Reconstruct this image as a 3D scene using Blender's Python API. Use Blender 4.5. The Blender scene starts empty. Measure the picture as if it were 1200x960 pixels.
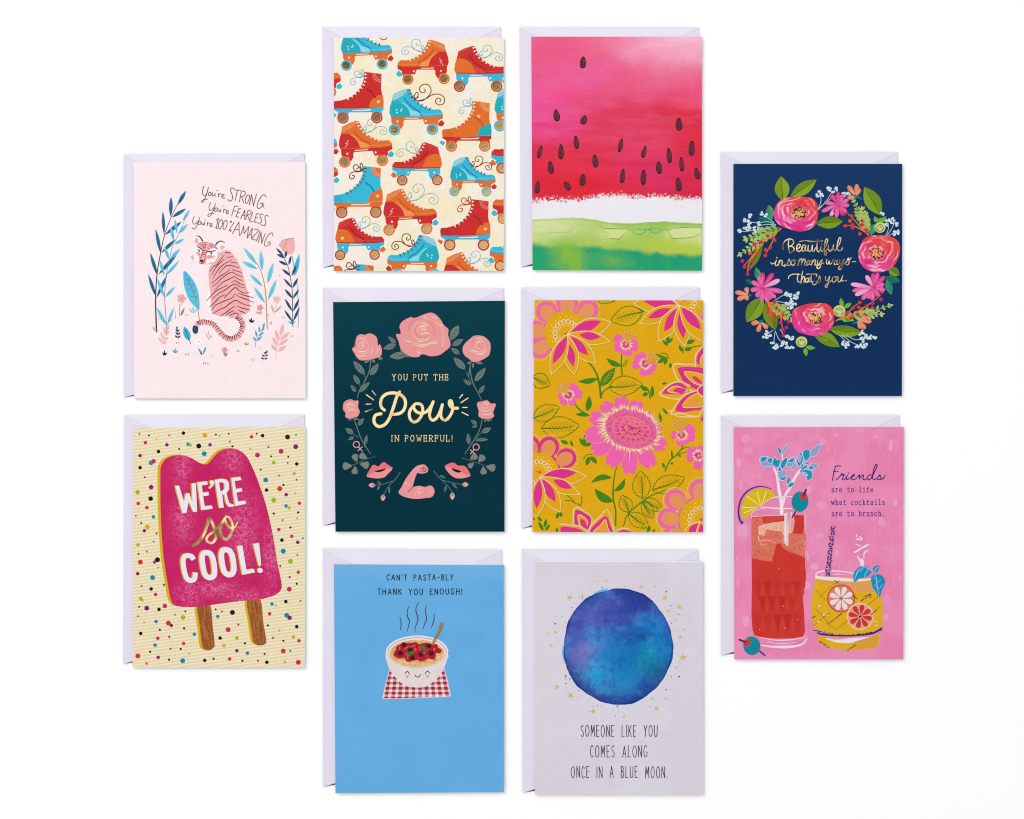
import bpy, math, random
import numpy as np

# ------------------------------------------------------------------ camera, world, lamps, exposure
sc = bpy.context.scene
COL = sc.collection
S = 0.00063                     # metres per unit of the layout plan (a card is about 12.7 cm wide)
H = 1.60                        # camera height over the table
cam_d = bpy.data.cameras.new("camera")
cam_d.sensor_fit = 'HORIZONTAL'
cam_d.sensor_width = 36.0
cam_d.lens = 36.0 * (H - 0.002) / (1200 * S)
cam_d.clip_start = 0.05
cam_d.clip_end = 50
cam = bpy.data.objects.new("camera", cam_d)
cam.location = (0, 0, H)
COL.objects.link(cam)
sc.camera = cam

world = bpy.data.worlds.new("World")
sc.world = world
world.use_nodes = True
wn, wl = world.node_tree.nodes, world.node_tree.links
wn.clear()
w_out = wn.new('ShaderNodeOutputWorld')
w_bg = wn.new('ShaderNodeBackground')
w_tc = wn.new('ShaderNodeTexCoord')
w_dot = wn.new('ShaderNodeVectorMath'); w_dot.operation = 'DOT_PRODUCT'
w_dot.inputs[1].default_value = (0.03, -0.03, 0.9991)       # the bright ceiling panel hangs a little to the lower right
w_map = wn.new('ShaderNodeMapRange')
w_map.inputs['From Min'].default_value = 0.86
w_map.inputs['From Max'].default_value = 1.0
w_ramp = wn.new('ShaderNodeValToRGB')
els = w_ramp.color_ramp.elements
els[0].position = 0.0; els[0].color = (0.80, 0.80, 0.82, 1)
els[1].position = 1.0; els[1].color = (1.02, 1.0, 0.98, 1)
for p, c in ((0.246, (0.66, 0.66, 0.68, 1)), (0.699, (0.12, 0.11, 0.11, 1)), (0.833, (0.06, 0.055, 0.05, 1)), (0.868, (0.15, 0.14, 0.13, 1)), (0.899, (0.48, 0.46, 0.44, 1)), (0.916, (0.95, 0.93, 0.9, 1))):
    e = els.new(p); e.color = c
wl.new(w_tc.outputs['Generated'], w_dot.inputs[0])
wl.new(w_dot.outputs['Value'], w_map.inputs['Value'])
wl.new(w_map.outputs[0], w_ramp.inputs[0])
wl.new(w_ramp.outputs[0], w_bg.inputs['Color'])
w_bg.inputs['Strength'].default_value = 1.10
wl.new(w_bg.outputs[0], w_out.inputs[0])

def area_lamp(name, loc, target, size, energy, col):
    d = bpy.data.lights.new(name, 'AREA')
    d.shape = 'DISK'; d.size = size; d.energy = energy; d.color = col
    o = bpy.data.objects.new(name, d)
    o.location = loc
    from mathutils import Vector
    o.rotation_euler = (Vector(target) - Vector(loc)).to_track_quat('-Z', 'Y').to_euler()
    COL.objects.link(o)
    return o
area_lamp("key_softbox", (-1.5, 1.7, 2.0), (0.0, 0.08, 0), 2.4, 44.0, (1.0, 0.985, 0.965))

sc.view_settings.view_transform = 'Standard'
sc.view_settings.look = 'None'
sc.view_settings.exposure = 0.0
sc.view_settings.gamma = 1.0
sc.cycles.filter_width = 1.1

# ------------------------------------------------------------------ helpers
random.seed(7)
E_LIGHT = 1.13                  # brightness of a white sheet under these lamps
DZ = 5e-6
_nart = [0]
ENV_H, CARD_H = 0.0013, 0.0022

def lin(v):
    v /= 255.0
    return v / 12.92 if v <= 0.04045 else ((v + 0.055) / 1.055) ** 2.4
_cc = {}
def C(h):
    if not isinstance(h, str): return h
    if h not in _cc:
        s = h.lstrip('#')
        _cc[h] = tuple(min(0.93, lin(int(s[i:i + 2], 16)) / E_LIGHT) for i in (0, 2, 4))
    return _cc[h]
def mix(a, b, t):
    a, b = C(a), C(b)
    return tuple(a[i] * (1 - t) + b[i] * t for i in range(3))

_fr = [0, 0, 1]
def FR(ox, oy, k):
    _fr[:] = [ox, oy, k]
def P(s):
    out = []
    for t in s.split():
        x, y = t.split(',')
        out.append((_fr[0] + float(x) / _fr[2], _fr[1] + float(y) / _fr[2]))
    return out
def pt(x, y):
    return (_fr[0] + x / _fr[2], _fr[1] + y / _fr[2])

def spline(pts, closed=False, n=6):
    if len(pts) < 3: return list(pts)
    out = []
    m = len(pts)
    rng = range(m) if closed else range(m - 1)
    for i in rng:
        if closed:
            p0, p1, p2, p3 = pts[i - 1], pts[i], pts[(i + 1) % m], pts[(i + 2) % m]
        else:
            p1, p2 = pts[i], pts[i + 1]
            p0 = pts[i - 1] if i > 0 else (2 * p1[0] - p2[0], 2 * p1[1] - p2[1])
            p3 = pts[i + 2] if i + 2 < m else (2 * p2[0] - p1[0], 2 * p2[1] - p1[1])
        for j in range(n):
            t = j / n
            t2, t3 = t * t, t * t * t
            out.append(tuple(0.5 * (2 * p1[k] + (p2[k] - p0[k]) * t + (2 * p0[k] - 5 * p1[k] + 4 * p2[k] - p3[k]) * t2
                                    + (3 * p1[k] - p0[k] - 3 * p2[k] + p3[k]) * t3) for k in (0, 1)))
    if not closed: out.append(pts[-1])
    return out

def circle(c, r, n=20, ry=None, rot=0.0, a0=0.0, a1=2 * math.pi, end=False):
    ry = r if ry is None else ry
    o = []
    ca, sa = math.cos(rot), math.sin(rot)
    for i in range(n + (1 if end else 0)):
        a = a0 + (a1 - a0) * i / n
        x, y = r * math.cos(a), ry * math.sin(a)
        o.append((c[0] + x * ca - y * sa, c[1] + x * sa + y * ca))
    return o

def leaf(b, t, w, bend=0.0, n=7, fat=0.45):
    """outline of a leaf or pointed petal from base b to tip t"""
    dx, dy = t[0] - b[0], t[1] - b[1]
    L = math.hypot(dx, dy) or 1e-6
    nx, ny = -dy / L, dx / L
    def at(s, o):
        k = bend * math.sin(math.pi * s)
        return (b[0] + dx * s + nx * (o + k), b[1] + dy * s + ny * (o + k))
    def prof(s):
        q = s ** (math.log(0.5) / math.log(fat))
        return math.sin(math.pi * q) ** 0.9 * w / 2
    up = [at(i / n, prof(i / n)) for i in range(n + 1)]
    dn = [at(i / n, -prof(i / n)) for i in range(n - 1, 0, -1)]
    return up + dn

def lobe(b, t, w, n=9, notch=0.0):
    """rounded petal, widest near its tip, with an optional heart notch"""
    dx, dy = t[0] - b[0], t[1] - b[1]
    L = math.hypot(dx, dy) or 1e-6
    ux, uy = dx / L, dy / L
    prof = [(0, .10), (.2, .23), (.45, .40), (.68, .50), (.85, .45), (.96, .28), (1 - notch * .2, .10), (1 - notch, 0)]
    o = [(b[0] + ux * s * L - uy * q * w, b[1] + uy * s * L + ux * q * w) for s, q in prof]
    o += [(b[0] + ux * s * L + uy * q * w, b[1] + uy * s * L - ux * q * w) for s, q in reversed(prof[:-1])]
    return spline(o, True, 3)

# value noise on arrays
def _h(ix, iy, seed):
    n = (ix.astype(np.int64) * 374761393 + iy.astype(np.int64) * 668265263 + seed * 1442695041) & 0xffffffff
    n = ((n ^ (n >> 13)) * 1274126177) & 0xffffffff
    return ((n ^ (n >> 16)) & 0xffff) / 65535.0
def vn(x, y, seed=0):
    x = np.asarray(x, float); y = np.asarray(y, float)
    ix, iy = np.floor(x), np.floor(y)
    fx, fy = x - ix, y - iy
    fx = fx * fx * (3 - 2 * fx); fy = fy * fy * (3 - 2 * fy)
    a, b = _h(ix, iy, seed), _h(ix + 1, iy, seed)
    c, d = _h(ix, iy + 1, seed), _h(ix + 1, iy + 1, seed)
    return (a * (1 - fx) + b * fx) * (1 - fy) + (c * (1 - fx) + d * fx) * fy
def fbm(x, y, seed=0, o=4):
    s, a, t = 0, 0.5, 0
    for i in range(o):
        s = s + a * vn(x * 2 ** i, y * 2 ** i, seed + i * 17); t += a; a *= .5
    return s / t
def sstep(a, b, x):
    t = np.clip((x - a) / (b - a), 0, 1)
    return t * t * (3 - 2 * t)
def mixa(A, B, t):
    A = np.asarray(C(A) if isinstance(A, str) else A, float); B = np.asarray(C(B) if isinstance(B, str) else B, float)
    t = np.asarray(t)[..., None]
    return A * (1 - t) + B * t
def pigment_field(ctrl, sig, warp=8, wf=0.05, seed=3, grain=0.10, gf=0.9, sx=1.0, sy=1.0):
    """wet watercolour: scattered washes of pigment that run into one another"""
    px = np.array([c[0] for c in ctrl]); py = np.array([c[1] for c in ctrl])
    pc = np.array([C(c[2]) for c in ctrl])
    def f(x, y):
        wx = x + (fbm(x * wf, y * wf, seed) - .5) * 2 * warp
        wy = y + (fbm(x * wf + 40, y * wf, seed + 5) - .5) * 2 * warp
        num = np.zeros(x.shape + (3,)); den = np.zeros(x.shape)
        for i in range(len(ctrl)):
            w = np.exp(-(((wx - px[i]) / sx) ** 2 + ((wy - py[i]) / sy) ** 2) / (2 * sig * sig)) + 1e-9 / (1 + (wx - px[i]) ** 2 + (wy - py[i]) ** 2)
            num += w[..., None] * pc[i]; den += w
        c = num / den[..., None]
        g = 1 + (fbm(x * gf, y * gf, seed + 9, 2) - .5) * 2 * grain
        return np.clip(c * g[..., None], 0, .93)
    return f

def _clip_axis(poly, ax, val, keep_less):
    out = []
    n = len(poly)
    for i in range(n):
        a, b = poly[i], poly[(i + 1) % n]
        ia = (a[ax] <= val) if keep_less else (a[ax] >= val)
        ib = (b[ax] <= val) if keep_less else (b[ax] >= val)
        if ia: out.append(a)
        if ia != ib:
            t = (val - a[ax]) / (b[ax] - a[ax])
            out.append(tuple(a[k] + (b[k] - a[k]) * t for k in range(len(a))))
    return out
def clip_rect(poly, r):
    for ax, v, k in ((0, r[0], False), (0, r[2], True), (1, r[1], False), (1, r[3], True)):
        if len(poly) < 3: return []
        poly = _clip_axis(poly, ax, v, k)
    return poly if len(poly) > 2 else []
def area(p):
    return 0.5 * sum(p[i][0] * p[(i + 1) % len(p)][1] - p[(i + 1) % len(p)][0] * p[i][1] for i in range(len(p)))

# ------------------------------------------------------------------ materials
def paper_noise(nt, bsdf, colour_socket, amt_fine, amt_big, fine=2600, big=160, bump=0.0):
    n, l = nt.nodes, nt.links
    tc = n.new('ShaderNodeTexCoord')
    a = n.new('ShaderNodeTexNoise'); a.inputs['Scale'].default_value = fine; a.inputs['Detail'].default_value = 2
    b = n.new('ShaderNodeTexNoise'); b.inputs['Scale'].default_value = big; b.inputs['Detail'].default_value = 4
    l.new(tc.outputs['Object'], a.inputs['Vector']); l.new(tc.outputs['Object'], b.inputs['Vector'])
    m1 = n.new('ShaderNodeMapRange'); m1.inputs['From Min'].default_value = .25; m1.inputs['From Max'].default_value = .75
    m1.inputs['To Min'].default_value = 1 - amt_fine; m1.inputs['To Max'].default_value = 1 + amt_fine
    m2 = n.new('ShaderNodeMapRange'); m2.inputs['From Min'].default_value = .25; m2.inputs['From Max'].default_value = .75
    m2.inputs['To Min'].default_value = 1 - amt_big; m2.inputs['To Max'].default_value = 1 + amt_big
    l.new(a.outputs['Fac'], m1.inputs['Value']); l.new(b.outputs['Fac'], m2.inputs['Value'])
    mu = n.new('ShaderNodeMath'); mu.operation = 'MULTIPLY'
    l.new(m1.outputs[0], mu.inputs[0]); l.new(m2.outputs[0], mu.inputs[1])
    vm = n.new('ShaderNodeVectorMath'); vm.operation = 'SCALE'
    l.new(colour_socket, vm.inputs[0]); l.new(mu.outputs[0], vm.inputs['Scale'])
    l.new(vm.outputs[0], bsdf.inputs['Base Color'])
    if bump:
        bp = n.new('ShaderNodeBump'); bp.inputs['Strength'].default_value = bump; bp.inputs['Distance'].default_value = 0.0003
        l.new(a.outputs['Fac'], bp.inputs['Height']); l.new(bp.outputs[0], bsdf.inputs['Normal'])

def new_mat(name):
    m = bpy.data.materials.new(name); m.use_nodes = True
    return m, m.node_tree, m.node_tree.nodes['Principled BSDF']
def ink_material():
    m, nt, b = new_mat("printed_ink")
    at = nt.nodes.new('ShaderNodeAttribute'); at.attribute_name = 'ink'
    paper_noise(nt, b, at.outputs['Color'], 0.07, 0.02)
    b.inputs['Roughness'].default_value = .6
    b.inputs['Specular IOR Level'].default_value = .03
    return m
def paper_material(name, hexc, fine=.025, big=.02, bump=0.0):
    m, nt, b = new_mat(name)
    rgb = nt.nodes.new('ShaderNodeRGB'); rgb.outputs[0].default_value = (*C(hexc), 1)
    paper_noise(nt, b, rgb.outputs[0], fine, big, 1500, 30, bump)
    b.inputs['Roughness'].default_value = .75
    b.inputs['Specular IOR Level'].default_value = .1
    return m
def foil_material(name, col, rough=.2, wob=.25, curl=.00010):
    m, nt, b = new_mat(name)
    n, l = nt.nodes, nt.links
    b.inputs['Base Color'].default_value = (*col, 1)
    b.inputs['Metallic'].default_value = 1
    b.inputs['Roughness'].default_value = rough
    tc = n.new('ShaderNodeTexCoord')
    a = n.new('ShaderNodeTexNoise'); a.inputs['Scale'].default_value = 420; a.inputs['Detail'].default_value = 3
    l.new(tc.outputs['Object'], a.inputs['Vector'])
    bp = n.new('ShaderNodeBump'); bp.inputs['Strength'].default_value = wob; bp.inputs['Distance'].default_value = 0.0006
    l.new(a.outputs['Fac'], bp.inputs['Height'])
    g = n.new('ShaderNodeTexNoise'); g.inputs['Scale'].default_value = 70; g.inputs['Detail'].default_value = 1      # pressed foil never lies quite flat
    l.new(tc.outputs['Object'], g.inputs['Vector'])
    bq = n.new('ShaderNodeBump'); bq.inputs['Strength'].default_value = 1.0; bq.inputs['Distance'].default_value = curl
    l.new(g.outputs['Fac'], bq.inputs['Height']); l.new(bp.outputs[0], bq.inputs['Normal']); l.new(bq.outputs[0], b.inputs['Normal'])
    return m
INK = ink_material()
FOIL = foil_material("gold_foil", (0.90, 0.70, 0.36), .12, .035)
ROSE_FOIL = foil_material("rose_gold_foil", (0.66, 0.40, 0.24), .12, .04)
PALE_FOIL = foil_material("pale_gold_foil", (1.0, 0.78, 0.40), .15, .04, .00075)
DEEP_FOIL = foil_material("deep_gold_foil", (0.66, 0.46, 0.18), .14, .06)
CORE = paper_material("white_card_stock", '#f3f1f4')
LILAC = paper_material("lilac_envelope_paper", '#eeeaf6', .02, .02)
LILAC_D = paper_material("lilac_envelope_mouth_shade", '#75659a', .02, .02)  # inner face painted dark purple as the shade in the open mouth
LILAC_S = paper_material("lilac_envelope_side_shaded", '#e9e3f3', .02, .02)  # same paper a tone darker, the side flaps' shading put into the colour
MATS = [INK, FOIL, ROSE_FOIL, PALE_FOIL, CORE, DEEP_FOIL]
INKM, GOLD, ROSE, PALE, STOCK, DEEP = 0, 1, 2, 3, 4, 5

# ------------------------------------------------------------------ printed artwork
class Art:
    def __init__(s, lev=0, clip=None):
        s.V = []; s.K = []; s.F = []; s.M = []; s.lev = lev; s.clip = clip
        _nart[0] += 1; s.off = (_nart[0] % 5) * .2
    def _face(s, pts, mat):
        """pts: (x, y, level, r, g, b)"""
        if s.clip:
            pts = clip_rect(pts, s.clip)
            if len(pts) < 3: return
        a = area(pts)
        if abs(a) < 1e-5: return
        if a > 0: pts = pts[::-1]           # plan y runs down
        i0 = len(s.V)
        for p in pts:
            s.V.append((p[0], p[1], p[2])); s.K.append(p[3:6])
        s.F.append(tuple(range(i0, i0 + len(pts)))); s.M.append(mat)
    def fill(s, pts, col='#ffffff', mat=0, smooth=0, grad=None, same=False):
        if smooth: pts = spline(pts, True, smooth)
        if not same: s.lev += 1
        c = C(col)
        if grad:                           # (p0, p1, colour at p1)
            (x0, y0), (x1, y1), c2 = grad
            c2 = C(c2); dx, dy = x1 - x0, y1 - y0; q = dx * dx + dy * dy
            pp = []
            for p in pts:
                t = min(1, max(0, ((p[0] - x0) * dx + (p[1] - y0) * dy) / q))
                pp.append((p[0], p[1], s.lev, *[c[i] * (1 - t) + c2[i] * t for i in range(3)]))
        else:
            pp = [(p[0], p[1], s.lev, *c) for p in pts]
        s._face(pp, mat)
        return s
    def dot(s, c, r, col, mat=0, ry=None, rot=0, n=14, same=True):
        return s.fill(circle(c, r, n, ry, rot), col, mat, same=same)
    def stroke(s, pts, w, col='#000000', mat=0, smooth=5, closed=False, cap='r', same=False, col2=None):
        """w: a width, or (start, middle, end)"""
        if not smooth and len(pts) > 2 and not closed and not same:
            run = [pts[0]]
            for i in range(1, len(pts)):
                run.append(pts[i])
                if i < len(pts) - 1:
                    ax, ay = pts[i][0] - pts[i - 1][0], pts[i][1] - pts[i - 1][1]; bx, by = pts[i + 1][0] - pts[i][0], pts[i + 1][1] - pts[i][1]
                    if ax * bx + ay * by < .77 * math.hypot(ax, ay) * math.hypot(bx, by):
                        s.stroke(run, w, col, mat, 0, False, cap, False, col2)
                        run = [pts[i]]
            if len(run) < len(pts):
                return s.stroke(run, w, col, mat, 0, False, cap, False, col2)
        if smooth and len(pts) > 2: pts = spline(pts, closed, smooth)
        q = [pts[0]]
        for p in pts[1:]:
            if math.hypot(p[0] - q[-1][0], p[1] - q[-1][1]) > 1e-3: q.append(p)
        pts = q
        if closed and math.hypot(pts[0][0] - pts[-1][0], pts[0][1] - pts[-1][1]) < 1e-3: pts.pop()
        n = len(pts)
        if n < 2: return s
        if not same: s.lev += 1
        c = C(col); c2 = C(col2) if col2 else c
        d = [0.0]
        for i in range(1, n): d.append(d[-1] + math.hypot(pts[i][0] - pts[i - 1][0], pts[i][1] - pts[i - 1][1]))
        L = d[-1] or 1
        def hw(t):
            if isinstance(w, tuple):
                a, m, b = w
                v = a + (m - a) * t * 2 if t < .5 else m + (b - m) * (t * 2 - 1)
            else: v = w
            return v / 2
        rows = []
        for i in range(n):
            if closed: a, b = pts[i - 1], pts[(i + 1) % n]
            else: a, b = pts[max(0, i - 1)], pts[min(n - 1, i + 1)]
            tx, ty = b[0] - a[0], b[1] - a[1]
            l = math.hypot(tx, ty) or 1
            tx /= l; ty /= l
            t = d[i] / L
            h = hw(t)
            if 0 < i < n - 1 or closed:
                e0 = (pts[i][0] - pts[i - 1][0], pts[i][1] - pts[i - 1][1])
                l0 = math.hypot(*e0) or 1
                cs = (e0[0] * tx + e0[1] * ty) / l0
                h = h / max(.55, cs)
            rows.append((pts[i], (tx, ty), h, t))
        if not closed and cap == 'r':
            p, tg, h, t = rows[0]
            pre = [((p[0] - tg[0] * h * math.sin(a), p[1] - tg[1] * h * math.sin(a)), tg, h * math.cos(a), 0) for a in (1.45, .95, .5)]
            p, tg, h, t = rows[-1]
            post = [((p[0] + tg[0] * h * math.sin(a), p[1] + tg[1] * h * math.sin(a)), tg, h * math.cos(a), 1) for a in (.5, .95, 1.45)]
            rows = pre + rows + post
        if closed: rows.append(rows[0])
        k = len(rows)
        quad = []
        for i, (p, tg, h, t) in enumerate(rows):
            z = s.lev + .8 * i / k
            cc = [c[j] * (1 - t) + c2[j] * t for j in range(3)]
            quad.append(((p[0] - tg[1] * h, p[1] + tg[0] * h, z, *cc), (p[0] + tg[1] * h, p[1] - tg[0] * h, z, *cc)))
        for i in range(k - 1):
            s._face([quad[i][0], quad[i + 1][0], quad[i + 1][1], quad[i][1]], mat)
        return s
    def wash(s, outline, fn, step=1.0, mat=0, smooth=0, same=False):
        """an area painted with a pigment function of the plan position"""
        if smooth: outline = spline(outline, True, smooth)
        if not same: s.lev += 1
        if s.clip:
            outline = clip_rect(outline, s.clip)
            if len(outline) < 3: return s
        xs = [p[0] for p in outline]; ys = [p[1] for p in outline]
        x0, x1, y0, y1 = min(xs), max(xs), min(ys), max(ys)
        cells = []
        y = y0
        while y < y1:
            row = _clip_axis(_clip_axis(outline, 1, y, False), 1, min(y1, y + step), True)
            if len(row) > 2:
                x = min(p[0] for p in row); rx = max(p[0] for p in row)
                x = x0 + math.floor((x - x0) / step) * step
                while x < rx:
                    ce = _clip_axis(row, 0, x, False)
                    if len(ce) > 2:
                        ce = _clip_axis(ce, 0, x + step, True)
                        if len(ce) > 2 and abs(area(ce)) > 1e-5: cells.append(ce)
                    x += step
            y += step
        if not cells: return s
        flat = np.array([p for ce in cells for p in ce])
        k = fn(flat[:, 0], flat[:, 1])
        i = 0
        for ce in cells:
            n = len(ce)
            ps = [(ce[j][0], ce[j][1], s.lev, *k[i + j]) for j in range(n)]
            i += n
            cl, s.clip = s.clip, None
            s._face(ps, mat)
            s.clip = cl
        return s
    def build(s, name, parent, base):
        """base: height of the sheet the ink lies on (world), parent: thing or part"""
        root = parent
        while root.parent: root = root.parent
        ox, oy, oz = root.location
        me = bpy.data.meshes.new(name)
        vs = [((x - 600) * S - ox, (480 - y) * S - oy, base - oz + (1 + z + s.off) * DZ) for x, y, z in s.V]
        me.from_pydata(vs, [], s.F)
        used = sorted(set(s.M)) or [0]
        for u in used: me.materials.append(MATS[u])
        mp = {u: i for i, u in enumerate(used)}
        me.polygons.foreach_set('material_index', [mp[u] for u in s.M])
        at = me.color_attributes.new('ink', 'FLOAT_COLOR', 'POINT')
        arr = np.ones((len(s.V), 4), np.float32)
        if s.V: arr[:, :3] = np.array(s.K, np.float32)
        at.data.foreach_set('color', arr.ravel())
        me.update()
        o = bpy.data.objects.new(name, me)
        COL.objects.link(o)
        o.parent = parent
        return o

# ------------------------------------------------------------------ setting
def slab(name, quad, z0, z1, mat, parent=None, inset=0.0, top_mat=None):
    """a sheet of paper or board with real thickness; quad in plan units, anticlockwise from top left"""
    root = parent
    ox = oy = oz = 0
    if parent: ox, oy, oz = parent.location
    n = len(quad)
    top = [((x - 600) * S - ox, (480 - y) * S - oy) for x, y in quad]
    v = [(x, y, z0 - oz) for x, y in top] + [(x, y, z1 - oz) for x, y in top]
    if area(quad) > 0: order = list(range(n))[::-1]
    else: order = list(range(n))
    f = [tuple(n + i for i in order), tuple(order[::-1])]
    for a in range(n):
        i, j = order[a], order[(a + 1) % n]
        f.append((i, j, n + j, n + i))
    me = bpy.data.meshes.new(name)
    me.from_pydata(v, [], f)
    me.materials.append(mat)
    if top_mat:
        me.materials.append(top_mat); me.polygons[0].material_index = 1
    o = bpy.data.objects.new(name, me)
    COL.objects.link(o)
    if parent: o.parent = parent
    return o

tbl_m, nt, b = new_mat("white_sweep")
rgb = nt.nodes.new('ShaderNodeRGB'); rgb.outputs[0].default_value = (.98, .98, .98, 1)
paper_noise(nt, b, rgb.outputs[0], .004, .004, 900, 6)
b.inputs['Roughness'].default_value = .8; b.inputs['Specular IOR Level'].default_value = .05
me = bpy.data.meshes.new("ground")
me.from_pydata([(-3, -3, 0), (3, -3, 0), (3, 3, 0), (-3, 3, 0)], [], [(0, 1, 2, 3)])
me.materials.append(tbl_m)
ground = bpy.data.objects.new("ground", me)
ground['kind'] = 'structure'
COL.objects.link(ground)

def thing(name, label, cat, group, loc):
    o = bpy.data.objects.new(name, None)
    o.empty_display_size = .02
    COL.objects.link(o)
    o.location = loc
    o['label'] = label; o['category'] = cat; o['group'] = group
    return o

def envelope(label, TL, TR, BL, cut):
    """TL, TR: upper corners; BL: lower left corner; cut: a point on its slanting lower edge"""
    cx, cy = (TL[0] + TR[0]) / 2, (TL[1] + BL[1]) / 2
    e = thing("envelope", label, "envelope", "lilac envelopes under the greeting cards", ((cx - 600) * S, (480 - cy) * S, 0))
    BR = (TR[0] + BL[0] - TL[0], BL[1])
    sl = (cut[1] - BL[1]) / (cut[0] - BL[0])
    m = 46
    low = [BR, (BR[0] - m, BR[1] + sl * m), (BL[0] + m, BL[1] + sl * m), BL]
    low2 = [(BR[0], BR[1] - .3), (BR[0] - m, BR[1] + sl * .45 * m), (BL[0] + m, BL[1] + sl * .45 * m), (BL[0] + .4, BL[1] - .3)]
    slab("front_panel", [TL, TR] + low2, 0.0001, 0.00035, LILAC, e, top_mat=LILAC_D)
    # back of the envelope: pocket flaps folded in from both sides and from the far edge
    mid = ((TL[0] + TR[0]) / 2, TL[1] + 95)
    slab("side_flap", [TL, (TL[0] + 80, TL[1] + 12), (mid[0] - 20, mid[1] + 40), (BL[0] + m, BL[1] + sl * m), BL], 0.00085, 0.0010, LILAC_S, e)
    slab("side_flap", [(TR[0] - 80, TR[1] + 12), TR, BR, (BR[0] - m, BR[1] + sl * m), (mid[0] + 20, mid[1] + 40)], 0.00085, 0.0010, LILAC_S, e)
    a = 21
    fl = slab("pocket_flap", [TL, TR, (TR[0] - 44, TR[1] + a), (mid[0], mid[1] - 50), (TL[0] + 44, TL[1] + a)], 0.00103, 0.00114, LILAC, e)
    ed = Art()  # white cut edges, the light they catch along the seams painted in
    ed.stroke([(TL[0] + 1.2, TL[1] + .9), (TL[0] + 44, TL[1] + a)], 1.0, '#ffffff', STOCK, 0)
    ed.stroke([(TR[0] - 1.2, TR[1] + .9), (TR[0] - 44, TR[1] + a)], 1.0, '#ffffff', STOCK, 0)
    ed.build("lit_cut_edge", fl, 0.00114)
    return e

def card(label, quad, hexc, fn=None, step=1.0, edge='#f0eef2', dx=.5, dy=.5):
    cx = sum(p[0] for p in quad) / 4; cy = sum(p[1] for p in quad) / 4
    c = thing("greeting_card", label, "greeting card", "greeting cards laid out in staggered columns", ((cx - 600) * S, (480 - cy) * S, ENV_H))
    TL, TR, BR, BL = quad
    slab("back_panel", [(TL[0] + .3, TL[1] - dy * .6), (TR[0] + dx * .3, TR[1] - dy * .6), (BR[0] + dx * .3, BR[1]), (BL[0] + .3, BL[1])], ENV_H, ENV_H + .0004, CORE, c)
    fp = slab("front_panel", quad, CARD_H - .0005, CARD_H, CORE, c)
    # printed face: joined into the front panel's own mesh
    a = Art()
    ins = .12
    q = [(TL[0] + ins, TL[1] + ins), (TR[0] - ins, TR[1] + ins), (BR[0] - ins, BR[1] - ins), (BL[0] + ins, BL[1] - ins)]
    if fn: a.wash(q, fn, step)
    else: a.fill(q, hexc)
    pr = a.build("printed_face", c, CARD_H - DZ)
    me = pr.data
    n0 = len(fp.data.vertices)
    vs = [v.co[:] for v in fp.data.vertices] + [v.co[:] for v in me.vertices]
    fs = [tuple(p.vertices) for p in fp.data.polygons] + [tuple(n0 + i for i in p.vertices) for p in me.polygons]
    cols = np.ones((len(vs), 4), np.float32)
    buf = np.empty(len(me.vertices) * 4, np.float32); me.color_attributes['ink'].data.foreach_get('color', buf)
    cols[n0:] = buf.reshape(-1, 4)
    k0 = len(fp.data.polygons)
    nm = bpy.data.meshes.new("front_panel")
    nm.from_pydata(vs, [], fs)
    nm.materials.append(CORE); nm.materials.append(INK)
    nm.polygons.foreach_set('material_index', [0] * k0 + [1] * (len(fs) - k0))
    at = nm.color_attributes.new('ink', 'FLOAT_COLOR', 'POINT'); at.data.foreach_set('color', cols.ravel())
    nm.update()
    fp.data = nm
    bpy.data.objects.remove(pr)
    c['_'] = 0; del c['_']
    return c
def put(art, name, parent, label=None):
    if not art.F: return None
    o = art.build(name, parent, CARD_H)
    if label: o['label'] = label
    return o

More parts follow.
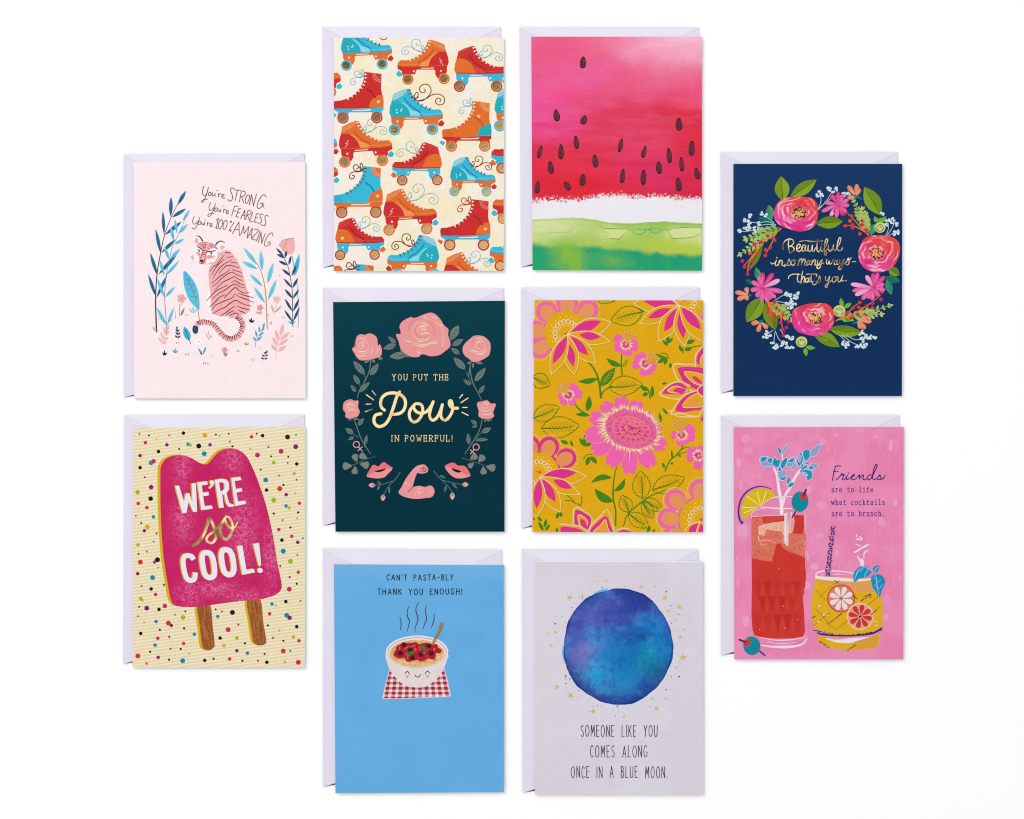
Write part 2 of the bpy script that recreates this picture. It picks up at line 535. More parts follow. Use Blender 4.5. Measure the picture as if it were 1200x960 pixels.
# ------------------------------------------------------------------ single-stroke lettering
def G(*st): return st
CAPS = {
 'A': (.8, 'L0,1 .5,0 1,1', 'L.2,.64 .8,.64'), 'B': (.62, 'L0,0 0,1', 'S0,0 .6,.02 .85,.2 .6,.42 0,.46', 'S0,.46 .7,.5 1,.74 .7,.98 0,1'),
 'C': (.7, 'S1,.15 .7,0 .3,.06 .03,.5 .3,.95 .7,1 1,.86'), 'E': (.58, 'L.95,0 0,0 0,1 1,1', 'L0,.48 .8,.48'), 'F': (.56, 'L1,0 0,0 0,1', 'L0,.48 .8,.48'),
 'G': (.78, 'S.95,.16 .65,0 .25,.08 .02,.5 .25,.94 .7,1 .95,.82', 'L.95,.85 .95,.56 .6,.56'), 'H': (.7, 'L0,0 0,1', 'L1,0 1,1', 'L0,.48 1,.48'),
 'I': (.08, 'L.5,0 .5,1'), 'K': (.62, 'L0,0 0,1', 'L.95,0 .05,.55', 'L.3,.42 1,1'), 'L': (.55, 'L0,0 0,1 1,1'),
 'M': (.85, 'L0,1 .12,0 .5,.72 .88,0 1,1'), 'N': (.7, 'L0,1 0,0 1,1 1,0'), 'O': (.82, 'O.5,0 .15,.15 0,.5 .15,.86 .5,1 .85,.86 1,.5 .85,.15'),
 'P': (.6, 'L0,0 0,1', 'S0,0 .65,.02 1,.25 .65,.5 0,.52'), 'R': (.66, 'L0,0 0,1', 'S0,0 .65,.02 1,.24 .65,.48 0,.5', 'L.35,.5 1,1'),
 'S': (.6, 'S.95,.12 .6,0 .15,.08 .08,.28 .5,.48 .95,.7 .85,.93 .45,1 .02,.87'), 'T': (.66, 'L0,0 1,0', 'L.5,0 .5,1'),
 'U': (.68, 'S0,0 .01,.45 .1,.86 .5,1 .9,.86 .99,.45 1,0'), 'W': (1.0, 'L0,0 .25,1 .5,.3 .75,1 1,0'), 'Y': (.72, 'L0,0 .5,.5 1,0', 'L.5,.5 .5,1'),
 "'": (.1, 'L.6,0 .3,.25'), '-': (.42, 'L0,.52 1,.52'), '!': (.1, 'L.5,0 .5,.7', 'D.5,.97'), '.': (.1, 'D.5,.97'),
}
SLAB = dict(CAPS)
SLAB.update({
 'Y': (.9, 'L.08,0 .5,.5 .92,0', 'L.5,.5 .5,1', 'L-.06,0 .26,0', 'L.74,0 1.06,0', 'L.28,1 .72,1'), 'U': (.82, CAPS['U'][1], 'L-.14,0 .16,0', 'L.84,0 1.14,0'),
 'P': (.68, CAPS['P'][1], CAPS['P'][2], 'L-.16,0 .1,0', 'L-.16,1 .24,1'), 'T': (.82, CAPS['T'][1], CAPS['T'][2], 'L.0,0 .0,.22', 'L1,0 1,.22', 'L.3,1 .7,1'),
 'H': (.82, *CAPS['H'][1:], 'L-.14,0 .18,0', 'L.82,0 1.14,0', 'L-.14,1 .18,1', 'L.82,1 1.14,1'), 'E': (.68, *CAPS['E'][1:], 'L-.16,0 .1,0', 'L-.16,1 .1,1', 'L.95,0 .95,.22', 'L1,1 1,.76', 'L.8,.36 .8,.6'),
 'I': (.3, 'L.5,0 .5,1', 'L0,0 1,0', 'L0,1 1,1'), 'N': (.86, *CAPS['N'][1:], 'L-.14,0 .1,0', 'L-.14,1 .18,1', 'L.82,0 1.14,0'),
 'W': (1.15, *CAPS['W'][1:], 'L-.1,0 .14,0', 'L.86,0 1.1,0'), 'R': (.78, *CAPS['R'][1:], 'L-.16,0 .1,0', 'L-.16,1 .22,1', 'L.86,1 1.16,1'),
 'F': (.66, *CAPS['F'][1:], 'L-.16,0 .1,0', 'L-.16,1 .24,1', 'L1,0 1,.24', 'L.8,.36 .8,.6'), 'L': (.66, *CAPS['L'][1:], 'L-.18,0 .22,0', 'L-.16,1 .1,1', 'L1,1 1,.74'),
})
TYPE = {   # typewriter lower case, box from ascender (0) to baseline (1), x-height at .32
 'a': ('S.18,.42 .45,.32 .72,.42 .74,.62 .74,.95 .9,.98', 'S.74,.62 .35,.62 .15,.8 .35,1 .74,.86'), 'r': ('L.12,.34 .36,.34 .36,1', 'L.1,1 .66,1', 'S.36,.56 .55,.35 .85,.36'),
 'e': ('S.16,.66 .84,.66 .78,.42 .5,.32 .2,.44 .12,.68 .24,.94 .55,1 .85,.88',), 't': ('S.36,.1 .36,.6 .4,.95 .6,1 .86,.92', 'L.14,.36 .8,.36'),
 'o': ('O.5,.32 .2,.42 .12,.66 .2,.92 .5,1 .8,.92 .88,.66 .8,.42',), 'l': ('L.2,.02 .52,.02 .52,1', 'L.18,1 .86,1'), 'i': ('L.22,.34 .52,.34 .52,1', 'L.18,1 .86,1', 'D.5,.1'),
 'f': ('S.86,.08 .6,.02 .44,.16 .42,.5 .42,1', 'L.16,.36 .76,.36', 'L.2,1 .68,1'), 'w': ('L.02,.34 .26,1 .5,.45 .74,1 .98,.34', 'L-.05,.34 .2,.34', 'L.8,.34 1.05,.34'),
 'h': ('L.06,.02 .24,.02 .24,1', 'S.24,.52 .5,.34 .74,.48 .76,1', 'L.08,1 .4,1', 'L.62,1 .92,1'), 'c': ('S.82,.46 .55,.32 .22,.44 .14,.68 .24,.92 .55,1 .85,.88',),
 'k': ('L.08,.02 .26,.02 .26,1', 'L.76,.36 .28,.72', 'L.44,.62 .8,1', 'L.1,1 .42,1', 'L.62,1 .95,1'), 's': ('S.8,.42 .5,.32 .22,.42 .26,.58 .6,.66 .82,.78 .7,.96 .4,1 .16,.88',),
 'b': ('L.06,.02 .22,.02 .22,1', 'S.22,.5 .5,.32 .8,.44 .88,.66 .8,.92 .5,1 .22,.86'), 'u': ('S.06,.34 .24,.35 .24,.7 .3,.96 .52,1 .74,.86', 'L.56,.34 .74,.34 .74,1 .92,1'),
 'n': ('L.06,.34 .24,.34 .24,1', 'S.24,.52 .5,.34 .74,.48 .76,1', 'L.08,1 .4,1', 'L.62,1 .92,1'), '.': ('D.45,.95',),
}
def glyph(a, strokes, x, y, w, h, wid, col, mat, jit=0.0, r=None):
    for st in strokes:
        pts = []
        for t in st[1:].split():
            u, v = map(float, t.split(','))
            pts.append((x + u * w + (random.uniform(-jit, jit) if jit else 0), y + v * h + (random.uniform(-jit, jit) if jit else 0)))
        if st[0] == 'D': a.dot(pts[0], wid * .75, col, mat)
        elif st[0] == 'L': a.stroke(pts, wid, col, mat, 0, same=False)
        elif st[0] == 'O': a.stroke(pts, wid, col, mat, 4, closed=True)
        else: a.stroke(pts, wid, col, mat, 4)
def text_fit(a, s, x0, x1, y0, y1, font, wid, col, mat=0, asp=.6, gap=.3, space=.6, jit=0, vj=0):
    h = y1 - y0
    tot = 0
    for i, ch in enumerate(s):
        tot += space if ch == ' ' else font[ch][0] * asp / .6 + gap
    tot -= gap
    k = (x1 - x0) / tot
    x = x0
    lev = a.lev
    for i, ch in enumerate(s):
        if ch == ' ': x += space * k; continue
        w = font[ch][0] * asp / .6 * k
        a.lev = lev + (i % 2) * 6
        dyv = random.uniform(-vj, vj)
        glyph(a, font[ch][1:], x, y0 + dyv, w, h, wid, col, mat, jit)
        x += w + gap * k
def type_line(a, s, x0, adv, y0, y1, wid, col):
    lev = a.lev
    for i, ch in enumerate(s):
        if ch == ' ': continue
        a.lev = lev + (i % 2) * 6
        glyph(a, TYPE[ch], x0 + i * adv, y0, adv * .82, y1 - y0, wid, col, 0)
def script(a, strokes, w, col, mat=0, sm=5):
    """handwriting: each string is one pen stroke; a trailing * on a lone point makes a dot"""
    for st in strokes:
        if st.endswith('*'):
            a.dot(P(st[:-1])[0], (w if not isinstance(w, tuple) else w[1]) * .62, col, mat)
        else:
            a.stroke(P(st), w, col, mat, sm)

# ------------------------------------------------------------------ envelopes
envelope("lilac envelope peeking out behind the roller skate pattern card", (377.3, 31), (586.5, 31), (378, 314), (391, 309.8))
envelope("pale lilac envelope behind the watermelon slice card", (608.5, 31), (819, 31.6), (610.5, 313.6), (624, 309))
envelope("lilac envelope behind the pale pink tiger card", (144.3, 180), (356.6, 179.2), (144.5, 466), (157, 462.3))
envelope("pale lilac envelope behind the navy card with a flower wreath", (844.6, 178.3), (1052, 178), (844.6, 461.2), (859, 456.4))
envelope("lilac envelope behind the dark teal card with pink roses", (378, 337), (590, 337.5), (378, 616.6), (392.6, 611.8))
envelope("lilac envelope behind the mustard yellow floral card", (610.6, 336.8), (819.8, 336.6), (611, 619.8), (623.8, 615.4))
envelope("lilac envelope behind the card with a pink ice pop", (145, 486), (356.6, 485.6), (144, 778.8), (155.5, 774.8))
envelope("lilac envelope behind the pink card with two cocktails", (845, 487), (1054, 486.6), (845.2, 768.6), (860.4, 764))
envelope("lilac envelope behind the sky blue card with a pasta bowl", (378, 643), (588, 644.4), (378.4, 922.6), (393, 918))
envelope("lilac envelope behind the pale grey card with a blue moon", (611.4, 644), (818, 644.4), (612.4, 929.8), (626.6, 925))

# ================================================================== roller skate card
def skate_ground(x, y):
    n = fbm(x * .05, y * .05, 11)
    f = fbm(x * .5, y * .5, 12, 3)
    t = sstep(.38, .62, n * .45 + f * .55)
    edge = sstep(405, 430, x + (n - .5) * 60)
    t = t * (.25 + .75 * edge)
    c = mixa('#f7f0e6', '#f9ebc0', t * .9)
    sp = sstep(.56, .75, vn(x * .9, y * .9, 31)) * .35 * t
    return np.clip(mixa(c, C('#f3cf78'), sp) if False else c * (1 - .18 * sp[..., None] * np.array([0, .3, 1.0])), 0, .93)
Q = [(391.2, 44), (590.4, 44), (590.7, 317.8), (391, 317.8)]
skates = card("greeting card covered in red, orange and turquoise roller skates with gold wheels", Q, '#f8ecd0', skate_ground, 1.3)
CLIP = (391.3, 44.2, 590.3, 317.6)

SK = {'r': ('#cf3231', '#a8282b', '#e0564a'), 'o': ('#e4712f', '#c9502a', '#f09a5c'), 'c': ('#3bbcd9', '#2393b0', '#8fdbe8')}
HEEL = {'r': '#cf3231', 'o': '#e4712f', 'c': '#27aebc'}
def skate(kind, hx, hy, tx, ty, boot, heel, plate, ring, stop, lace='w', swirl=None, motif='none', white=True, big=False):
    """kind A: slanted ankle cuff; kind B: straight high cuff.  (hx, hy) heel wheel, (tx, ty) toe wheel"""
    d = math.hypot(tx - hx, ty - hy)
    u = ((tx - hx) / d, (ty - hy) / d)
    sg = 1 if u[0] > 0 else -1
    v = (-u[1] * sg, u[0] * sg)
    if kind == 'A': k, ox, oy, m = d / 221.0, 462, 660, 1
    else: k, ox, oy, m = d / 198.0, 358, 590, -1
    def T(s):
        o = []
        for t in s.split():
            x, y = map(float, t.split(','))
            a, b = (x - ox) * k * m, (y - oy) * k
            o.append((hx + u[0] * a + v[0] * b, hy + u[1] * a + v[1] * b))
        return o
    def R(r): return r * k
    bc, bd, bl = SK[boot]; hc = HEEL[heel]; pc, pd, pl_ = SK[plate]; rc, rd, rl = SK[ring]
    a = Art(2, CLIP)
    lacec = '#f7f3ec' if lace == 'w' else '#6e2a26'
    if kind == 'A':
        a.fill(T("456,452 500,432 540,420 556,425 566,450 577,472 598,500 628,522 662,537 692,545 726,543 742,558 746,576 738,584 690,586 440,582 441,540 446,495 453,468"), bc)
        a.fill(T("443,504 470,494 500,500 528,522 546,552 552,584 440,582"), hc, smooth=3)
        a.fill(T("500,500 530,512 560,545 600,560 612,586 560,585 548,548 528,522"), bl if boot != 'r' else '#d9483f', smooth=3)
        a.fill(T("456,453 540,420 534,440 510,462 480,478 452,490"), bl if boot == 'c' else mix(bc, bl, .45))
        a.stroke(T("455,474 490,460 520,442 533,432"), R(4), '#d89a80' if boot != 'r' else '#a8282b')
        a.stroke(T("522,478 546,510 582,540 608,556 622,582"), R(9), bd if boot != 'o' else '#d25a2a')
        a.stroke(T("446,580 560,583 690,583 742,576"), R(5), mix(bd, bc, .5))
        a.stroke(T("600,568 660,572 745,566"), R(4), mix(bl, bc, .3))
        L0 = [T(t)[0] for t in ("546,432", "552,452", "564,470", "580,490", "600,508", "622,522", "646,534", "668,543")]
        if motif == 'star': M = ("475,545", "500,550", "478,562", "505,540")
        elif motif == 'heart': M = ("472,548", "482,548", "477,556")
        elif motif == 'bolt': M = ()
        else: M = ()
        for t in M: a.dot(T(t)[0], R(4.5), '#d5f2f4' if heel == 'c' else '#f3bf9e')
        if motif == 'bolt': a.stroke(T("490,534 474,552 486,554 468,574"), R(4), '#f3bf9e', 0, 0)
        if motif == 'heart': a.fill(T("477,566 466,548 471,542 477,547 484,542 489,549"), '#f6cfa8')
    else:
        a.fill(T("288,322 330,326 388,334 387,375 385,420 393,475 399,500 398,527 330,533 240,537 108,535 104,512 108,492 150,487 190,475 228,452 262,416 282,372"), bc)
        a.fill(T("398,527 312,530 320,498 338,474 366,460 394,456 399,490"), hc)
        a.fill(T("388,334 338,329 330,345 340,370 360,384 387,387"), mix(bc, bl, .4) if heel != 'o' or boot != 'c' else '#e4712f')
        for r in (22, 34): a.stroke(T(f"{388-r-18},330 {388-r-4},{352+r*.4} 387,{352+r*.9}"), R(3), mix(bc, '#f6dcc0', .5))
        a.stroke(T("300,420 330,440 345,466 352,470"), R(10), bd if boot != 'o' else '#d25a2a')
        a.fill(T("108,492 150,487 168,510 172,536 108,535 104,512"), mix(bc, bd, .25))
        if motif == 'heart':
            a.fill(T("368,508 357,494 362,488 369,493 375,487 381,494"), '#f6c9a4')
        if motif == 'star':
            c0 = T("350,445")[0] if heel != 'c' else T("322,412")[0]
            a.fill([q for i in range(5) for q in (( c0[0] + R(15) * math.sin(i * 1.2566), c0[1] - R(15) * math.cos(i * 1.2566)), (c0[0] + R(6) * math.sin(i * 1.2566 + .628), c0[1] - R(6) * math.cos(i * 1.2566 + .628)))], '#f6c9a4')
        L0 = [T(t)[0] for t in ("294,336", "294,356", "289,378", "281,396", "268,414", "252,432", "234,448", "212,464", "190,478")]
        a.stroke(T("304,340 302,366 294,392 276,420 250,446 216,470 188,482"), R(2), mix(bd, bc, .3))
    a.lev += 1
    for q in L0:
        if lace == 'w': a.dot(q, R(5.2), lacec)
    for i, q in enumerate(L0):
        e = L0[min(i + 1, len(L0) - 1)]; f = L0[max(i - 1, 0)]
        tx_, ty_ = e[0] - f[0], e[1] - f[1]; l = math.hypot(tx_, ty_) or 1
        nx, ny = -ty_ / l, tx_ / l
        w = R(11)
        if lace != 'w': a.stroke([(q[0] - nx * w, q[1] - ny * w), (q[0] + nx * w * .5, q[1] + ny * w * .5)], R(5), lacec, 0, 0)
        else: a.stroke([(q[0] - nx * w * .9, q[1] - ny * w * .9), (q[0] + nx * w * .2, q[1] + ny * w * .2)], R(3), '#f2e4da', 0, 0)
    if not a.F: return
    bo = put(a, "roller_skate", skates)
    def sub(art, nm):
        if art.F: art.build(nm, bo, CARD_H)
    p = Art(2, CLIP)
    if kind == 'A':
        p.fill(T("442,582 600,586 746,578 745,597 726,606 718,612 718,628 712,640 700,628 640,632 634,618 628,602 520,604 514,616 516,630 508,646 500,658 492,648 486,632 452,630 444,618"), pc)
        if white:
            p.lev += 1
            p.fill(T("524,588 600,592 604,596 524,597"), '#f6ead2', same=True)
            p.dot(T("480,612")[0], R(6), '#f6ead2'); p.dot(T("646,612")[0], R(6), '#f6ead2')
        p.stroke(T("444,588 600,590 744,584"), R(4), mix(pc, pd, .35))
    else:
        p.fill(T("104,534 240,538 398,528 398,546 384,554 392,566 380,578 340,580 328,558 196,558 188,576 150,580 128,572 130,556 112,546"), pc)
        if white: p.fill(T("216,542 330,538 318,548 216,550"), '#f6ead2')
        p.stroke(T("106,538 240,542 396,532"), R(4), mix(pc, pd, .35))
    sub(p, "sole_plate")
    for q in ((hx, hy), (tx, ty)):
        w = Art(6, CLIP)
        r = R(34)
        w.dot(q, r, rc, n=22, same=False)
        w.dot(q, r * .74, mix(rc, '#f6ead6', .75), n=20, same=False)
        w.dot((q[0] - r * .02, q[1] - r * .03), r * .70, '#ffffff', DEEP, n=22, same=False)
        sub(w, "wheel")
    st = Art(2, CLIP)
    st.fill(T("738,606 756,626 742,644 718,640 720,622") if kind == 'A' else T("124,570 100,556 88,568 110,588"), SK[stop][0])
    sub(st, "toe_stop")
    if swirl:
        sw = Art(1, CLIP)
        q0 = T('584,486' if kind == 'A' else '284,348')[0]
        kk = 1.0 if big else .78
        col = {'b': '#7c3128', 'c': '#6fb6c4', 'o': '#b5543a'}[swirl]
        w = R(5.5 if swirl != 'c' else 4)
        if kind == 'A':
            for t in ("584,486 622,494 658,470 678,436 666,404 636,396 612,414 614,438 634,446 644,434 636,424", "598,494 650,480 684,458 728,456 754,478 752,508 726,518 704,504 708,484 726,478 736,490 728,500",
                      "580,480 580,462 592,444 602,450 598,470 584,480", "566,474 590,478 604,470"):
                sw.stroke([(q0[0] + (x - q0[0]) * kk, q0[1] + (y - q0[1]) * kk) for x, y in T(t)], w, col)
        else:
            for t in ("284,350 250,358 214,358 188,376 186,402 206,410 222,396 216,382 204,386", "282,342 258,352 228,348 212,328 224,306 246,310 250,328 238,334",
                      "284,344 266,322 266,300 276,296 284,316 286,340", "286,346 268,340 258,322"):
                sw.stroke([(q0[0] + (x - q0[0]) * kk, q0[1] + (y - q0[1]) * kk) for x, y in T(t)], w, col)
        sub(sw, "lace_swirl")
def sk(o, z):
    return [(o[0] + x / 5, o[1] + y / 5) for x, y in z]
def SKT(o, kind, h, t, *a, **kw):
    (hx, hy), (tx, ty) = sk(o, [h, t])
    skate(kind, hx, hy, tx, ty, *a, **kw)
U, D = (370, 20), (370, 170)
SKT(U, 'A', (180, 284), (390, 276), 'c', 'c', 'o', 'c', 'r', lace='d', motif='star', swirl='b')
SKT(U, 'A', (752, 362), (540, 365), 'o', 'r', 'r', 'o', 'c', motif='bolt', swirl='c')
SKT(U, 'A', (842, 407), (1060, 406), 'r', 'o', 'c', 'r', 'o', swirl='c')
SKT(U, 'B', (358, 590), (160, 592), 'r', 'o', 'c', 'r', 'c', motif='heart', swirl='c')
SKT(U, 'A', (462, 660), (683, 658), 'c', 'c', 'o', 'c', 'r', lace='d', motif='star', swirl='b', big=True)
SKT(U, 'B', (990, 757), (795, 757), 'o', 'c', 'r', 'o', 'c', motif='star', swirl='c')
SKT(U, 'A', (-125, 446), (88, 440), 'o', 'r', 'r', 'o', 'c')
SKT(U, 'A', (1078, 638), (1296, 636), 'c', 'c', 'o', 'c', 'r', motif='star')
SKT(U, 'B', (960, 106), (765, 106), 'c', 'c', 'o', 'c', 'o')
SKT(U, 'A', (1300, 142), (1083, 145), 'r', 'o', 'c', 'r', 'o')
SKT(U, 'A', (-148, 826), (66, 822), 'c', 'c', 'o', 'c', 'r')
SKT(U, 'A', (-160, 180), (52, 172), 'r', 'o', 'c', 'r', 'o')
SKT(D, 'A', (170, 100), (390, 90), 'o', 'r', 'r', 'o', 'c', motif='bolt', swirl='c')
SKT(D, 'A', (712, 206), (507, 207), 'r', 'o', 'c', 'r', 'o', swirl='c')
SKT(D, 'A', (812, 272), (1000, 273), 'c', 'c', 'o', 'c', 'r', lace='d', motif='star', swirl='b')
SKT(D, 'B', (352, 394), (152, 395), 'c', 'o', 'o', 'r', 'c', lace='d', motif='heart', swirl='b')
SKT(D, 'A', (430, 498), (650, 490), 'o', 'r', 'r', 'o', 'c', motif='bolt', swirl='c', big=True)
SKT(D, 'B', (983, 586), (785, 586), 'r', 'o', 'c', 'r', 'o', motif='heart', swirl='o')
SKT(D, 'A', (143, 645), (345, 643), 'r', 'o', 'c', 'r', 'o', motif='heart', swirl='c')
SKT(D, 'A', (694, 757), (480, 757), 'c', 'c', 'o', 'c', 'r', lace='d', motif='star', swirl='b')
SKT(D, 'A', (780, 864), (996, 858), 'o', 'r', 'r', 'o', 'c', swirl='c')
SKT(D, 'B', (312, 964), (114, 966), 'c', 'o', 'o', 'r', 'c', lace='d', swirl='b')
SKT(D, 'A', (1302, 133), (1090, 136), 'r', 'o', 'c', 'r', 'o')
SKT(D, 'A', (1310, 428), (1098, 431), 'o', 'r', 'r', 'o', 'c')
SKT(D, 'A', (1292, 706), (1080, 708), 'c', 'c', 'o', 'r', 'c')
SKT(D, 'A', (-140, 246), (72, 240), 'o', 'r', 'r', 'o', 'c')
SKT(D, 'A', (-110, 822), (100, 818), 'o', 'r', 'r', 'o', 'c')

# ================================================================== watermelon card
FR(600, 20, 5)
wm = [(130, 140, '#f2668d'), (300, 200, '#ee5d8b'), (500, 150, '#f2698e'), (700, 150, '#f690b2'), (950, 170, '#fdc2d6'), (1090, 150, '#fbb4cb'),
      (860, 230, '#f79dbc'), (1090, 235, '#f9aec8'), (980, 215, '#fcbcd2'), (800, 190, '#f8a8c5'), (1040, 170, '#fdc8da'), (1060, 285, '#ee6a92'), (960, 275, '#ee6890'), (900, 300, '#ee5f8b'), (700, 290, '#ef6590'), (1090, 320, '#ef628a'), (400, 350, '#f0629c'), (200, 350, '#ee5d94'), (150, 260, '#ea5482'),
      (150, 550, '#f0559a'), (300, 650, '#ee5294'), (450, 500, '#ee5082'), (700, 560, '#e33f60'), (900, 600, '#e03442'), (1090, 600, '#e03046'),
      (1090, 450, '#ee5078'), (700, 440, '#ef5a82'), (560, 620, '#e23a56'), (700, 690, '#e84c72'), (850, 680, '#e7456a'), (1050, 700, '#e02e46'), (150, 690, '#ea477c'), (300, 775, '#e23a50'), (500, 760, '#e43e58'),
      (200, 800, '#e4304a'), (400, 850, '#e5354f'), (600, 830, '#e4385a'), (750, 880, '#e33a68'), (900, 950, '#dd3468'), (1090, 900, '#e2304e'), (1050, 1030, '#dd2f4a'),
      (700, 1030, '#e23040'), (400, 1000, '#e52c38'), (200, 1000, '#e52c3e'), (150, 1070, '#de3450'), (560, 960, '#e53046')]
wm = [(*pt(x, y), c) for x, y, c in wm]
red_field = pigment_field(wm, 13, 9, .045, 3, .06, .8, 1.5, .85)
gr = [(200, 1220, '#d8e4a6'), (320, 1230, '#d3e09c'), (180, 1300, '#cfdf92'), (450, 1230, '#b9d375'), (400, 1300, '#aecb62'), (700, 1210, '#a9cb64'), (900, 1208, '#9cc75a'), (1090, 1215, '#9fc75c'),
      (600, 1270, '#cfdd88'), (760, 1290, '#a9cc5c'), (1000, 1265, '#d5e096'), (900, 1330, '#b8cf50'), (1090, 1370, '#b9d04e'), (650, 1330, '#a8c958'), (160, 1335, '#b6d070'),
      (150, 1400, '#2fa673'), (190, 1460, '#1f9f78'), (300, 1400, '#8abf4c'), (370, 1460, '#86bd48'), (280, 1340, '#8cc050'), (440, 1380, '#3fac68'), (560, 1390, '#22a370'), (560, 1460, '#31a96c'), (700, 1400, '#1c9c6c'),
      (850, 1420, '#1fa074'), (1000, 1440, '#20a276'), (1090, 1460, '#1da078'), (750, 1460, '#14a07c'), (1000, 1400, '#4bb06a')]
gr = [(*pt(x, y), c) for x, y, c in gr]
gr = [q for q in gr if q[1] < 289]
green_field = pigment_field(gr, 6.0, 5, .08, 21, .07, .8, 2.2, .9)
rx = np.array([624, 640, 652, 664, 680, 694, 708, 726, 742, 756, 768, 780, 792, 806, 823.])
ry = np.array([237.0, 234.5, 234, 236, 235, 232, 231, 229.5, 232.5, 232, 230, 231, 233.5, 234, 233.5])
gx = np.array([624, 654, 670, 686, 700, 714, 740, 760, 780, 800, 823.])
gy = np.array([257, 256, 255, 256, 258, 261, 262, 260.4, 260, 260.8, 262])
bx_ = np.array([624, 640, 655, 690, 720, 745, 770, 800, 823.])
by_ = np.array([288, 288.5, 287.5, 290, 292.5, 293.5, 296, 298.5, 300.])
def melon(x, y):
    r = red_field(x, y); g = green_field(x, y)
    # broad horizontal brush bands, hard edged where one wash dried over another
    b1 = fbm(x * .018 + .3, y * .085, 61, 3); b2 = fbm(x * .03 + 7, y * .16, 63, 3)
    r = r * (1 + (b1 - .5) * .16)[..., None]
    r = mixa(r, '#ef7a9c', sstep(.55, .62, b2) * .13 * sstep(215, 120, y))
    r = mixa(r, '#d6263f', sstep(.58, .61, fbm(x * .02 + 3, y * .11, 65, 3)) * .30 * sstep(120, 160, y))
    r = np.clip(r * (1 + (vn(x * 1.1, y * 1.1, 67) - .5) * .09)[..., None], 0, .93)
    wht = np.broadcast_to(np.array(C('#f1eff4')), r.shape)
    e = np.interp(x, rx, ry) + (fbm(x * .22, y * .0, 51, 3) - .5) * 4
    pr = np.clip((y - e + 6.5) / 8.5, 0, 1) ** 1.3
    sp = vn(x * 1.0, y * 1.15, 53) * .55 + vn(x * .45, y * .5, 54) * .45
    sp = np.clip((sp - .5) * 1.9 + .5, 0, 1)
    t = sstep(-.14, .26, pr - sp * .98 - .01) * sstep(-6.4, -4.5, y - e)
    t = np.maximum(t, sstep(2.0, 2.6, y - e))
    c = mixa(r, wht, t)
    e2 = np.interp(x, gx, gy) + (fbm(x * .2, y * 0, 57, 2) - .5) * .8
    t2 = sstep(-.35, .35, y - e2)
    rim = np.exp(-((y - e2 - 1.4) / 1.3) ** 2) * .35
    g = mixa(g, '#86b548', rim)
    n = fbm(x * .12, y * .12, 69, 3)
    yb = np.interp(x, bx_, by_) + (fbm(x * .10, y * .05, 71, 4) - .5) * 7
    low = mixa('#1c9d78', '#2fac6c', n)
    wx_ = x + (fbm(x * .09, y * .09, 75, 4) - .5) * 26 - (y - 300) * .5
    lime = np.exp(-((wx_ - 666) / 17) ** 2) * sstep(-6, 3, y - 285) * (1 - .3 * n) + .45 * np.exp(-((wx_ - 716) / 16) ** 2 - ((y - 306) / 8) ** 2)
    low = mixa(low, '#86bd48', np.clip(lime * 1.25, 0, 1))
    edge = np.exp(-((y - yb - .8) / 1.3) ** 2) * sstep(676, 690, x)
    low = mixa(low, '#128a5e', edge * .5)
    g = mixa(g, low, sstep(-2.6 - 3 * n, 2.4 + 3 * n, y - yb))
    return np.clip(mixa(c, g * (1 + (vn(x * .9, y * .9, 73) - .5) * .08)[..., None], t2), 0, .93)
Q = [(622.4, 43), (822.7, 43), (822.9, 317.6), (623.9, 316.8)]
melon_card = card("greeting card painted like a watermelon slice with pink flesh and green rind", Q, '#ee5078', melon, .8)
def seed(x, y, w, h, rot, tip=0):
    a = Art(2)
    c = pt(x, y); w /= 5; h /= 5
    def sh(k, n=14):
        o = []
        for i in range(n):
            t = 2 * math.pi * i / n
            px = math.sin(t) * w / 2 * k * (1 + .35 * math.cos(t) * -1.0 * (.7 if tip else .25))
            py = -math.cos(t) * h / 2 * k
            ca, sa = math.cos(rot), math.sin(rot)
            o.append((c[0] + px * ca - py * sa, c[1] + px * sa + py * ca))
        return o
    jit = [(p[0] + random.uniform(-.12, .12), p[1] + random.uniform(-.12, .12)) for p in sh(1)]
    a.fill(jit, '#43242e')
    a.stroke(sh(.66), .5, '#8d4654', closed=True)
    a.stroke(sh(.36), .4, '#7a3a48', closed=True)
    ca, sa = math.cos(rot), math.sin(rot)
    a.stroke([(c[0] - .12 * w * ca + sa * h * .2, c[1] - .12 * w * sa - ca * h * .2), (c[0] + .1 * w * ca, c[1] + .1 * w * sa), (c[0] - .05 * w * ca - sa * h * .22, c[1] - .05 * w * sa + ca * h * .22)], .6, '#8a4254')
    for i in range(3):
        a.dot((c[0] + random.uniform(-.2, .2) * w, c[1] + random.uniform(-.25, .25) * h), .22, '#6b3242', n=6, same=False)
    put(a, "seed", melon_card)
for t in ((416, 267, 38, 72, .05), (261, 577, 38, 74, -.15), (421, 603, 38, 58, .3), (377, 735, 32, 80, -.1), (287, 790, 34, 92, .0), (164, 790, 28, 80, .25),
          (636, 752, 28, 86, .2), (774, 790, 28, 76, .25), (978, 628, 40, 78, -.05), (1053, 770, 36, 92, .02), (921, 812, 32, 94, -.08)):
    seed(*t, tip=1)
FR(600, 170, 5)
for t in ((227, 132, 36, 76, -.15), (488, 94, 34, 80, -.12), (149, 248, 32, 76, .1), (323, 240, 34, 60, -.5), (414, 204, 38, 72, .05), (648, 182, 30, 88, .12), (770, 190, 34, 94, .03),
          (861, 133, 36, 78, -.1), (994, 113, 28, 88, -.08), (1085, 168, 36, 72, -.25), (976, 232, 38, 84, -.1)):
    seed(*t, tip=1)
FR(600, 170, 5)
a = Art(2)
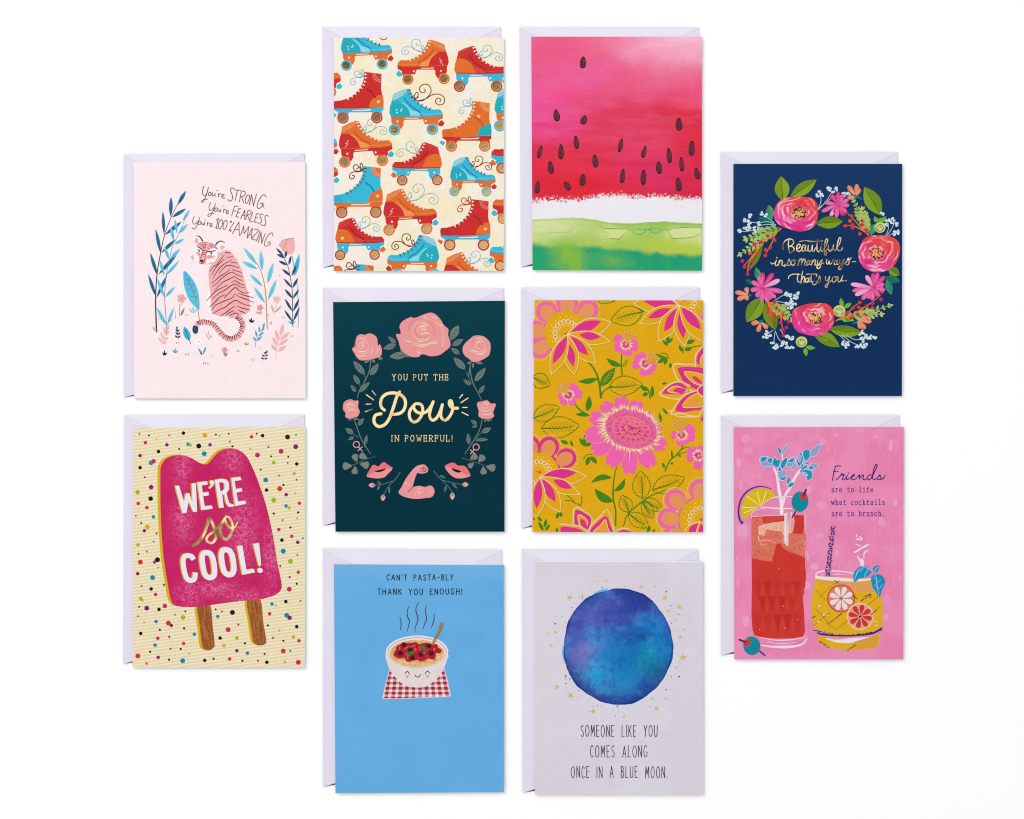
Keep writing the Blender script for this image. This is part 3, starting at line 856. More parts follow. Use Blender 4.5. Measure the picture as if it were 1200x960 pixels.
for t, c in (("500,462 535,488 570,490 640,492 690,492", '#4fae6c'), ("545,556 590,548 625,552 650,528 684,500", '#6fae4e'), ("690,492 720,518 752,526 775,512 795,492 825,514 855,516 880,498 915,492", '#3aa57c'), ("690,494 760,494 830,492 912,496", '#5cb572'),
             ("915,494 935,540 960,549 1010,546 1060,540 1110,520", '#7fb552'), ("920,498 980,486 1060,482 1110,484", '#6fb052'), ("140,520 200,522 240,512 330,512 350,492", '#b9cf74')):
    a.stroke(P(t), (.35, .95, .3), c)
a.fill(P("545,500 575,494 650,496 680,500 650,526 622,548 590,545 550,552 580,524"), '#d6e190', smooth=3)
a.fill(P("925,500 980,489 1060,485 1108,490 1100,520 1050,537 965,546 940,538"), '#d8e39c', smooth=3)
put(a, "rind_marks", melon_card)

# ================================================================== pink tiger card
def blush(x, y):
    n = fbm(x * .06, y * .06, 71)
    c = mixa('#ffebed', '#ffeff0', n)
    return c
Q = [(156.6, 190), (357.6, 190), (358.2, 467), (157, 467)]
tig = card("pale pink greeting card with a sitting tiger among blue leaves", Q, '#fdecee', blush, 2.5)
FR(220, 210, 10)
a = Art(6)
script(a, ["190,85 172,140 180,185 205,190 222,170 238,120", "243,95 228,160 205,225 182,265 166,272 166,255 195,238 235,235",
           "262,150 244,168 248,192 266,190 277,170 262,150", "290,160 286,188 300,198 316,180 321,163 319,190 324,200", "347,130 344,140", "362,170 362,206", "363,188 374,174 390,176",
           "398,205 424,196 422,180 404,184 399,206 412,222 436,222"], .9, '#6a3a3e', ROSE)
script(a, ["541,112 520,103 502,120 512,160 526,205 518,245 494,258 473,240"], .95, '#8d5a48', ROSE)
script(a, ["545,126 580,128 622,134", "582,130 570,190 556,250", "628,150 616,210 606,266", "628,150 660,140 676,165 662,195 628,208", "632,208 645,245 656,280",
           "712,184 688,205 674,250 682,282 702,276 718,240 724,200 712,184", "748,182 735,245 722,305", "748,182 760,250 770,318", "770,318 788,245 806,176",
           "916,212 900,184 868,196 832,255 812,318 832,346 866,322 884,285", "852,290 882,284 884,332", "908,340*"], .9, '#a87850', ROSE)
put(a, "lettering", tig)
a = Art(6)
script(a, ["268,275 250,325 258,362 282,365 302,335", "326,290 308,350 282,410 256,436 238,432 242,414 276,400 310,402",
           "336,335 314,354 318,378 338,374 346,352 336,335", "358,345 355,374 370,382 386,362 388,350 385,378 390,386", "414,308 412,318", "424,350 418,392", "420,372 432,358 447,360",
           "450,390 476,382 473,364 454,370 450,392 462,406 482,400", "552,315 532,372 514,432", "552,315 594,320", "532,372 568,376",
           "598,345 582,395 566,440", "598,345 626,350", "582,392 612,396", "566,440 596,446", "620,462 645,412 670,362", "670,362 670,420 668,474", "640,424 670,428",
           "706,368 692,420 680,476", "706,368 738,374 738,404 694,422", "702,424 714,456 728,492", "762,388 744,440 728,490 764,500", "808,402 794,450 780,502", "808,402 838,410", "794,450 822,456", "780,502 808,506",
           "884,420 862,408 846,426 854,458 866,490 850,515 820,514", "946,436 922,424 904,444 910,484 914,518 892,545 856,532", "910,545*"], .85, '#94604c', ROSE)
put(a, "lettering", tig)
a = Art(6)
script(a, ["76,438 58,488 66,522 88,526 112,496", "140,450 122,505 98,562 74,586 50,572", "142,490 124,508 130,534 148,530 156,508 142,490", "168,500 165,530 180,536 196,512 198,505 195,532 200,540", "205,472 202,482",
           "232,510 228,546", "230,528 242,514 257,516", "262,546 286,536 281,520 264,528 261,548 272,560 292,554",
           "334,484 360,464 346,520 334,576", "322,570 352,580", "392,474 368,505 360,555 372,582 392,566 408,520 406,484 392,474", "446,482 422,513 414,563 426,590 446,574 462,528 460,492 446,482",
           "506,490 496,500 506,508 514,498 506,490", "546,504 512,556 482,606", "502,594 492,604 502,612 510,602 502,594",
           "524,642 560,570 600,502", "600,502 602,580 606,662", "556,590 604,596", "620,655 640,600 656,548", "656,548 658,605 660,640", "660,640 690,595 718,556", "718,556 706,620 694,684",
           "700,692 728,630 758,572", "758,572 752,632 744,700", "722,650 752,656", "780,588 832,598 790,650 752,700 802,714", "850,608 828,668 806,724",
           "860,624 842,688 826,744", "860,624 864,690 866,752", "866,752 886,695 908,640",
           "1000,664 986,630 948,652 910,716 898,768 922,786 952,765 968,738", "936,740 966,736 960,766", "972,778*"], .85, '#94604c', ROSE)
put(a, "lettering", tig)

def branch(parent, stem, leaves, w, col, leafc, leafw, name="leafy_branch", lev=4, vein=None, grad=None, bend=0, fat=.5):
    a = Art(lev)
    if stem: a.stroke(P(stem), w, col)
    o = put(a, name, parent) if stem else None
    for s in leaves:
        q = P(s)
        l = Art(lev + 3)
        lw = leafw
        if isinstance(leafw, (list, tuple)): lw = leafw[0] + random.random() * (leafw[1] - leafw[0])
        l.fill(leaf(q[0], q[1], lw, bend, 7, fat), leafc, grad=(q[0], q[1], grad) if grad else None)
        if vein: l.stroke([q[0], (q[0][0] * .15 + q[1][0] * .85, q[0][1] * .15 + q[1][1] * .85)], .4, vein)
        if o: l.build("leaf", o, CARD_H)
        else: put(l, name, parent)
    return o
FR(140, 170, 5)
a = Art(1)
for t, w in (("330,740 360,640", 5), ("330,840 385,700", 6), ("300,890 360,800", 5), ("345,950 420,860", 4), ("790,640 880,640", 5), ("905,700 890,820", 7), ("930,830 910,940", 6), ("850,640 870,720", 5), ("905,960 930,1000", 5), ("350,600 372,580", 4)):
    q = P(t)
    for k in range(4): a.stroke([(q[0][0] + k * w * .22, q[0][1] + random.uniform(-1, 1)), (q[1][0] + k * w * .22, q[1][1] + random.uniform(-1, 1))], (.3, w * .25, .3), '#fffafa', 0, 0, same=True)
    a.lev = 1
put(a, "white_brush_marks", tig)
branch(tig, "385,275 345,340 305,420 265,525 240,640 220,760 212,900 214,1000 218,1095", 
       ["342,350 390,268", "300,420 303,302", "308,424 392,372", "262,522 254,388", "268,526 366,448", "242,636 212,490", "246,632 330,552", "222,764 180,630", "228,760 338,640", "214,890 168,755", "218,896 280,760"],
       (.5, 1.1, 1.7), '#3a3f5a', '#1f5f80', (3.9, 4.7), grad='#2f86ad', vein='#20506e', fat=.5)
branch(tig, "400,400 365,480 330,560 310,600 290,680 275,760 268,830 265,900 272,1000 278,1105",
       ["372,445 412,378", "336,515 325,435", "345,520 402,462", "318,560 300,480", "325,580 380,550", "290,670 262,590", "296,670 358,606", "262,765 236,670", "272,765 352,676", "262,890 220,780", "270,890 325,830",
        "272,1055 218,950", "280,1055 320,950"], (.3, .7, .8), '#4a9cc0', '#38b6dd', (3.2, 4.0), grad='#7fdcf0', lev=14, vein='#4fb4d2')
branch(tig, "805,690 830,740 850,820 860,920 865,1050 866,1075",
       ["805,700 726,600", "808,726 716,682", "836,735 828,616", "868,810 902,688", "838,828 762,756", "870,910 922,785", "852,925 786,828"], (.8, 1.3, 1.3), '#c49a5a', '#4cc4e4', (4.5, 5.3), grad='#8ee0f0', vein='#5aa0a0')
branch(tig, "922,606 958,655 985,705 1000,770 1012,850 1015,970 1016,1064",
       ["962,650 918,604", "972,662 922,640", "972,660 978,620", "988,705 932,680", "992,704 1006,648", "1006,770 952,726", "1010,768 1036,706", "1012,838 962,782", "1014,838 1046,780", "1016,900 968,844", "1016,900 1052,846", "1014,976 968,900", "1018,976 1054,900",
        "1014,1036 966,966", "1018,1034 1056,950"], (.5, .8, .8), '#3b3f58', '#2d5a78', (2.7, 3.3), grad='#24486a', lev=16)
a = Art(5)
a.fill(leaf(*P("1024,770 1054,640"), 5.6), '#3fb4da'); a.stroke(P("1012,650 1020,700 1028,760"), 1.2, '#62c6e2'); a.stroke(P("1040,780 1046,900 1048,1030 1046,1065"), .9, '#62c2de')
put(a, "leaf", tig)
# tulip
a = Art(3)
a.fill(P("940,590 960,560 985,548 1012,546 1026,566 1028,600 1020,630 998,642 970,632 950,610"), '#f7b3b2', smooth=4)
tul = put(a, "tulip", tig)
a = Art(6)
script(a, ["936,590 945,570 965,556 982,554", "960,616 972,580 984,556 1004,548 1022,548", "958,620 966,600"], .8, '#b98a58', GOLD)
a.build("outline", tul, CARD_H)
# broad leaf
a = Art(4)
a.fill(P("378,738 420,775 452,830 468,900 468,965 440,945 410,910 388,860 376,800"), '#45bfe2', smooth=4, grad=(P("378,738")[0], P("468,965")[0], '#62cdea'))
bl = put(a, "broad_leaf", tig)
a = Art(8)
a.stroke(P("398,780 420,830 440,880 455,930 465,1000 474,1050"), .8, '#b98a58', GOLD)
for s in ("402,800 392,785", "408,805 412,782", "412,820 390,812", "420,835 432,815", "422,850 396,845", "432,870 446,848", "436,890 408,885", "446,905 458,885", "448,920 424,918"): a.stroke(P(s), .6, '#c9a870', GOLD, 0)
a.build("vein", bl, CARD_H)

# tiger
FR(215, 270, 10)
a = Art(2)
a.fill(P("300,690 360,660 420,1000 330,990 270,880 275,800"), '#fff8f8', smooth=4)
a.fill(P("700,650 790,690 800,800 780,900 700,960"), '#fff8f8', smooth=4)
tl = a
a = Art(4)
a.fill(P("330,390 380,300 450,250 520,235 580,280 640,370 690,490 725,620 750,700 775,800 780,900 760,960 700,985 620,1000 540,1005 430,1005 340,970 320,880 318,760 300,600 295,480"), '#f8b2b2', smooth=4)
for t in ("478,292 440,340 400,395 350,430 308,485", "480,338 430,385 385,430 355,480 330,525", "572,345 520,370 460,410 410,460 370,520 350,560", "655,438 600,425 520,410 460,455 415,510",
          "545,460 480,510 420,545 370,590 330,620", "690,545 620,520 570,490 500,525 440,570 400,615 340,660", "690,590 640,570 600,545 530,575 460,610 410,655 365,705", "720,645 660,625 605,592 565,612",
          "720,675 660,660 600,632 540,660 490,700 420,735 340,800", "520,640 460,670 400,700 340,750 300,795 272,825", "775,725 710,735 650,705 605,672 540,730 500,770 478,795", "820,790 740,770 650,740", "500,755 430,780 380,830 340,870 300,900",
          "822,845 740,810 660,780 622,752", "605,742 570,790 500,820 420,855 370,880 332,935", "800,890 720,870 660,845 612,820 540,860 490,900 420,930 338,982", "785,935 700,915 630,885", "600,890 540,930 490,970 432,1005", "595,940 540,965 500,995",
          "730,975 690,955 645,940", "650,985 610,970 560,990 540,1000", "490,262 550,262", "510,318 575,308", "560,375 630,385", "572,460 680,495", "500,265 545,266"):
    a.stroke(P(t), (.6, 1.05, .6), '#513044')
a.dot(P("660,700")[0], .01, '#5c3a4c')
body = put(a, "tiger", tig)
tl.build("belly_fur", body, CARD_H)
# tail
a = Art(8)
a.stroke(P("560,1000 640,1010 690,1080 690,1150 650,1230 580,1270 520,1270 460,1230 400,1160 340,1100 270,1080 200,1080 150,1120"), (6.5, 6.2, 5.4), '#f8b2b2', 0, 6)
cen = spline(P("600,1010 650,1025 690,1090 690,1150 650,1230 580,1268 520,1268 460,1230 400,1160 340,1100 270,1080 200,1080 165,1100"), False, 6)
acc = 0
a.lev += 1
for i in range(2, len(cen) - 1, 2):
    (x, y), (x2, y2) = cen[i], cen[i + 1]
    l = math.hypot(x2 - x, y2 - y) or 1
    nx, ny = -(y2 - y) / l, (x2 - x) / l
    k = random.uniform(2.2, 3.2)
    a.stroke([(x + nx * k, y + ny * k), (x - nx * k * .4 + (x2 - x) / l * .6, y - ny * k * .4 + (y2 - y) / l * .6)], (1.25, 1.1, .5), '#4f2f42', 0, 0, same=True)
    if i % 4 == 0: a.stroke([(x - nx * 2.8, y - ny * 2.8), (x, y)], (.8, .7, .4), '#5c3a4c', 0, 0, same=True)
tail = a.build("tail", body, CARD_H)
a = Art(12)
a.fill(P("120,1115 150,1122 172,1135 170,1190 150,1212 125,1208 106,1180 108,1140"), '#24506a', smooth=4)
a.build("tail_tip", body, CARD_H)
# head
a = Art(9)
a.fill(P("140,100 160,92 175,110 172,140 150,150 128,135"), '#f5b3b4', smooth=4)
a.fill(P("390,185 440,140 490,150 485,200 440,225 400,215"), '#fdf4f2', smooth=4)
a.fill(P("430,190 470,180 480,205 445,225"), '#f8b2b2', smooth=4)
a.fill(P("165,70 200,90 225,125 190,140 172,110"), '#fdf4f2', smooth=4)
a.fill(P("150,180 190,150 260,135 320,150 375,190 400,240 395,300 360,360 300,395 220,395 180,370 140,320 130,260"), '#f8b2b2', smooth=4)
a.fill(P("140,195 170,185 215,225 205,270 180,300 190,350 160,365 120,330 128,270 118,300 130,240"), '#fdf6f5', smooth=4)
a.fill(P("290,245 330,215 385,215 405,265 395,320 360,370 300,395 262,385 275,330 270,290"), '#fdf6f5', smooth=4)
a.fill(P("150,255 190,262 195,300 165,290"), '#f49aa2', smooth=4)
a.fill(P("285,295 330,290 345,320 300,335 275,325"), '#f49aa2', smooth=4)
for t in ("170,160 220,148 270,145", "200,175 240,165 270,165", "215,190 260,178", "330,150 370,185 400,220", "305,160 345,190 385,215", "300,180 330,200", "285,205 310,220", "240,180 245,230", "230,205 262,198", "236,240 270,240", "228,262 262,262", "224,285 256,285"):
    a.stroke(P(t), .75, '#b8596a')
a.stroke(P("232,235 212,300 192,345 215,375 240,372 250,345 262,290 280,240"), .6, '#8a4454')
a.stroke(P("165,192 195,208 228,234"), 1.1, '#2f3448'); a.stroke(P("284,250 325,246 372,240"), 1.1, '#2f3448')
a.fill(P("190,345 235,350 232,365 212,372 196,362"), '#2e2f40', smooth=3)
a.stroke(P("185,372 200,388 225,390 238,372"), .6, '#8a4454')
a.dot(P("184,242")[0], .95, '#26293a'); a.dot(P("328,272")[0], .95, '#26293a')
for t in ("160,232 175,226 195,236", "305,262 325,258 345,268", "95,305 118,300", "92,320 116,318", "100,340 122,335", "350,318 360,335", "352,300 372,312", "398,260 408,272", "300,392 318,378", "330,385 338,370"): a.stroke(P(t), .45, '#7b6472')
head = a.build("head", body, CARD_H)
a = Art(14)
a.stroke(P("152,66 185,72 208,96 224,126"), (.7, 1.5, 1.6), '#33405a'); a.stroke(P("380,170 400,142 440,126 485,146"), (1.6, 1.3, .7), '#33405a')
a.build("ear", body, CARD_H)

# small plants at the tiger's feet
FR(140, 320, 5)
def sprig(pts, leaves, w, col, lw, foil=0, name="sprig"):
    a = Art(3)
    if pts: a.stroke(P(pts), w, col, foil)
    a.lev += 1
    for s in leaves:
        q = P(s); a.fill(leaf(q[0], q[1], lw), col, foil, same=True)
    put(a, name, tig)
sprig("246,428 265,370 285,330", ["252,410 228,375", "258,395 290,375", "258,385 240,345", "266,370 298,338", "266,360 262,315", "278,345 290,302", "250,415 280,402"], .6, '#f7bdbd', 3)
sprig("916,505 920,460 935,390 960,320", ["922,455 888,420", "928,460 980,425", "926,425 896,375", "932,425 992,385", "932,395 912,330", "940,395 998,345", "942,370 962,295"], .7, '#f7b9b8', 4.4)
sprig("795,438 800,400 825,360 848,300", ["800,400 784,372", "804,398 838,370", "808,378 796,336", "816,370 848,345", "822,350 818,312", "832,340 850,318", "840,325 850,292"], .6, '#5aafd0', 2.6)
sprig("344,390 342,355 336,318", ["342,380 324,365", "344,380 358,366", "342,362 328,346", "342,362 358,348", "340,345 330,328", "340,344 352,330", "338,330 336,312"], .5, '#33405a', 2.0)
sprig("846,515 850,485 864,455", ["846,505 830,495", "850,505 868,498", "848,490 836,478", "854,488 872,478", "858,475 848,462", "860,472 866,452"], .5, '#33405a', 2.0)
sprig(None, ["772,292 760,270", "772,292 774,262", "772,292 792,276"], .5, '#2f4058', 2.2); sprig(None, ["264,484 252,465", "264,484 264,450", "264,484 280,466"], .5, '#2f4058', 2.0)
sprig(None, ["1010,300 988,282", "1010,300 1010,266", "1010,300 1032,282"], .5, '#5ab4d4', 2.0); sprig(None, ["326,470 310,450", "326,470 328,438", "326,470 346,452"], .5, '#5ab4d4', 1.8)
sprig(None, ["430,238 408,205", "432,238 432,188", "436,238 456,204"], .5, '#8ad6ea', 1.8); sprig(None, ["745,424 728,408", "745,424 746,402", "745,424 762,408"], .5, '#c49a5a', 1.8, GOLD)
sprig(None, ["486,476 460,440", "490,476 508,430", "488,478 470,468"], .5, '#4aa0cc', 2.2)
a = Art(3); a.fill(leaf(*P("410,398 378,312"), 8), '#3fb4da'); a.stroke(P("384,330 400,370 418,416"), .7, '#33405a'); put(a, "sprig", tig)
def bloom(c, r, col, centre=None, petals=5, stem=None, lv=()):
    a = Art(3)
    if stem: a.stroke(P(stem), .6, '#b98a58', GOLD)
    for s in lv: q = P(s); a.fill(leaf(q[0], q[1], 2.6), '#b98a58', GOLD)
    c = P(c)[0]
    a.fill([(c[0] + r * (1 + .16 * math.cos(petals * t)) * math.cos(t), c[1] + r * (1 + .16 * math.cos(petals * t)) * math.sin(t)) for t in [i * math.pi / 15 for i in range(30)]], col)
    if centre:
        a.lev += 1
        for i in range(6): a.dot((c[0] + random.uniform(-.9, .9), c[1] + random.uniform(-.9, .9)), .42, '#b08030', GOLD, same=False, n=7)
    put(a, "small_flower", tig)
bloom("364,150", 4.9, '#f6aeb2', 1, stem="356,175 352,210 352,250", lv=["358,252 382,204"])
bloom("824,204", 3.6, '#f79a9c', 0, stem="822,222 820,240", lv=["820,240 800,226", "820,240 838,226"])
bloom("922,156", 4.2, '#fbc6c0', 0, stem="920,180 908,232", lv=["906,232 888,182", "910,232 950,192"])
bloom("464,402", 4.1, '#fffaf8', 1)
bloom("617,450", 3.2, '#f79a9c', 0, stem="620,468 622,492", lv=["622,490 610,462", "622,490 632,464"])
a = Art(6)
script(a, ["900,140 912,150 930,150 945,140", "922,152 922,178", "904,148 918,168"], .5, '#c49a6a', GOLD)
a.build("small_flower_outline", [o for o in tig.children if o.name.startswith("small_flower")][2], CARD_H)
a = Art(3)
script(a, ["326,225 328,268", "224,262 230,272", "236,262 240,272", "298,268 298,285", "308,268 308,285", "386,250 390,244", "396,250 400,244", "196,312 202,338", "208,316 206,338", "216,320 218,334", "862,242 864,252", "872,242 874,252",
           "952,255 954,265", "964,255 966,265", "882,286 882,302", "892,284 892,302", "1004,366 1006,376", "1014,364 1016,374", "506,352 524,390", "520,344 532,384", "536,366 542,380", "384,470 388,482", "394,472 396,482", "404,470 406,480",
           "492,522 494,536", "502,522 506,536", "516,526 520,538", "690,450 692,464", "700,452 702,462", "776,502 778,514", "788,502 788,514", "332,404 336,414", "346,404 350,412"], .42, '#5c4a58')
for q in P("268,284 938,15 820,438 542,484 872,332"): a.dot(q, .65, '#b98a58', GOLD)
put(a, "grass_tuft_marks", tig)

# ================================================================== navy wreath card
def navy(x, y):
    n = fbm(x * .05, y * .05, 81)
    return mixa(mixa('#1a3a66', '#10305a', sstep(200, 330, y)), '#173763', n * .6)
Q = [(859.2, 192), (1057.4, 192), (1057, 464.4), (859.2, 464.4)]
nav = card("navy greeting card with a wreath of pink flowers and gold script", Q, '#14325c', navy, 2.5, dx=1)
GR, GR2 = '#7d9f27', '#5f7f1f'
def wleaf(s, w, c=GR, c2=GR2, vein='#2d4a22', bend=0, name="leaf", lev=3, fat=.5):
    q = P(s); a = Art(lev)
    def fn(x, y):
        d = (x - q[0][0]) * (q[1][1] - q[0][1]) - (y - q[0][1]) * (q[1][0] - q[0][0])
        L = math.hypot(q[1][0] - q[0][0], q[1][1] - q[0][1])
        n = fbm(x * .5, y * .5, 91, 3)
        return np.clip(mixa(c, c2, sstep(-1.2, 1.2, d / L + (n - .5) * 3)) * (.85 + .3 * n)[..., None], 0, .93)
    a.wash(leaf(q[0], q[1], w, bend, 9, fat), fn, 1.0)
    if vein:
        b, t = q
        v = [(b[0] + (t[0] - b[0]) * s_, b[1] + (t[1] - b[1]) * s_) for s_ in (.05, .5, .93)]
        if bend:
            L = math.hypot(t[0] - b[0], t[1] - b[1]); v[1] = (v[1][0] - (t[1] - b[1]) / L * bend, v[1][1] + (t[0] - b[0]) / L * bend)
        a.stroke(v, (.8, .6, .35), vein)
    return put(a, name, nav)
FR(840, 170, 5)
wleaf("388,330 376,184", 17.5, '#8aa82a', '#7c9626'); wleaf("430,306 584,204", 14.5, '#8aa82a', '#6f8d22'); wleaf("580,460 738,448", 14.5, '#7f9f26', '#66851f')
wleaf("962,412 864,246", 19, '#6f9022', '#82a32a'); wleaf("320,440 304,350", 9.2, '#4f9c74', '#3d8a66', None); wleaf("338,462 240,424", 7.4, '#16745a', '#136a54', None)
wleaf("900,530 922,462", 8, '#4f9c74', '#3d8a66', None); wleaf("252,800 228,716", 7.6, '#4f9c74', '#3d8a66', None); wleaf("215,815 166,790", 5.5, '#16745a', '#136a54', None)
wleaf("1004,722 1070,762", 11, '#7f9f26', '#66851f'); 
wleaf("175,745 270,578", 10, '#5f8a24', '#4f741e', '#263f1c', lev=4)
FR(840, 320, 5)
wleaf("270,140 174,288", 19, '#6f9022', '#82a32a'); wleaf("285,165 345,335", 17, '#6f9022', '#5a7c20', lev=4); wleaf("655,325 852,348", 14, '#7f9f26', '#66851f', bend=1.2); wleaf("560,350 720,434", 15, '#6f9022', '#7f9f26', bend=-1.5)
wleaf("988,25 1074,50", 9, '#16745a', '#1d7c62', None); wleaf("995,35 1024,130", 8.5, '#3f9070', '#2f7f62', None)
# fern sprays
def fern(base, tip, n, wmax, c1, c2, lev=5):
    b, t = P(base)[0], P(tip)[0]
    a = Art(lev)
    dx, dy = t[0] - b[0], t[1] - b[1]; L = math.hypot(dx, dy); ux, uy = dx / L, dy / L
    a.stroke([b, t], .9, c1)
    for i in range(n):
        s = (i + .4) / n
        for sd in (-1, 1):
            l = wmax * (.55 + .45 * math.sin(math.pi * min(1, s * 1.1 + .15))) * random.uniform(.85, 1.15)
            p = (b[0] + dx * s, b[1] + dy * s)
            ang = .75
            q = (p[0] + (ux * math.cos(ang) - sd * uy * math.sin(ang)) * l, p[1] + (uy * math.cos(ang) + sd * ux * math.sin(ang)) * l)
            a.fill(leaf(p, q, l * .5, 0, 4, .6), mix(c1, c2, s * .8 + random.random() * .2))
    a.fill(leaf((t[0] - ux * 2, t[1] - uy * 2), (t[0] + ux * 3, t[1] + uy * 3), 2.4), c2)
    put(a, "fern_spray", nav)
FR(840, 170, 5)
fern("365,485 165,585".split()[0], "165,555", 7, 11, '#7fb548', '#c0cf78'); fern("330,510", "130,645", 8, 9, '#7fb548', '#c0cf78')
fern("890,520", "800,325", 9, 8, '#7fb548', '#a8c866'); fern("880,500", "850,370", 6, 9, '#a3bd5c', '#c2c878', 8)
FR(840, 320, 5)
fern("300,175", "445,270", 7, 11, '#7fb548', '#c0cf78'); fern("720,275", "1020,190", 9, 8, '#7fb548', '#c0cf78'); fern("800,250", "970,240", 6, 9, '#9dbb58', '#c8cc86', 8)
wleaf("730,275 800,275", 5, '#4fa04a', '#3f8f40', None)
# berries
def berries(stems, dots):
    a = Art(16)
    for s in stems: a.stroke(P(s), (1.6, 1.2, .7), '#e8832e')
    o = put(a, "berry_branch", nav)
    for t in dots:
        x, y, c = t.split(',')
        b_ = Art(22)
        q = pt(float(x), float(y))
        b_.fill([(q[0] + 2.15 * random.uniform(.9, 1.1) * math.cos(i * .628), q[1] + 2.15 * random.uniform(.9, 1.1) * math.sin(i * .628)) for i in range(10)], {'r': '#e23b36', 'p': '#d8246c', 'o': '#e85a3a', 'c': '#d62f52'}[c])
        b_.build("berry", o, CARD_H)
FR(840, 170, 5)
berries(["375,490 340,520 300,550 215,578", "345,520 270,570 195,635", "340,520 320,580 285,640", "270,570 225,640 185,700 182,745", "270,570 210,650 155,710"],
        ["297,533,c", "338,557,r", "313,600,r", "286,614,r", "284,648,r", "262,570,c", "218,580,c", "193,635,o", "235,637,r", "150,680,p", "210,680,p", "162,715,p", "192,722,p", "180,757,p"])
berries(["888,528 850,490 805,440 760,395", "870,510 835,490 800,475 750,470", "885,520 870,480 850,440"], ["790,417,r", "752,474,r", "795,468,r", "780,445,o", "795,485,r", "838,520,r", "850,445,c", "852,468,c", "875,500,c", "880,515,r", "745,405,c"])
FR(840, 320, 5)
berries(["300,180 315,230 325,275", "300,175 350,220 410,270 440,290", "300,170 360,190 405,200", "375,230 380,300 395,345", "310,190 320,220"],
        ["322,275,r", "302,210,r", "316,240,o", "334,240,r", "350,205,c", "388,248,r", "362,255,r", "375,290,p", "408,320,p", "390,365,c", "385,330,c", "420,285,p", "338,172,c", "300,232,r"])
berries(["700,280 760,240 800,200 838,172", "730,265 800,240 850,210 910,170 960,130", "760,262 820,250 870,250"], ["838,172,r", "798,205,r", "830,200,r", "765,235,r", "878,195,r", "912,205,r", "962,155,p", "968,112,c", "930,130,c", "875,250,c", "825,243,p", "785,265,c", "912,178,p", "850,210,o"])
# baby's breath
def breath(stems, heads, lev=4):
    a = Art(lev)
    for s in stems: a.stroke(P(s), .75, '#b9d3dc')
    o = put(a, "white_filler_flower", nav)
    for h in heads:
        x, y = map(float, h.split(','))
        q = pt(x, y); b_ = Art(lev + 6)
        for i in range(3):
            an = random.uniform(0, 6.28); d = random.uniform(1.0, 1.9)
            b_.dot((q[0] + d * math.cos(an), q[1] + d * math.sin(an)), random.uniform(1.3, 2.0), '#d2e6ec', ry=random.uniform(1.2, 1.8), same=False, n=9)
        b_.dot((q[0] + .4, q[1]), .5, '#1b3a66', n=7, same=False)
        b_.build("blossom", o, CARD_H)
FR(840, 170, 5)
breath(["345,468 300,450 240,455 170,450", "345,470 280,490 220,500 150,508", "335,455 290,420 260,400", "340,465 260,470 190,490"],
       ["262,400", "285,412", "195,415", "160,440", "178,440", "190,455", "240,455", "250,460", "185,475", "165,490", "220,492", "230,500", "245,490", "140,512", "130,505", "190,495"])
breath(["592,380 610,330 605,290", "595,380 640,330 670,280", "598,370 660,320 700,300"], ["600,280", "590,295", "620,290", "665,262", "680,270", "700,258", "655,258", "745,290", "770,290", "735,300", "715,310", "715,340"])
breath(["985,540 1005,490 1000,440", "990,540 1030,480 1035,440", "1000,535 1045,510"], ["1000,440", "1025,450", "1035,435", "1055,465", "1045,465", "990,470", "1070,515", "1040,515", "1055,505", "968,400", "1035,520"])
FR(840, 320, 5)
breath(["340,160 400,125 440,120", "350,165 410,175 450,165", "380,185 420,190 450,190"], ["412,112", "405,130", "430,132", "455,138", "480,122", "465,145", "410,170", "440,175", "430,160", "455,185", "440,195", "425,205", "415,180"])
breath(["330,335 300,355", "342,340 335,400 350,430", "345,345 365,390 400,410", "370,330 400,370 430,390"], ["290,350", "295,372", "310,360", "280,375", "320,415", "345,420", "350,440", "340,435", "385,405", "400,415", "410,435", "438,440", "435,385", "415,375", "440,378", "380,420"])
breath(["720,365 760,405", "735,362 780,400 830,425", "755,362 810,390 870,385"], ["745,415", "760,430", "765,415", "735,410", "820,435", "850,420", "860,430", "830,425", "855,345", "845,360", "870,370", "850,385", "880,380", "900,375", "925,375", "860,395", "870,418"])
# daisies
def daisy(c, petals, cols, w):
    cc = pt(*c)
    a = Art(28)
    o = None
    base = Art(27); base.dot(cc, 2.0, '#c94a5a', same=False)
    o = put(base, "pink_daisy", nav)
    for i, (x, y, k) in enumerate(petals):
        p = Art(28 + (i * 2) % 9)
        t = pt(x, y)
        c1 = {'h': '#e13a7e', 'p': '#ee6ab0', 'l': '#f5b3dc', 'd': '#d4256a', 'm': '#ea5a9e'}[k]
        p.fill(lobe(cc, t, w), '#e04a92' if k != 'l' else '#ee7ab8', grad=(cc, t, c1))
        p.stroke([((cc[0] * 2 + t[0]) / 3, (cc[1] * 2 + t[1]) / 3), ((cc[0] + t[0] * 4) / 5, (cc[1] + t[1] * 4) / 5)], .45, mix(c1, '#ffffff', .25))
        p.build("petal", o, CARD_H)
    k = Art(40)
    for i in range(7): k.dot((cc[0] + random.uniform(-2.2, 2.2), cc[1] + random.uniform(-.9, .9)), .9, random.choice(['#d8562e', '#c43a2a', '#e0703a']), n=7, same=False)
    k.build("flower_centre", o, CARD_H)
FR(840, 170, 5)
daisy((710, 350), [(665, 285, 'h'), (710, 275, 'h'), (742, 290, 'm'), (775, 355, 'p'), (770, 320, 'p'), (630, 335, 'p'), (615, 390, 'p'), (760, 395, 'm'), (700, 425, 'p'), (665, 415, 'l'), (640, 375, 'm'), (740, 415, 'd'), (688, 400, 'd')], None, 4.9)
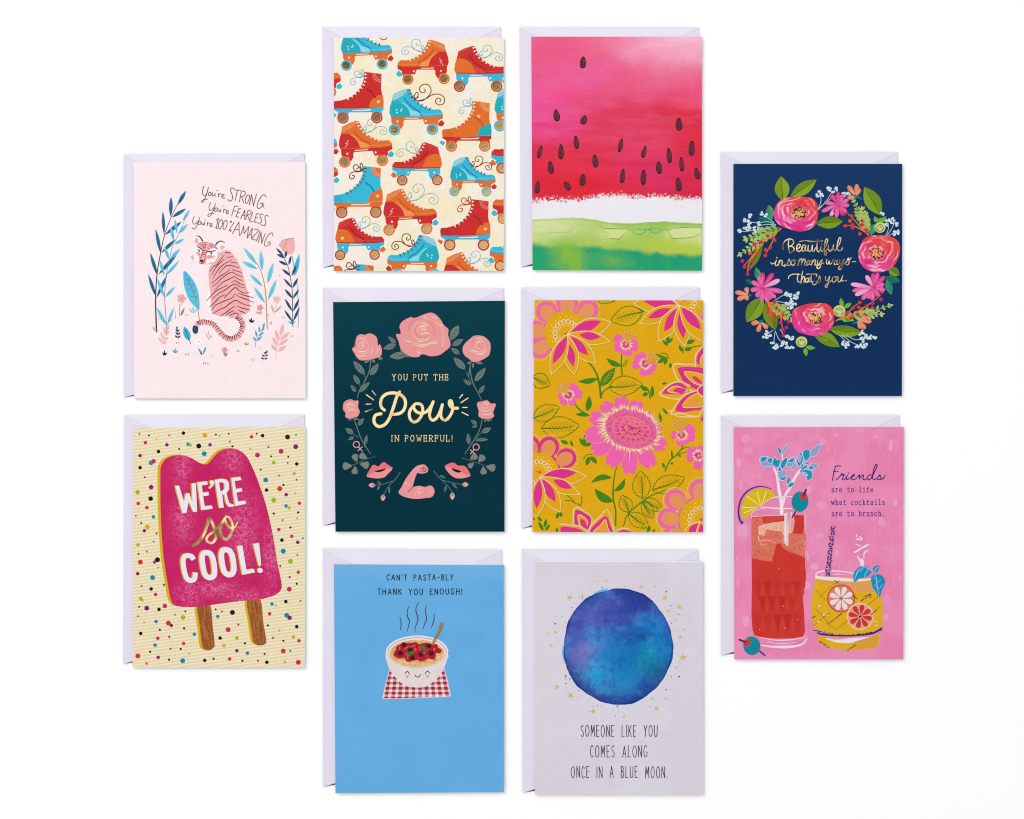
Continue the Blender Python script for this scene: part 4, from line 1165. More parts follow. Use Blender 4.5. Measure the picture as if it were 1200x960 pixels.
daisy((268, 838), [(268, 748, 'h'), (245, 770, 'p'), (330, 752, 'h'), (368, 790, 'l'), (205, 800, 'p'), (198, 852, 'p'), (385, 860, 'p'), (230, 890, 'p'), (262, 915, 'p'), (300, 920, 'p'), (345, 895, 'p'), (318, 905, 'm')], None, 5.7)
daisy((915, 835), [(915, 752, 'h'), (945, 750, 'm'), (985, 770, 'h'), (875, 765, 'l'), (785, 815, 'l'), (795, 855, 'p'), (810, 880, 'l'), (850, 905, 'p'), (885, 900, 'p'), (910, 910, 'p'), (950, 885, 'm'), (985, 850, 'p'), (980, 815, 'p')], None, 5.4)
# ranunculus
def ranunculus(c, r, ry, outline, sd):
    cc = pt(*c); r /= 5; ry /= 5
    def fn(x, y):
        dx, dy = (x - cc[0]) / r, (y - cc[1]) / ry
        rad = np.hypot(dx, dy); an = np.arctan2(dy, dx)
        wob = fbm(np.cos(an) * 2 + rad * 1.2 + 9, np.sin(an) * 2 + sd, sd, 3)
        n = fbm(np.cos(an) * 1.6 + 20, np.sin(an) * 1.6 + rad * 7 + wob * 2.0, sd + 3, 3)
        b = mixa('#e8439a', '#e84a48', sstep(-1.0, .75, dx * .45 - dy * .9))
        b = mixa(b, '#f06a6a', sstep(.55, .2, rad) * .7)
        line = (1 - np.abs(np.sin((rad * 4.6 + wob * 2.2 + an * .16) * math.pi))) ** 3
        b = mixa(b, '#fbd3dc', np.clip(line * sstep(.45, .62, n) * 1.5 + sstep(.62, .78, n) * .45, 0, .85))
        b = mixa(b, '#cf2468', sstep(.40, .27, n) * .6)
        b = mixa(b, '#f2a07c', sstep(.36, .26, rad) * .55)
        return np.clip(b, 0, .93)
    a = Art(38)
    a.wash(P(outline), fn, .6, smooth=4)
    o = put(a, "ranunculus", nav)
    k = Art(41)
    q = pt(c[0] + 5, c[1])
    for i in range(36):
        an, d = random.uniform(0, 6.28), math.sqrt(random.random())
        k.dot((q[0] + d * 7 * math.cos(an), q[1] + d * 5.2 * math.sin(an)), random.uniform(.7, 1.1), random.choice(['#f3d055', '#f6dc6a', '#efb04a', '#f2924e']), n=7, same=False)
    for i in range(46):
        an, d = random.uniform(0, 6.28), .25 + .85 * math.sqrt(random.random())
        k.dot((q[0] + d * 7.6 * math.cos(an), q[1] + d * 6 * math.sin(an)), random.uniform(.45, .9), '#231a24', n=6, same=False)
    k.build("flower_centre", o, CARD_H)
FR(840, 170, 5)
ranunculus((478, 398), 128, 102, "335,410 342,365 370,325 420,308 490,303 550,312 582,335 592,372 590,430 570,475 530,500 480,507 420,492 370,470 345,445", 101)
ranunculus((930, 635), 122, 108, "828,640 836,600 858,555 890,535 940,530 1000,532 1045,550 1068,580 1072,625 1060,670 1030,715 980,742 920,746 870,725 840,690", 205)
FR(840, 320, 5)
ranunculus((575, 265), 122, 98, "438,265 445,220 475,200 530,182 590,177 640,180 670,200 685,235 686,285 668,325 630,355 580,370 520,360 470,342 445,305", 307)
# orange buds
def bud(pet, cal):
    a = Art(30)
    for s in pet:
        q = P(s); a.fill(lobe(q[0], q[1], 5.6), '#f0a884', grad=(q[0], q[1], '#e8744e'))
        a.stroke([((q[0][0] + q[1][0]) / 2, (q[0][1] + q[1][1]) / 2), q[1]], .4, '#f6c4a4')
    o = put(a, "orange_bud", nav)
    k = Art(36)
    q = P(cal); k.stroke(q, (3.4, 2.4, 1.0), '#16877a', 0, 0)
    k.build("calyx", o, CARD_H)
FR(840, 170, 5)
bud(["815,300 768,240", "818,300 820,230", "818,298 836,255", "815,305 765,308"], "808,298 828,306 848,318")
FR(840, 320, 5)
bud(["180,125 108,112", "180,122 172,84", "180,132 120,155", "182,130 170,158"], "186,128 202,134")
bud(["255,290 202,295", "258,292 240,344", "262,290 298,325", "250,292 215,288"], "255,288 270,274")
bud(["830,275 905,285", "830,278 870,328", "830,272 885,262", "825,285 845,325"], "825,285 795,300")
# yellow green rosebuds
def rosebud(c, r, lv):
    a = Art(30)
    cc = pt(*c)
    a.fill(circle(cc, r, 16, r * .95), '#bfd06a', grad=((cc[0] - r, cc[1]), (cc[0] + r, cc[1]), '#d9de94'))
    for k_, a0 in ((.8, .3), (.55, 2.0), (.3, 4.0), (.62, 4.6)): a.stroke(circle(cc, r * k_, 8, r * k_ * .85, 0, a0, a0 + 2.6, True), .6, '#2c3a2a')
    for i in range(6): a.dot((cc[0] + random.uniform(-.5, .5) * r, cc[1] + random.uniform(-.5, .5) * r), .35, '#f6f0d8', n=6)
    o = put(a, "rosebud", nav)
    for s in lv:
        q = P(s); b_ = Art(28); b_.fill(leaf(q[0], q[1], 5.2, 0, 7, .45), '#7fba3c', grad=(q[0], q[1], '#62a636')); b_.build("leaf", o, CARD_H)
FR(840, 170, 5)
rosebud((955, 484), 6.6, ["940,455 922,418", "960,455 992,418", "955,455 960,425"])
FR(840, 320, 5)
rosebud((717, 223), 7.2, ["735,200 725,145", "745,205 790,175"]); rosebud((496, 404), 6.8, ["520,435 578,440", "515,440 526,488"])
# gold script
FR(900, 270, 10)
def golds(st, w=(1.05, 1.4, .95)):
    a = Art(10); script(a, st, w, '#ffffff', PALE); put(a, "lettering", nav)
golds(["244,118 238,150 240,200 252,266", "176,222 176,165 205,120 255,102 292,116 300,145 282,172 250,188", "250,188 290,194 306,222 288,248 256,264",
       "334,218 366,204 378,174 356,164 337,190 338,232 366,248 396,222 412,196", "432,172 408,176 394,212 406,246 430,232 440,176 438,228 454,244 472,206", "472,178 468,224 486,248 510,226 520,176 518,226 534,248 558,206",
       "582,108 572,180 576,236 596,252 614,222", "622,190 618,232 634,246 652,226", "626,160*", "650,226 684,170 698,116 682,102 666,150 660,220 660,272 676,292 688,266 670,244 706,214", "708,178 706,222 726,244 756,214 766,170 764,220 784,240 806,206",
       "800,214 838,156 852,100 836,88 816,146 808,212 832,240 862,228 870,204", "370,134 430,120 500,130 570,130 640,124"])
golds(["30,378 48,394 84,380", "98,350 84,396 96,416 118,396", "104,322*", "132,350 122,416", "126,388 150,352 168,362 162,404 184,414 200,396", "188,426 222,400 246,338 258,366 262,392 246,412 220,404",
       "300,346 276,364 274,400 298,408 318,378 302,346 330,350", "366,334 350,412", "354,388 386,332 398,348 388,408", "390,386 422,338 436,354 426,400 446,412 462,396", "478,352 456,370 458,404 480,398 490,354 486,398 506,404 516,392",
       "518,350 510,408", "513,384 542,346 556,360 548,402 568,408 580,390", "582,350 578,386 596,396 622,350", "634,345 614,422 590,448 570,434 596,406 654,382", "688,342 684,384 700,396 718,358 720,392 742,390 758,350 770,340",
       "798,350 776,366 778,400 800,394 812,350 806,396 824,398 838,380", "842,344 838,380 856,392 882,344", "892,340 874,414 848,458 826,448 846,414 902,384", "884,396 914,378 940,326 948,352 948,386 932,406 908,398", "942,344 966,334 976,318", "986,368 1028,368"], (.9, 1.2, .8))
golds(["240,566 244,540 290,516 376,516", "352,508 344,572 358,608 380,600", "408,474 394,550 386,624", "390,588 416,544 430,560 420,604 442,606", "468,560 442,574 444,608 468,598 480,556 476,600 496,602", "512,508 502,572 514,608 532,598", "450,516 510,512 576,516",
       "570,524 564,548", "560,606 590,580 602,536 612,566 614,594 596,614 572,606", "518,626 546,638 580,612", "674,544 674,582 696,588 722,536", "722,540 704,622 684,668 668,658 690,626 744,590", "778,544 754,560 754,602 784,602 802,566 780,544 820,546", "822,546 818,594 842,602 868,552 876,534", "868,556 862,594 890,588"], (.9, 1.2, .8))
a = [o for o in nav.children if o.name.startswith('lettering')][-1]
k = Art(10); k.dot(pt(914, 592), .95, '#ffffff', PALE); k.build("full_stop", a, CARD_H)

# ================================================================== dark teal rose card
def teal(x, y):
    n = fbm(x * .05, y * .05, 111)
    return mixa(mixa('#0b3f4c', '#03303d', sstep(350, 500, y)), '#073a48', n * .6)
Q = [(390.2, 354), (591.8, 352.4), (591.4, 623.4), (393, 623.4)]
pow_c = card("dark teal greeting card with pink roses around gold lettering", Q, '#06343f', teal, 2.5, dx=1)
LEAFG = '#737f76'
def rleaf(b, t, w, stem=None, lev=4, bend=0, fat=.45):
    a = Art(lev)
    q = (P(b)[0], P(t)[0])
    a.fill(leaf(q[0], q[1], w, bend, 8, fat), LEAFG)
    v = lambda s, o=0: (q[0][0] + (q[1][0] - q[0][0]) * s - (q[1][1] - q[0][1]) * o, q[0][1] + (q[1][1] - q[0][1]) * s + (q[1][0] - q[0][0]) * o)
    a.stroke([v(.08), v(.85)], (.55, .45, .25), '#1e4a50')
    for s in (.25, .45, .65):
        for sd in (-1, 1): a.stroke([v(s), v(s + .16, sd * .16)], .3, '#2a545a', 0, 0)
    return put(a, "rose_leaf", pow_c)
def rose(outline, c, rings, hi, lev=12, name="rose"):
    a = Art(lev)
    a.fill(P(outline), '#ee9a9c', smooth=4)
    cc = pt(*c)
    k = 1 / _fr[2]
    for (rx, ry, a0, a1, ox, oy, w, col) in rings:
        q = (cc[0] + ox * k, cc[1] + oy * k)
        a.stroke(circle(q, rx * k, 10, ry * k, 0, math.radians(a0), math.radians(a1), True), (.25, w * 1.45, .25), col)
    for s, w in hi:
        a.stroke(P(s), (.3, w * 1.5, .3), '#f7e2c4')
    return put(a, name, pow_c)
CR, GT = '#f6d2b4', '#b98a78'
FR(400, 360, 10)
rleaf("770,560 ", "565,580", 8.5, fat=.5); rleaf("790,590", "690,470", 8, fat=.5); rleaf("640,440", "490,490", 6.8); rleaf("640,425", "550,345", 5); 
rleaf("1270,400", "1375,212", 9.5, fat=.55); rleaf("1300,450", "1430,375", 6.5); rleaf("1385,550", "1285,480", 5.5)
rose("640,322 690,315 695,290 682,220 725,160 815,116 830,124 880,122 950,92 1045,64 1110,90 1170,155 1200,210 1255,260 1252,330 1280,450 1210,520 1140,565 1040,575 950,552 900,585 810,580 730,530 690,470 670,400", (950, 260),
     [(40, 30, 180, 400, 0, 0, .6, CR), (62, 55, 120, 330, 0, 10, .5, CR), (90, 80, 60, 280, 5, 20, .45, GT), (110, 95, 20, 170, 0, 30, .8, CR), (120, 110, 160, 300, 0, 20, .45, CR), (160, 120, 20, 150, 0, 60, .8, CR), (170, 160, 170, 260, 10, 30, .4, GT),
      (200, 190, 180, 230, 30, 30, .4, GT), (230, 150, 30, 110, 0, 30, .9, CR), (140, 140, 290, 380, 0, 30, .45, GT), (240, 190, 290, 380, 0, 60, .5, CR), (30, 20, 20, 200, 5, -20, .6, CR), (55, 30, 10, 150, 0, 30, .8, CR), (75, 50, 220, 330, 10, -20, .5, CR)],
     [("915,245 950,225 1010,215", 1.0), ("920,280 960,262 1000,270", .9), ("935,310 980,300 1050,320", 1.0), ("930,190 980,195 1030,215", .6), ("960,95 1000,130 1030,140", .6), ("1060,130 1090,118 1120,138", .9), ("1150,205 1180,215 1205,212", .9), ("1060,420 1090,428 1130,410", .9), ("1190,405 1230,405", .6),
      ("730,378 760,395 830,412", .9), ("840,430 900,455 970,458 1045,435", .9), ("880,395 920,405 1000,395", .7), ("950,370 1000,385 1030,382", .7), ("910,500 905,530 940,548", .8), ("1190,300 1195,370 1180,480", .5), ("880,520 900,560", .5)])
rleaf("275,790", "140,630", 7.5); rleaf("340,800", "435,660", 7.2)
a = Art(3); a.stroke(P("345,615 342,650 338,690"), 1.0, LEAFG)
a.fill(leaf(*P("340,612 265,655"), 3), LEAFG); a.fill(leaf(*P("360,612 395,655"), 3), LEAFG); a.fill(leaf(*P("430,590 485,608"), 4), LEAFG)
put(a, "rose_stem", pow_c)
SR = [(25, 25, 160, 380, 0, 0, .6, CR), (45, 40, 60, 260, 0, 5, .6, CR), (60, 55, 250, 400, 5, 5, .5, CR), (75, 70, 20, 150, 0, 15, .7, CR), (95, 90, 170, 300, 0, 10, .4, GT), (105, 95, 30, 160, 0, 10, .5, CR)]
rose("128,490 165,450 165,400 185,340 230,318 275,325 330,308 390,330 420,370 430,445 455,438 475,500 468,560 430,590 340,615 240,625 190,600 155,545", (250, 440), SR,
     [("185,380 220,362 300,375", .7), ("240,470 255,450 270,470", .9), ("190,490 220,520 300,515", .8), ("165,555 220,575 300,560", .9), ("370,460 365,520 350,560", .5), ("430,460 420,530 400,560", .5), ("260,345 330,350", .5)])
FR(480, 360, 10)
rleaf("655,730", "515,590", 8)
a = Art(3); a.stroke(P("720,640 705,720 690,820"), (1.0, 1.2, 1), LEAFG); a.fill(leaf(*P("715,640 670,668"), 2.4), LEAFG); a.fill(leaf(*P("750,645 740,720"), 2.4), LEAFG); a.fill(leaf(*P("770,645 860,660"), 3.4), LEAFG)
FR(370, 330, 5)
a.stroke(P("908,475 905,520 920,590 950,650 972,695"), (1.2, 1.2, .8), LEAFG); a.stroke(P("882,530 900,570 912,600"), .7, LEAFG)
put(a, "rose_stem", pow_c)
rleaf("932,585", "996,505", 7.4); rleaf("908,606", "865,575", 4.6); rleaf("958,655", "988,608", 5); rleaf("252,650", "318,588", 5.5); rleaf("255,602", "222,545", 5.8); rleaf("236,648", "205,605", 4.4)
a = Art(3); a.stroke(P("322,470 312,530 280,600 255,640 244,682"), (1, 1.1, .8), LEAFG); a.stroke(P("285,540 290,570 284,590"), .7, LEAFG); a.stroke(P("258,600 262,622"), .6, LEAFG); put(a, "rose_stem", pow_c)
FR(480, 360, 10)
rose("620,490 645,430 700,380 760,335 860,340 920,385 948,440 940,545 900,590 810,635 740,640 700,610 640,560", (815, 440), SR,
     [("760,375 830,365 870,380", .7), ("790,400 840,405", .8), ("700,520 750,510 790,530", .9), ("790,560 850,545 900,500", .8), ("690,385 740,380", .6), ("850,500 890,480", .7), ("920,520 870,560", .6), ("670,480 690,470", .5)])
# side rosebuds
FR(370, 330, 5)
def sr(out, c, calyx, hi):
    rose(out, c, [(14, 10, 160, 380, 0, 0, .5, CR), (24, 18, 30, 200, 0, 4, .6, CR), (32, 26, 200, 330, 0, 4, .4, GT)], hi, 12, "rosebud")
    a = Art(16)
    for s in calyx: a.fill(leaf(*P(s), 1.9), LEAFG)
    put(a, "sepal", pow_c)
sr("162,718 175,700 205,690 225,698 250,700 248,735 258,765 240,795 205,805 175,795 175,770 160,750", (205, 720), ["215,800 190,815", "215,800 240,795", "215,800 262,812"], [("170,725 200,720 235,730", .6), ("180,760 220,750 240,760", .6)])
sr("945,712 985,700 1005,695 1025,715 1055,718 1040,765 1045,785 1030,802 985,805 955,790 955,760", (995, 720), ["1000,805 985,825", "1000,805 1015,822", "1000,805 1035,815"], [("955,745 990,760 1030,750", .6), ("960,775 1000,780 1040,770", .6), ("985,710 1000,725 1015,712", .5)])
FR(370, 480, 5)
a = Art(3); a.stroke(P("222,50 240,100 270,180 320,258"), (1, 1.1, .9), LEAFG); a.stroke(P("215,140 250,165"), .6, LEAFG); a.stroke(P("292,210 285,220"), .6, LEAFG); put(a, "rose_stem", pow_c)
a = Art(3); a.stroke(P("975,60 960,120 920,190 875,258"), (1, 1.1, .9), LEAFG); a.stroke(P("972,135 935,170"), .6, LEAFG); a.stroke(P("1000,180 930,185"), .6, LEAFG); put(a, "rose_stem", pow_c)
rleaf("248,95", "282,50", 5); rleaf("220,142", "174,110", 6); rleaf("224,160", "190,178", 4); rleaf("288,208", "300,148", 4)
rleaf("945,85", "908,62", 4.4); rleaf("948,92", "915,105", 3.6); rleaf("972,135", "1028,108", 6.2); rleaf("898,205", "892,140", 5); rleaf("935,178", "1010,175", 4)
def rounded(stem, lf):
    a = Art(3); a.stroke(P(stem), (.8, .7, .4), '#5d716c'); o = put(a, "eucalyptus_sprig", pow_c)
    for s in lf:
        b = Art(5); q = P(s); b.fill(lobe(q[0], q[1], math.hypot(q[1][0] - q[0][0], q[1][1] - q[0][1]) * .85), '#7d8279'); b.build("leaf", o, CARD_H)
rounded("205,330 255,310 290,292 352,275", ["210,330 158,332", "240,305 225,262", "232,335 226,378", "262,318 312,330", "300,285 258,265"])
rounded("858,285 900,298 950,315 1010,335", ["1000,334 1052,345", "955,308 985,270", "980,335 985,380", "925,315 895,338", "905,290 945,268"])
# lips
def lips(up, lo, gap):
    a = Art(6); a.fill(P(lo), '#f0979a', smooth=3); o = put(a, "lips", pow_c)
    b = Art(8); b.fill(P(up), '#e9777c', smooth=3); b.build("upper_lip", o, CARD_H)
    b = Art(11); b.fill(P(gap), '#0a2430', smooth=3); b.build("mouth_opening", o, CARD_H)
FR(395, 500, 10)
lips("345,578 380,510 410,460 440,448 485,468 520,430 555,418 600,450 655,488 590,492 540,498 470,515 420,545", "345,580 420,540 470,520 540,500 650,490 590,560 550,595 480,608 400,600", "435,522 500,510 575,490 540,520 480,535")
FR(485, 500, 10)
lips("360,465 420,430 470,425 520,458 585,458 630,500 665,575 610,560 560,535 500,510 430,485", "362,468 430,480 500,505 570,535 662,576 600,600 540,608 470,595 410,545", "440,488 490,500 555,525 520,540 470,522")
# rosebud twigs
def twig(stems, buds, lv):
    a = Art(3)
    for s in stems: a.stroke(P(s), (.9, .8, .7), '#5f7a72')
    for s in lv: a.fill(leaf(*P(s), 2.8), '#56736e')
    o = put(a, "rosebud_twig", pow_c)
    for s in buds:
        q = P(s); b = Art(6); b.fill(leaf((q[0][0] * 1.1 - q[1][0] * .1, q[0][1] * 1.1 - q[1][1] * .1), q[1], 5.6, 0, 8, .5), '#ee9a9c'); b.stroke([q[0], ((q[0][0] + q[1][0]) / 2, (q[0][1] + q[1][1]) / 2)], 1.6, '#8a8f80')
        b.stroke([((q[0][0] + q[1][0]) / 2, (q[0][1] + q[1][1]) / 2), (q[0][0] * .15 + q[1][0] * .85, q[0][1] * .15 + q[1][1] * .85)], .8, '#f8d0c8'); b.build("bud", o, CARD_H)
FR(395, 500, 10)
twig(["740,535 680,620 640,660 590,720 545,800", "650,640 590,660 520,680 445,688"], ["540,800 538,872", "445,688 368,686"], ["610,700 612,790", "510,680 475,635", "500,690 470,748"])
FR(485, 500, 10)
twig(["232,520 290,590 340,640 400,700 448,765", "340,630 420,650 500,668 570,678"], ["450,775 452,860", "570,678 640,680"], ["300,570 375,605", "380,690 360,770", "450,665 510,728"])
# flexed arm
FR(395, 500, 10)
a = Art(6)
a.fill(P("720,770 760,700 800,620 850,550 900,490 950,455 1020,445 1050,470 1070,500 1055,535 1010,550 960,548 940,545 915,600 890,690 880,712 930,698 980,695 1030,708 1090,690 1130,715 1142,770 1110,825 1030,838 930,848 830,835 760,810"), '#ee9a9c', smooth=3)
arm = put(a, "flexed_arm", pow_c)
b = Art(9)
for s in ("980,505 995,490 1015,492", "1000,520 1015,510 1020,490 1040,490", "1020,535 1035,515 1050,520", "985,515 975,530", "1005,480 1025,470", "1040,500 1055,505", "1012,530 1025,520"): b.stroke(P(s), .6, '#5a3a44')
b.stroke(P("885,712 860,735 835,762"), .7, '#7c4650')
b.build("fist_lines", arm, CARD_H)
b = Art(9)
random.seed(4)
for i in range(26):
    x, y = random.choice([(830 + random.uniform(-38, 48), 660 + random.uniform(-34, 30)), (980 + random.uniform(-100, 130), 745 + random.uniform(-28, 30)), (940 + random.uniform(-30, 60), 770 + random.uniform(-20, 30))])
    q = pt(x, y); an = random.uniform(0, 3.14); l = random.uniform(.8, 2)
    b.stroke([q, (q[0] + l * math.cos(an), q[1] + l * math.sin(an) * .8), (q[0] + l * 1.5 * math.cos(an + .8), q[1] + l * math.sin(an + .8))], .55, '#f3d7a6')
b.build("freckles", arm, CARD_H)
# venus signs
for o_, c, e, x1, x2 in (((395, 500), "227,210", "248,236 296,288", "246,282 294,238", 38), ((485, 500), "730,240", "705,272 664,320", "662,272 712,318", 38)):
    FR(*o_, 10); a = Art(5); a.stroke(circle(P(c)[0], 3.6, 20), 1.0, '#f3a3a6', closed=True, smooth=0); a.stroke(P(e), 1.0, '#f3a3a6'); a.stroke(P(x1), 1.0, '#f3a3a6'); put(a, "female_sign", pow_c)
# lettering
a = Art(5); text_fit(a, "YOU PUT THE", 459.6, 525, 438.8, 445.6, SLAB, .62, '#e8c9a0', PALE, .44, .46, .7); put(a, "lettering", pow_c)
a = Art(5); text_fit(a, "IN POWERFUL!", 458.6, 530, 510.2, 517.2, SLAB, .62, '#e8c9a0', PALE, .44, .46, .7); put(a, "lettering", pow_c)
FR(425, 450, 10)
a = Art(5)
script(a, ["255,308 222,275 210,225 228,160 285,116 365,106 440,124 488,170 502,230 484,300 434,345 352,358"], (3.4, 3.7, 3.5), '#ffffff', PALE)
a.stroke(P("432,96 400,150 370,245 340,335 310,410 262,474 200,500 152,478 131,425 152,366 214,350"), 3.6, '#ffffff', PALE)
script(a, ["590,262 556,310 546,370 566,424 602,446 648,428 690,370 704,300 690,250 645,230 606,244 600,284 634,328 692,344 752,322 800,262 826,212", "826,210 795,300 784,370 802,414 830,424 872,392 910,316 934,244", "934,244 918,320 920,388 958,424 1002,402 1042,340 1054,280 1044,214 1026,196 1014,222 1028,262 1066,284 1112,284"], 3.4, '#ffffff', PALE)
put(a, "lettering", pow_c)
a = Art(5)
script(a, ["44,126 128,188", "112,82 154,132", "42,237 104,237", "32,325 108,298"], 1.25, '#ffffff', PALE)
FR(370, 330, 5)
script(a, ["843,682 861,662", "851,710 892,683", "862,738 887,738", "857,766 893,784"], 1.2, '#ffffff', PALE)
put(a, "burst_lines", pow_c)

# ================================================================== mustard floral card
def mustard(x, y):
    n = fbm(x * .06, y * .06, 121)
    return mixa('#e8b018', '#e2a812', n) * (1 + .0 * n)[..., None]
Q = [(626.3, 351.6), (824.2, 352), (824, 623.8), (623.7, 623.6)]
flo = card("mustard yellow greeting card with an all over pattern of pink and magenta flowers", Q, '#dfa514', mustard, 2.5)
FC = (625.0, 352.2, 823.8, 623.4)
YEL, MAG, PNK, CRM, GRN, ORG = '#e5ac15', '#e0358a', '#f566b2', '#f6e6b4', '#45871f', '#e89c52'
class Flo(Art):
    def __init__(s, lev=2): super().__init__(lev, FC)
def beads(a, pts, gap=1.15, r=.42, col=CRM):
    acc = 0; a.lev += 1
    for (p, q) in zip(pts, pts[1:]):
        l = math.hypot(q[0] - p[0], q[1] - p[1])
        while acc < l:
            t = acc / l; a.dot((p[0] + (q[0] - p[0]) * t, p[1] + (q[1] - p[1]) * t), r, col, n=7); acc += gap
        acc -= l
def fput(a, name, parent=None):
    if a.F: return a.build(name, parent or flo, CARD_H)
def folk_flower(apex, petals, arches, disk, ringc, beadring, lev=10):
    """a disk of scalloped arches with pointed petals hanging from one side"""
    d = pt(*disk[:2]); R = disk[2] / 5
    root = Flo(lev)
    for (x, y, r) in arches: beads(root, circle(pt(x, y), r / 5 + 2.2, 40) + [], 1.15, .4)
    for (x, y, r) in arches: root.fill(circle(pt(x, y), r / 5 + 1.1, 24), YEL)
    for (x, y, r) in arches: root.fill(circle(pt(x, y), r / 5, 24), ringc)
    root.fill(circle(d, R + 2.4, 36), ringc)
    o = fput(root, "folk_flower")
    if o is None: return
    h = Flo(lev + 16)
    for (x, y, r) in arches:
        q = pt(x, y); r2 = r / 5 * .68
        an = math.atan2(q[1] - d[1], q[0] - d[0])
        cx_, cy_ = q[0] - math.cos(an) * 2.6, q[1] - math.sin(an) * 2.6
        h.fill(circle((cx_, cy_), r2 * 1.28, 22, r2 * 1.02, an), ORG, same=False)
        for i in range(-3, 4):
            of = i * r2 * .27; ln = math.sqrt(max(0, 1 - (of / r2) ** 2)) * r2 * 1.0
            nx, ny = -math.sin(an), math.cos(an)
            h.lev -= 1; h.stroke([(cx_ + nx * of - math.cos(an) * ln, cy_ + ny * of - math.sin(an) * ln), (cx_ + nx * of + math.cos(an) * ln, cy_ + ny * of + math.sin(an) * ln)], .45, mix(ringc, ORG, .45), 0, 0)
    h.lev += 1
    fput(h, "arch_hatching", o)
    c = Flo(lev + 30)
    c.fill(circle(d, R, 40), YEL)
    br = beadring / 5
    L1 = c.lev
    for i in range(18):
        c.lev = L1 + (i % 2) * 4
        an = i / 18 * 6.283; q = (d[0] + br * math.cos(an), d[1] + br * math.sin(an))
        c.stroke(circle(q, 2.3, 12, 1.9, an), .7, CRM, closed=True, smooth=0)
        c.dot((d[0] + br * .95 * math.cos(an), d[1] + br * .95 * math.sin(an)), .75, MAG, n=8, same=False)
        an += .14
        c.dot((d[0] + br * 1.4 * math.cos(an), d[1] + br * 1.4 * math.sin(an)), .6, CRM, n=8)
    for i in range(26):
        an = i / 26 * 6.283; c.dot((d[0] + br * .66 * math.cos(an), d[1] + br * .66 * math.sin(an)), .5, CRM, n=7)
    for i in range(5): c.dot((d[0] + random.uniform(-2.4, 2.4), d[1] + random.uniform(-1.6, 2)), .95, MAG, n=8, same=False)
    fput(c, "flower_centre", o)
    ap = pt(*apex)
    for ip, (bx, by, tx, ty, w, ox, oy, ow) in enumerate(petals):
        p = Flo(lev + 44 + 7 * (ip % 5))
        ot = pt(ox, oy); ol = leaf(ap, ot, ow / 5, 0, 12, .52)
        p.fill(ol, YEL)
        p.stroke(ol[:13], .6, CRM, 0, 0); p.stroke([ol[0]] + ol[:11:-1], .6, CRM, 0, 0)
        beads(p, ol[:13], 1.25, .48); beads(p, [ol[0]] + ol[:11:-1], 1.25, .48)
        p.fill(leaf(pt(bx, by), pt(tx, ty), w / 5, 0, 8, .5), MAG)
        fput(p, "petal", o)
FR(605, 330, 5)
folk_flower((298, 308), [(318, 300, 498, 231, 62, 556, 238, 112), (368, 312, 494, 326, 46, 550, 350, 76), (312, 320, 421, 432, 52, 464, 480, 92), (300, 358, 336, 500, 48, 340, 546, 88), (298, 320, 213, 482, 52, 205, 542, 92)],
            [(178, 178, 62), (300, 128, 62), (420, 168, 60), (108, 290, 62), (138, 392, 58)], (292, 300, 128), PNK, 68)
folk_flower((955, 140), [(938, 132, 742, 110, 70, 688, 128, 100), (905, 158, 772, 214, 46, 722, 246, 88), (952, 152, 867, 294, 56, 834, 350, 100), (962, 172, 978, 332, 54, 986, 378, 96), (968, 152, 1082, 282, 56, 1120, 360, 104)],
            [(1110, 178, 58), (1120, 60, 60)], (985, 105, 118), PNK, 66, 10)
FR(605, 480, 5)
folk_flower((138, 396), [(158, 386, 352, 370, 58, 410, 392, 98), (216, 412, 326, 462, 46, 372, 496, 80), (150, 405, 230, 542, 52, 256, 600, 96), (136, 408, 118, 582, 50, 112, 632, 92)],
            [(192, 218, 60), (294, 284, 58), (82, 210, 56)], (132, 370, 118), MAG, 66)
folk_flower((1078, 655), [(1072, 668, 1010, 735, 52, 985, 775, 80), (1082, 670, 1100, 760, 46, 1110, 800, 80)], [(932, 528, 60), (890, 640, 60), (1078, 472, 64), (915, 740, 58)], (1088, 648, 132), PNK, 74)
# lotus blossoms
def lotus(petals, lev=20):
    o = None
    for il, (outer, mid, inner, core, mc) in enumerate(petals):
        a = Flo(lev + 9 * il)
        pts = spline(P(outer), False, 5)
        a.fill(pts, YEL); a.stroke(pts, .6, CRM, 0, 0)
        # fringe of cream lashes
        for i in range(0, len(pts) - 1):
            p, q = pts[i], pts[i + 1]; l = math.hypot(q[0] - p[0], q[1] - p[1])
            n = max(1, int(l / .9)); nx, ny = (q[1] - p[1]) / (l or 1), -(q[0] - p[0]) / (l or 1)
            for j in range(n):
                b = (p[0] + (q[0] - p[0]) * j / n, p[1] + (q[1] - p[1]) * j / n); a.stroke([b, (b[0] + nx * 1.3, b[1] + ny * 1.3)], .45, CRM, 0, 0, same=True)
        a.lev += 1
        if mid: a.fill(P(mid), MAG, smooth=3)
        if inner: a.fill(P(inner), YEL, smooth=3); a.stroke(P(inner), .55, CRM, closed=True)
        if core: a.fill(P(core), mc, smooth=3)
        x = fput(a, "lotus_blossom" if o is None else "petal", o)
        o = o or x
FR(605, 330, 5)
